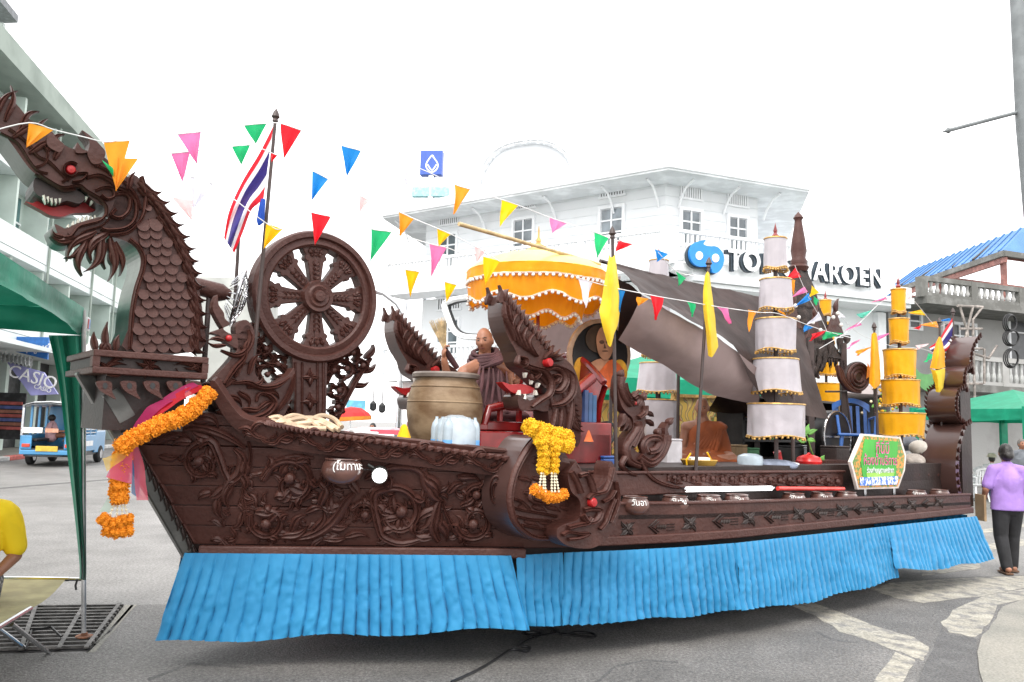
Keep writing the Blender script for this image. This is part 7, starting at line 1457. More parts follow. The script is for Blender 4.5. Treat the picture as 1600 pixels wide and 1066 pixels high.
yp = thing('person', 'person in yellow tee and patterned trousers sitting on the cot, cut by the frame', 'person', onz(-60, 930, .42)); f = Vector((.6, -1, 0)).normalized(); s_ = onz(-56, 930, .42)
rr_ = f.cross(UP).normalized(); Jy = lambda x, y, z: s_+rr_*x+f*y+UP*z
b = MB(); hcy = Jy(0, .05, .80); headpts(b, hcy, f, UP); limb(b, [Jy(0, 0, .72), Jy(0, 0, .58)], [.05, .06]); limb(b, [Jy(0, 0, .5), Jy(0, 0, .1)], [.12, .15]); E1_ = onz(14, 895, .52); SHy = ondepth(-6, 838, 5.75)
for sg_ in (1, -1):
    sh = Jy(.2*sg_, 0, .52); el = Jy(.27*sg_, -.02, .24); wr = Jy(.16*sg_, .2, .14); limb(b, [sh, el], [.055, .045]); limb(b, [el, wr], [.045, .03]); hand(b, wr, f, UP, .5)
for sg_ in (1, -1): limb(b, [Jy(.12*sg_, .42, -.1), Jy(.12*sg_, .40, -.36)], [.05, .035]); limb(b, [Jy(.12*sg_, .38, -.38), Jy(.12*sg_, .55, -.385)], [.035, .03])
remesh(b, 'body', SKIN, .012, yp, 2); face_bits(yp, hcy, f, UP)
b = MB(); limb(b, [Jy(0, 0, .58), Jy(0, 0, .4), Jy(0, 0, .05)], [.09, .17, .18], 16)
for sg_ in (1, -1): limb(b, [Jy(.1*sg_, 0, .55), Jy(.2*sg_, 0, .52), Jy(.265*sg_, -.02, .30)], [.08, .085, .075])
remesh(b, 'shirt', mat('yellow_tee', srgb(250, 215, 20, .85), .8, .1, 4, .3, 14), .012, yp, 3)
b = MB()
for sg_ in (1, -1): limb(b, [Jy(.1*sg_, 0, .08), Jy(.13*sg_, .42, .08)], [.12, .085]); limb(b, [Jy(.13*sg_, .42, .06), Jy(.12*sg_, .42, -.25)], [.08, .07])
remesh(b, 'trousers', mat('patterned_trousers', (.02, .02, .022), .8, .2, 30, col2=(.35, .34, .33), fac=(.56, .60)), .012, yp, 2)
b = MB(); b.ball(hcy-f*.02+UP*.02, .11, 16, 12); remesh(b, 'hair', HAIR, .012, yp, 2)

# ================================================================ TENTS
GT = cloth('green_canopy', srgb(32, 132, 106, .95), .5, .3, .10, spec=.2); GTP = cloth('jade_canopy', srgb(22, 150, 115, .9), .45, .25, .25); STEELP = mat('tent_steel', (.42, .42, .42), .4, .2, metal=.5)
def wall_sheet(a, b, zt_a, zt_b, low, n=26, wr=.03, seed=0):
    """hanging valance between a and b; low(t) = bottom z"""
    d = (b-a); nn = Vector((d.y, -d.x, 0)).normalized(); rows = []
    for i in range(n+1):
        t = i/n; p = a.lerp(b, t); zt = zt_a+(zt_b-zt_a)*t; zl = low(t); rows.append([Vector((p.x, p.y, zt+(zl-zt)*j/8))+nn*wr*(noise.noise((t*7, j*.3, seed))+.5*noise.noise((t*16+j*.9, j*.5, seed+4)))*(.3+j/8) for j in range(9)])
    return MB().grid(rows)
C0_ = onz(131, 1000, 0); C1 = ondepth(131, 481, C0_.y); zc = C1.z; C1.z = 0; C2 = onz(-2, 393, zc); C2.z = 0; C2 = C1+(C2-C1)*1.9; C2.z = 0; C4 = C1+Vector((-3.2, -.05, 0)); C3 = C4+(C2-C1); zv = ondepth(131, 524, C1.y).z
tn = thing('canopy_tent', 'green canopy tent at the left edge with one leg wrapped in hanging cloth', 'tent', C1)
for a, b, sd_ in ((C1, C2, 1), (C4, C1, 2), (C2, C3, 3), (C3, C4, 4)): wall_sheet(a, b, zc, zc, lambda t: zv+.05*math.sin(PI*t), seed=sd_).build('valance', GT, tn, smooth=True)
ctr = (C1+C3)/2; ap = Vector((ctr.x, ctr.y, zc+.9))
for a, b in ((C1, C2), (C2, C3), (C3, C4), (C4, C1)): MB().add([Vector((a.x, a.y, zc)), Vector((b.x, b.y, zc)), ap], [(0, 1, 2)]).build('roof_panel', GT, tn)
for c in (C1, C2, C3, C4):
    e_ = c+(C0_-C1); e_.z = 0; MB().tube([e_, Vector((c.x, c.y, zc-.02))], .017, 8).build('leg', STEELP, tn, smooth=True); MB().lathe([(.06, 0), (.06, .008), (.025, .012), (.02, .03)], 14, e_+UP*.022).build('foot', RUST, tn)
    for d in (C2-C1, C4-C1):
        pass
rows = []
Lf = [(76, 524), (92, 600), (104, 700), (116, 800), (124, 880), (124, 905)]; Rt = [(132, 524), (132, 600), (133, 700), (133, 800), (135, 880), (134, 907)]
for i, (l, r_) in enumerate(zip(cr(Lf, 6), cr(Rt, 6))): rows.append([ondepth(l[0]+(r_[0]-l[0])*j/8, l[1]+(r_[1]-l[1])*j/8, C1.y-.03+.05*math.sin(j*1.9+i*.05)) for j in range(9)])
MB().grid(rows).build('tied_curtain', GT, tn, smooth=True); MB().tube([ondepth(121, 905, C1.y-.05), ondepth(118, 915, C1.y-.05), ondepth(119, 922, C1.y-.05)], .008, 6).build('tie', BLACK, tn)
dv = (C2-C1).normalized(); nv = Vector((dv.y, -dv.x, 0)); nv = nv if nv.dot(CAM-C1) > 0 else -nv
pt = C1+dv*.08; MB().box(Vector((pt.x, pt.y, zv+.08))+nv*.05, .09, .012, .1, (dv, nv, UP)).build('logo_patch', WHITE, tn); MB().box(Vector((pt.x, pt.y, zv+.08))+nv*.058+dv*.018, .035, .008, .07, (dv, nv, UP)).build('patch_red', RED, tn); MB().box(Vector((pt.x, pt.y, zv+.08))+nv*.058-dv*.02, .03, .008, .07, (dv, nv, UP)).build('patch_blue', BLUE, tn)
def simple_tent(label, c, d, size, z0, z1, peak, m):
    d = d.normalized(); e = Vector((-d.y, d.x, 0)); h = size/2; K = [c+d*sx*h+e*sy*h for sx, sy in ((-1, -1), (1, -1), (1, 1), (-1, 1))]; o = thing('canopy_tent', label, 'tent', c)
    for i in range(4):
        a, b = K[i], K[(i+1) % 4]; wall_sheet(a, b, z1, z1, lambda t: z0+.02*math.sin(9*t), 20, .015, i).build('valance', m, o, smooth=True); MB().add([Vector((a.x, a.y, z1)), Vector((b.x, b.y, z1)), Vector((c.x, c.y, peak))], [(0, 1, 2)]).build('roof_panel', m, o); MB().tube([Vector((a.x, a.y, 0)), Vector((a.x, a.y, z1))], .03, 8).build('leg', STEELP, o)
        MB().box(Vector((a.x, a.y, (z0+.9)/2+.4)), .25, .08, z0-1.0, (d, e, UP)).build('leg_wrap', m, o)
    return o
tc_ = ondepth(1554, 612, 21.5); simple_tent('jade green canopy tent beyond the stern at the right edge', Vector((tc_.x+.5, 21.5, 0)), Vector((1, .35, 0)), 3.4, 2.12, 2.42, 3.0, GTP)
simple_tent('green canopy tent glimpsed behind the small naga and tarpaulin', Vector((3.1, 17.2, 0)), Vector((1, .12, 0)), 4.2, 2.25, 2.6, 3.3, GTP)
# white plastic chairs by the right tent
PLW = mat('white_plastic', (.72, .73, .74), .4)
def chair(P, fwd, m, label, back=True, group=None):
    f = fwd.normalized(); r = f.cross(UP); o = thing('plastic_chair', label, 'chair', P, group); Jc = lambda x, y, z: P+r*x+f*y+UP*z
    MB().box(Jc(0, 0, .44), .44, .42, .035, (r, f, UP)).build('seat', m, o, bevel=.015)
    for sx in (-1, 1):
        for sy in (-1, 1): MB().tube([Jc(.17*sx, .16*sy, .43), Jc(.22*sx, .22*sy, 0)], [.026, .018], 8).build('leg', m, o, smooth=True)
        MB().tube([Jc(.21*sx, -.2, .44), Jc(.22*sx, -.24, .64), Jc(.22*sx, .15, .66), Jc(.2*sx, .18, .44)], .018, 8).build('arm', m, o, smooth=True)
    bm_ = MB(); rows = []
    for i in range(9):
        t = i/8-.5; rows.append([Jc(t*.44, -.21-.04*(1-4*t*t), .72+.12*(1-4*t*t)), Jc(t*.44, -.23-.04*(1-4*t*t), .82+.08*(1-4*t*t))])
    bm_.grid(rows); bm_.build('back_rim', m, o, smooth=True)
    for i in range(5): t = (i-2)*.085; MB().bar(Jc(t, -.2, .45), Jc(t, -.25, .8), .04, .012).build('back_slat', m, o)
    return o
chair(onz(1532, 778, 0), Vector((.3, 1, 0)), PLW, 'white plastic armchair right of the stern post', group='white chairs by the tent'); chair(onz(1520, 790, 0)+Vector((.9, 1.4, 0)), Vector((-.3, 1, 0)), PLW, 'white plastic armchair behind the first, nearer the tent', group='white chairs by the tent')
chair(FW(5.35, .6, 1.22), (-AX+AN*.8), mat('blue_plastic', (.02, .09, .3), .4), 'blue plastic armchair on deck behind the green sign')
# ================================================================ VEHICLES
VB = mat('van_blue', srgb(75, 150, 200, .85), .3, .08, 2, coat=.5); VW = mat('van_white', (.68, .7, .71), .35, .05, coat=.4); TYRE = mat('tyre', (.015, .015, .016), .85); GLS = mat('vehicle_glass', (.03, .045, .055), .08, .3, spec=.8)
vp = onz(72, 729, 0); hd = dB.copy(); vr = hd.cross(UP).normalized(); van = thing('songthaew', 'blue open-backed passenger van with white roof on the far left road', 'van', vp)
Jv = lambda x, y, z: vp+vr*x+hd*y+UP*z; axV = (vr, hd, UP)
def vbox(x0, x1, y0, y1, z0, z1, nm, m, par=van, bevel=.02): return MB().box(Jv((x0+x1)/2, (y0+y1)/2, (z0+z1)/2), x1-x0, y1-y0, z1-z0, axV).build(nm, m, par, bevel=bevel)
HW = .74
vbox(-HW, HW, 0, 2.0, .42, .52, 'floor', BLACK)
for s in (-1, 1):
    vbox(s*HW-.03, s*HW+.03, 0, 2.0, .42, .92, 'side_panel', VB); vbox(s*HW-.02, s*HW+.02, .25, 1.9, .70, .80, 'side_stripe', VW) if 0 else None
    vbox(s*HW-.025, s*HW+.025, .0, 2.0, 1.08, 1.12, 'grab_rail', CHROME, bevel=0); vbox(s*HW-.025, s*HW+.025, .0, 2.0, .98, 1.01, 'grab_rail', CHROME, bevel=0)
    for y in (.03, .7, 1.35, 1.97): vbox(s*HW-.03, s*HW+.03, y-.03, y+.03, .9, 1.80, 'roof_post', VB if y > .1 else CHROME, bevel=0)
    vbox(s*(HW-.22)-.18, s*(HW-.22)+.18, .1, 1.9, .72, .80, 'bench', BLACK)
    vbox(s*(HW-.16)-.14, s*(HW-.16)+.14, -.04, -.001, .50, .90, 'rear_corner', VB); vbox(s*(HW-.16)-.11, s*(HW-.16)+.11, -.07, -.041, .56, .66, 'tail_lamp', mat('tail_lamp', (.6, .06, .03), .3) if 'tail_lamp' not in MATS else MATS['tail_lamp'])
vbox(-HW, HW, -.08, .0, .34, .48, 'rear_bumper', VB); vbox(-.3, .3, -.10, -.081, .44, .60, 'number_plate', mat('plate_yellow', (.6, .42, .05), .5)); vbox(-.45, .45, -.45, -.1, .30, .33, 'rear_step', BLACK, bevel=0)
vbox(-.72, -.18, -.03, .0, .98, 1.14, 'notice', WHITE, bevel=0); vbox(-.1, .25, -.03, 0, 1.0, 1.12, 'notice', mat('notice_orange', (.6, .3, .2), .6), bevel=0)
rows = []
for x in (-1, -.9, -.6, 0, .6, .9, 1): rows.append([Jv(x*(HW+.04), y, 1.80+.14*(1-abs(x)**3)+(0 if y > -.1 else -.04)) for y in (-.12, .1, 1.2, 2.1, 2.35, 2.75, 3.0)])
for i, r_ in enumerate(rows): r_[5].z -= .10; r_[6].z -= .28
mb = MB(); mb.grid(rows); mb.grid([[p-UP*.05 for p in r_] for r_ in rows]); mb.build('roof', VW, van, smooth=True)
rows = []
for y, z0, z1, hw in ((2.0, .35, 1.78, HW), (2.3, .35, 1.80, HW), (2.75, .35, 1.55, HW), (3.05, .36, 1.05, HW), (3.3, .38, .98, HW-.05), (3.4, .42, .75, HW-.1)): rows.append([Jv(-hw, y, z0), Jv(-hw, y, min(z1, 1.0)), Jv(-hw+.08*(z1 > 1.1), y, z1), Jv(hw-.08*(z1 > 1.1), y, z1), Jv(hw, y, min(z1, 1.0)), Jv(hw, y, z0)])
mb = MB(); mb.grid(rows, closed=True); mb.f += [(0, 1, 2, 3, 4, 5), (35, 34, 33, 32, 31, 30)]; mb.m += [0, 0]; mb.build('cab', VB, van)
for s in (-1, 1):
    P = [Jv(s*(HW+.004), 2.1, 1.05), Jv(s*(HW+.004), 2.98, 1.05), Jv(s*(HW-.06), 2.72, 1.52), Jv(s*(HW-.075), 2.1, 1.70)]; N = vr*s; MB().poly([p+N*.02 for p in P], P).build('cab_window', GLS, van)
    for y in (.75, 2.65):
        w = MB().lathe([(.10, -.09), (.24, -.09), (.28, -.06), (.28, .06), (.24, .09), (.10, .09)], 20, Jv(s*(HW-.06), y, .28), (hd, UP, vr)).build('wheel', TYRE, van, smooth=True); MB().lathe([(.03, -.10), (.15, -.10), (.16, 0), (.15, .10), (.03, .10)], 16, Jv(s*(HW-.06), y, .28), (hd, UP, vr)).build('rim', CHROME, w, smooth=True)
vbox(-HW+.05, HW-.05, .15, 2.9, .28, .419, 'underbody', BLACK, bevel=0); P = Jv(HW+.03, 1.0, .66); MB().box(P, .012, 1.3, .16, axV).build('side_plate', VW, van)
def rider_torso(P, f, m, label, hm=HAIR, s=1.0):
    o = thing('person', label, 'person', P); r = f.cross(UP).normalized(); b = MB(); h = P+UP*.78*s; headpts(b, h, f, UP, s, 20, 16); limb(b, [h-UP*.08, h-UP*.2], [.05, .06])
    for sg_ in (-1, 1): limb(b, [P+UP*.55*s+r*.18*sg_, P+UP*.3*s+r*.25*sg_+f*.1, P+UP*.3*s+f*.4+r*.2*sg_], [.05, .045, .03]); hand(b, P+UP*.3*s+f*.4+r*.2*sg_, f, UP, .8)
    limb(b, [P+UP*.1, P+f*.45+UP*.08, P+f*.4-UP*.3], [.1, .07, .05]); remesh(b, 'body', SKIN, .016, o, 1)
    b = MB(); limb(b, [P+UP*.58*s, P+UP*.4*s, P+UP*.05], [.1, .18, .17], 12)
    for sg_ in (-1, 1): limb(b, [P+UP*.55*s+r*.1*sg_, P+UP*.53*s+r*.19*sg_, P+UP*.38*s+r*.24*sg_], [.08, .08, .07])
    remesh(b, 'shirt', m, .02, o, 1); b = MB(); b.ball(h+UP*.02-f*.02, .108, 12, 10); b.build('hair', hm, o, smooth=True); return o
rider_torso(Jv(-.35, 1.3, .78), vr, mat('pink_shirt', (.5, .3, .32), .8), 'passenger in pale pink inside the blue van', s=.8)
# motorcycle with a rider in red beyond the van
mp = onz(186, 702, 0); mo = thing('motorcycle', 'dark motorcycle ridden by a person in red beyond the blue van', 'motorcycle', mp); Jm = lambda x, y, z: mp+vr*x+hd*y+UP*z
for y in (-.55, .6): w = MB().lathe([(.2, -.04), (.27, -.045), (.29, 0), (.27, .045), (.2, .04)], 18, Jm(0, y, .29), (hd, UP, vr), cap=False).build('wheel', TYRE, mo, smooth=True); MB().tube([Jm(0, y, .29), Jm(0, y*.55, .62)], .03, 6).build('fork', CHROME, mo)
MB().tube([Jm(0, -.6, .68), Jm(0, -.2, .66), Jm(0, .2, .55), Jm(0, .45, .85), Jm(0, .5, 1.0)], [.09, .13, .1, .08, .05], 10).build('body', BLACK, mo, smooth=True); MB().tube([Jm(-.33, .38, 1.0), Jm(0, .46, 1.02), Jm(.33, .38, 1.0)], .016, 6).build('handlebar', CHROME, mo)
rider_torso(Jm(0, -.15, .72), hd, mat('red_shirt', (.4, .02, .04), .8), 'motorcycle rider in a red shirt beyond the blue van')
# red car roof behind the rail
RC = mat('car_red', srgb(200, 45, 70, .85), .25, .08, coat=.6); cp = ondepth(590, 700, 14.5); cp.z = 0; car = thing('red_car', 'red saloon car parked behind the bow, only its roof showing', 'car', cp); cx_ = Vector((1, .18, 0)).normalized(); cy_ = Vector((-cx_.y, cx_.x, 0))
ztop_ = ondepth(585, 668, 14.5).z; Jc_ = lambda x, y, z: cp+cx_*x+cy_*y+UP*z; zr = ztop_
prof = [(-2.0, .55, .3), (-1.95, .85, .3), (-1.1, .95, .3), (-.62, zr-.08, .3), (-.3, zr, .3), (.35, zr, .3), (.75, zr-.1, .3), (1.5, .92, .3), (1.95, .85, .3), (2.0, .5, .3)]
rows = []
for x, z, zb_ in prof: n_ = .14 if z > 1.0 else .04; rows.append([Jc_(x, -.8, zb_), Jc_(x, -.82, min(z, .85)), Jc_(x, -.82+n_, z-.03), Jc_(x, -.5, z), Jc_(x, .5, z), Jc_(x, .82-n_, z-.03), Jc_(x, .82, min(z, .85)), Jc_(x, .8, zb_)])
mb = MB(); mb.grid(rows, closed=True); mb.f += [tuple(range(8)), tuple(72+i for i in range(8))[::-1]]; mb.m += [0, 0]; mb.build('body', RC, car, smooth=True, sharp=.6)
for s in (-1, 1):
    P = [Jc_(-.95, s*.825, .93), Jc_(.98, s*.825, .93), Jc_(.66, s*.70, zr-.11), (Jc_(-.5, s*.70, zr-.10))]; MB().poly([p+cy_*s*.03 for p in P], [p for p in P]).build('side_window', GLS, car)
    for x in (-1.25, 1.25): w = MB().lathe([(.15, -.1), (.29, -.1), (.31, 0), (.29, .1), (.15, .1)], 18, Jc_(x, s*.74, .31), (cx_, UP, cy_)).build('wheel', TYRE, car, smooth=True)
for a in (-1, 1): MB().box(Jc_(a*1.98, 0, .7), .06, 1.3, .14, (cx_, cy_, UP)).build('lamp_bar', CHROME, car)
# red stall umbrella
su = ondepth(548, 648, 20); st_u = thing('stall_umbrella', 'red and orange market umbrella tilted behind the wheel stand', 'umbrella', (su.x, su.y, 0)); rd = .52
ax3 = (Vector((1, 0, .08)).normalized(), Vector((0, 1, 0)), UP); MB().lathe([(.001, .2), (rd*.5, .15), (rd*.85, .03), (rd, -.06)], 10, su, ax3, cap=False).build('canopy', cloth('stall_red', (.55, .03, .03), .6, .1, .3), st_u); MB().lathe([(rd*1.0, -.061), (rd*1.02, -.15)], 20, su, ax3, cap=False).build('valance', cloth('stall_orange', (.7, .25, .03), .6, .1, .3), st_u); MB().tube([Vector((su.x, su.y, 0)), su+UP*.18], .02, 6).build('pole', CHROME, st_u)
nb_ = ondepth(556, 634, 23.5); MB().box(nb_, .55, .06, .32).build('blue_notice', mat('notice_cyan', (.12, .4, .55), .5), label='small cyan notice board in the white arcade', cat='notice board')
for i, (x, y, l) in enumerate(((583, 634, 'black hanging lantern in the white arcade, left one'), (597, 637, 'black hanging lantern in the white arcade, right one'))):
    p = ondepth(x, y, 23.8); o = thing('wall_lantern', l, 'lantern', p-UP*.16, 'arcade lanterns'); MB().lathe([(.03, .14), (.1, .06), (.1, -.1), (.04, -.16)], 8, p).build('body', BLACK, o); MB().tube([p+UP*.14, p+UP*.5], .015, 5).build('hanger', BLACK, o)
# ================================================================ CLUTTER ON THE AFT DECK
ZD = 1.285
def fb1(name, label, cat, u0, u1, w0, w1, z0, z1, m, **k): return fbox(u0, u1, w0, w1, z0, z1).build(name, m, label=label, cat=cat, **k)
SHB = mat('black_cabinet', (.018, .017, .017), .45, .3)
ca, cb2 = uwz(F(1142, 700, -.5))[0], uwz(F(1292, 700, -.5))[0]; cab = thing('shelf_cabinet', 'dark open shelf cabinet with small figures behind the silver umbrella', 'cabinet', FW((ca+cb2)/2, -.5, ZD)); fbox(ca, cb2, -.72, -.68, ZD, 2.1).build('back', SHB, cab)
for z in (ZD+.02, 1.55, 1.82, 2.1): fbox(ca, cb2, -.679, -.3, z-.015, z+.015).build('shelf', SHB, cab)
for u in (ca, (ca+cb2)/2, cb2): fbox(u-.02, u+.02, -.68, -.31, ZD, 2.1).build('upright', SHB, cab)
for u, z, m, l in ((ca+.2, 1.836, GOLD, 'small gold figure on the upper shelf of the dark cabinet'), (ca+.45, 1.566, TOOTH, 'small ivory figure on the lower shelf of the dark cabinet'), (ca+1.1, 1.836, REDDK, 'small dark red figure on the upper shelf of the dark cabinet'), (ca+.75, 1.836-.27, mat('figure_lime', (.2, .5, .1), .5), 'small lime green figure on the lower shelf of the dark cabinet')):
    MB().lathe([(.04, 0), (.035, .03), (.02, .06), (.03, .09), (.015, .13), (.001, .15)], 10, FW(u, -.42, z)).build('small_figure', m, label=l, cat='figurine', group='figures on the dark shelf', smooth=True)
dk = thing('black_drum', 'large black round drum with pale rim behind the green sign', 'drum', F(1290, 720, .35)); dc = F(1292, 682, .35); MB().lathe([(.0, -.02), (.30, -.02), (.32, 0), (.32, .12), (.30, .14), (0, .14)], 36, dc, (AX, UP, AN), cap=False).build('shell', BLACK, dk, smooth=True, sharp=.6); MB().tube([dc+AN*.14+(AX*math.cos(a)+UP*math.sin(a))*.31 for a in [i*2*PI/36 for i in range(37)]], .012, 6, False).build('rim', CHROME, dk); MB().bar(dc+AN*.15-AX*.3, dc+AN*.15+AX*.3, .012, .02).build('crossbar', CHROME, dk); fbox(uwz(dc)[0]-.1, uwz(dc)[0]+.1, .3, .45, ZD, dc.z-.31).build('stand', PO, dk)
sh = thing('round_shield', 'dark carved round shield with hooked rim and orange pennant on a stand', 'shield', F(1345, 690, .6)); Ss = WP(.6); mb = MB(); plate(mb, Ss, ell(1341, 589, 19, 24), -.04, 0, smooth=False); mb.build('disc', BROWNDK, sh, bevel=.01)
for k in (.85, .6, .35): mb = MB(); stroke(mb, Ss, ell(1341, 589, 19*k, 24*k)+ell(1341, 589, 19*k, 24*k)[:2], 1.8, .02, -.002, 1); mb.build('carved_ring', BROWN, sh, smooth=True)
mb = MB(); stroke(mb, Ss, [(1310, 571), (1314, 582), (1318, 595), (1330, 608), (1345, 613)], [1, 4, 4, 4, 2], .02, -.03); mb.build('hook', BROWN, sh); mb = MB(); plate(mb, Ss, [(1352, 568), (1360, 584), (1350, 592)], .03, .034, smooth=False); mb.build('pennant', FM['o'], sh)
MB().tube([F(1358, 586, .58), F(1366, 600, .58), F(1368, 700, .58)], .014, 8).build('stand', PO, sh)
MB().tube([F(1290, 612, .5), F(1322, 612, .5), F(1326, 640, .5), F(1334, 700, .5)], .012, 6).build('bent_rail', PO, label='bent dark steel rail below the round shield', cat='rail')
for x, y, w, sz, m, l, cat in ((1046, 728, .5, (.22, .14, .26), WTEE, 'white cloth bundle left of the rust-robed monk', 'cloth'), (1150, 720, .1, (.22, .16, .2), mat('carton_brown', (.28, .19, .1), .8), 'brown carton right of the rust-robed monk', 'carton'), (1168, 716, -.1, (.2, .2, .16), mat('carton_green', (.06, .2, .09), .7), 'green box behind the clear plastic tub', 'box'), (1236, 722, .2, (.26, .2, .2), SHB, 'black speaker box behind the red pot', 'box'), (1305, 728, .8, (.3, .2, .22), BROWNDK, 'dark wooden crate left of the green sign', 'crate'), (1252, 700, -.1, (.2, .16, .2), mat('tin_silver', (.35, .36, .38), .35, metal=.6), 'silver tin behind the potted sapling', 'tin'), (946, 715, .6, (.16, .12, .1), mat('blue_cup', (.03, .1, .35), .4), 'small blue tub at the foot of the flag pole', 'tub')):
    c = F(x, y, w); c.z = ZD+sz[2]/2; mb = MB().box(c, sz[0], sz[1], sz[2], (AX, AN, UP)); mb.box(c+UP*(sz[2]/2+.012), sz[0]*1.04, sz[1]*1.04, .022, (AX, AN, UP)); mb.build(l.split()[1] if cat != 'box' else 'lidded_box', m, label=l, cat=cat, bevel=.012)
tw = thing('garland_tassels', 'row of red and orange cloth tassels below the far silver umbrella', 'tassels', F(1025, 705, -.6)); MB().tube([F(1006, 690, -.6), F(1050, 690, -.6)], .008, 6).build('rod', PO, tw)
for i in range(9): x = 1008+i*5; MB().tube([F(x, 690, -.6), F(x, 698, -.6), F(x+random.uniform(-1, 1), 708, -.6)], [.012, .022, .008], 6).build('tassel', [RED, FM['o'], FM['y'], FM['r'], WHITE][i % 5], tw)
for x in (1006, 1050): MB().tube([F(x, 690, -.6), FW(uwz(F(x, 690, -.6))[0], -.6, ZD)], .008, 6).build('stand', PO, tw)
# red pot, basin, bags, plant
rp2 = thing('red_pot', 'red lidded plastic pot on the bulwark deck', 'pot', F(1264, 735, .95)); c = F(1264, 733, .95); c.z = ZD+.0; MB().lathe([(.10, 0), (.125, .03), (.135, .08), (.13, .085), (.12, .12), (.06, .145), (.001, .15)], 24, c).build('pot', mat('red_plastic', (.6, .02, .02), .3), rp2, smooth=True); MB().tube([c+AX*-.05+UP*.14, c+UP*.165, c+AX*.05+UP*.14], .01, 6).build('handle', MATS['red_plastic'], rp2)
for i, (x, rr_, h, m, l) in enumerate(((1172, .13, .16, PL, 'clear plastic tub right of the rust-robed monk'), (1228, .14, .08, WHITE, 'white plate stack behind the silver umbrella pole'))):
    c = F(x, 733, .98); c.z = ZD; MB().lathe([(rr_*.9, 0), (rr_, h*.6), (rr_*.95, h*.85), (rr_*.5, h), (.001, h*1.02)], 20, c, fn=lambda r, z, a: r*(1+.04*math.sin(a*4))).build('tub', m, smooth=True, label=l, cat='tub')
mb = MB(); c = F(1210, 734, 1.05); c.z = ZD; mb.ball(c+UP*.05, .2, 16, 10, sc=(1.2, .6, .3)); mb.build('blue_cloth', mat('slate_cloth', (.2, .23, .3), .8, .2, 8, .5, 20), smooth=True, label='slate blue folded cloth at the foot of the silver umbrella', cat='cloth')
MB().tube([F(1220, 728, .9), F(1214, 706, .9)], [.03, .04], 10).build('red_bottle', RED, smooth=True, label='red bottle leaning beside the silver umbrella pole', cat='bottle')
GRN = mat('fresh_leaf', (.12, .34, .05), .5, .15); pln = thing('potted_sapling', 'small sapling with bright green leaves in a wooden trough', 'plant', F(1280, 735, .9)); fbox(uwz(F(1265, 735, .9))[0]+.15, uwz(F(1265, 735, .9))[0]+.6, .8, 1.0, ZD, ZD+.09).build('trough', BROWN2, pln)
MB().tube([F(1278, 725, .9), F(1268, 705, .9), F(1261, 680, .9)], .006, 6).build('stem', GRN, pln); SL2 = WP(.9)
for x, y, a, l in ((1261, 678, -85, 16), (1259, 688, 170, 12), (1262, 687, 10, 13), (1263, 678, -30, 16), (1260, 680, 200, 12), (1283, 722, -70, 12)): mb = MB(); leaf(mb, SL2, x, y, a, l, 4, .3, .01, -.002); mb.build('leaf', GRN, pln, smooth=True)
# stern bench: hat, olive cap, clothes, red cloth
SBk = thing('stern_bench', 'brown curved stern bench with pale top right of the green sign', 'bench', FW(5.75, .75, 1.0)); fbox(5.2, 6.45, .3, 1.15, 1.0, 1.22).build('base', BROWN, SBk, bevel=.02); fbox(5.22, 6.4, .32, 1.12, 1.222, 1.25).build('pale_top', mat('pale_mat', (.45, .40, .36), .8), SBk)
mb = MB()
for x in (1430, 1445, 1460, 1475, 1488): scroll(mb, WP(1.153), x, 740, 7, 2, 90, .9, 1.6, .014, -.003, 3, 1.2)
mb.build('bench_carving', BROWN2, SBk, smooth=True)
def hump(label, cat, x, y, w, r, sc, m, name): c = F(x, y, w); MB().ball(c, r, 18, 12, sc=sc, rot=Matrix((AX, AN, UP)).transposed()).build(name, m, smooth=True, label=label, cat=cat)
capo = thing('olive_cap', 'olive cap with white letters lying on the stern bench', 'cap', F(1458, 720, 1.0)); c = F(1458, 715, 1.0); mb = MB(); mb.ball(c, .17, 18, 12, sc=(1.1, .8, .75)); mb.ball(c-AX*.16-UP*.09, .12, 14, 8, sc=(1, .8, .12)); mb.build('crown', mat('olive_cloth', (.07, .075, .035), .85, .2, 8, .4, 30), capo, smooth=True)
link('lettering', text_mesh('WALK', .055, WHITE, .002), capo, frame(c+AN*.14-AX*.03-UP*.01, AX))
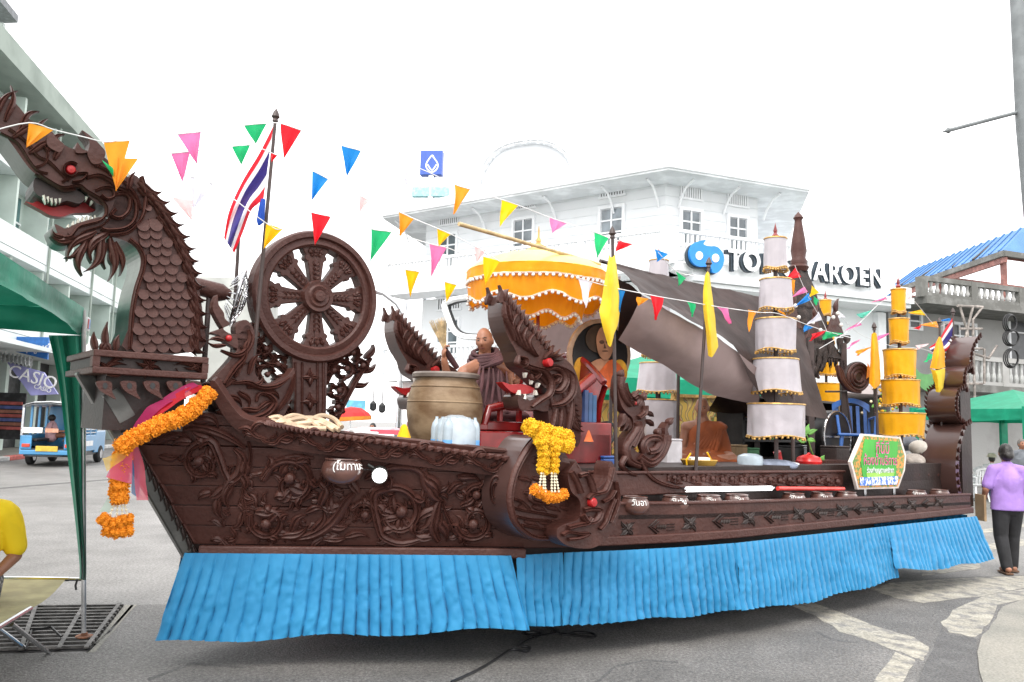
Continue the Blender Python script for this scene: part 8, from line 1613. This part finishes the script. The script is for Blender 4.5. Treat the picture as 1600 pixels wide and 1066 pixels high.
hump('white bucket hat on the stern bench', 'hat', 1437, 700, .9, .13, (1, 1, .75), mat('white_felt', (.55, .52, .47), .9, .15, 6, .4, 15), 'white_hat'); hump('pale bundle of clothes on the stern bench below the golden umbrella', 'clothes', 1428, 720, .95, .15, (1.2, .8, .6), mat('pale_bundle', (.48, .43, .38), .9, .2, 6, .5, 12), 'clothes_bundle'); hump('grey blanket bundle behind the white hat', 'blanket', 1415, 692, .6, .18, (1.3, .8, .6), mat('grey_blanket', (.2, .22, .26), .9, .2, 6, .5, 12), 'blanket_bundle')
mb = drape([[(1425, 728, .9), (1450, 726, .95), (1470, 728, 1.0)], [(1422, 733, 1.1), (1450, 732, 1.12), (1474, 734, 1.13)]], 16, 6, .02, 9, 2); mb.build('red_cloth', mat('red_cloth', (.5, .05, .06), .8), smooth=True, label='red cloth strip under the olive cap', cat='cloth')
dpl = thing('green_disc', 'hanging green printed disc left of the amber flag', 'sign', F(1445, 610, .2)); mb = MB(); plate(mb, WP(.2), [(1430, 575), (1438, 583), (1452, 585), (1468, 580), (1476, 572), (1474, 600), (1462, 612), (1446, 610), (1434, 598)], -.02, 0); mb.build('board', mat('disc_green', (.06, .26, .05), .5), dpl); MB().bar(F(1452, 600, .18), FW(uwz(F(1452, 600, .18))[0], .18, 1.2), .03).build('post', PO, dpl)
fl_ = thing('flower_stand', 'stand of mixed yellow and green flowers left of the golden umbrella', 'flowers', F(1385, 700, .3)); mb = MB()
random.seed(5)
for k in range(60): mb.ball(F(1380+random.gauss(0, 9), 630+random.gauss(0, 14), .3+random.uniform(-.1, .1)), .02, 6, 4, mi=random.choice((0, 0, 1, 2)))
mb.build('blossoms', [MARY, GRN, mat('cream_flower', (.7, .6, .4), .7)], fl_, kind='stuff'); MB().bar(F(1382, 640, .3), FW(uwz(F(1382, 640, .3))[0], .3, 1.2), .04).build('stem', PO, fl_)
# black cable on the road
mb = MB(); mb.tube([onz(x, y, .012) for x, y in cr([(705, 1066), (740, 1050), (775, 1030), (800, 1015), (822, 1018), (828, 1012), (812, 1008), (830, 998), (848, 992), (835, 988), (820, 990), (838, 994), (870, 990), (900, 993), (928, 996), (926, 990), (900, 988), (880, 992), (860, 980)], 6)], .009, 6); mb.build('power_cable', BLACK, smooth=True, label='black power cable looping on the road before the skirt', cat='cable')
for x, y in ((1265, 958), (1090, 968), (905, 1002)): pass
# drop any helper leftovers without users
for me in list(bpy.data.meshes):
    if me.users == 0: bpy.data.meshes.remove(me)
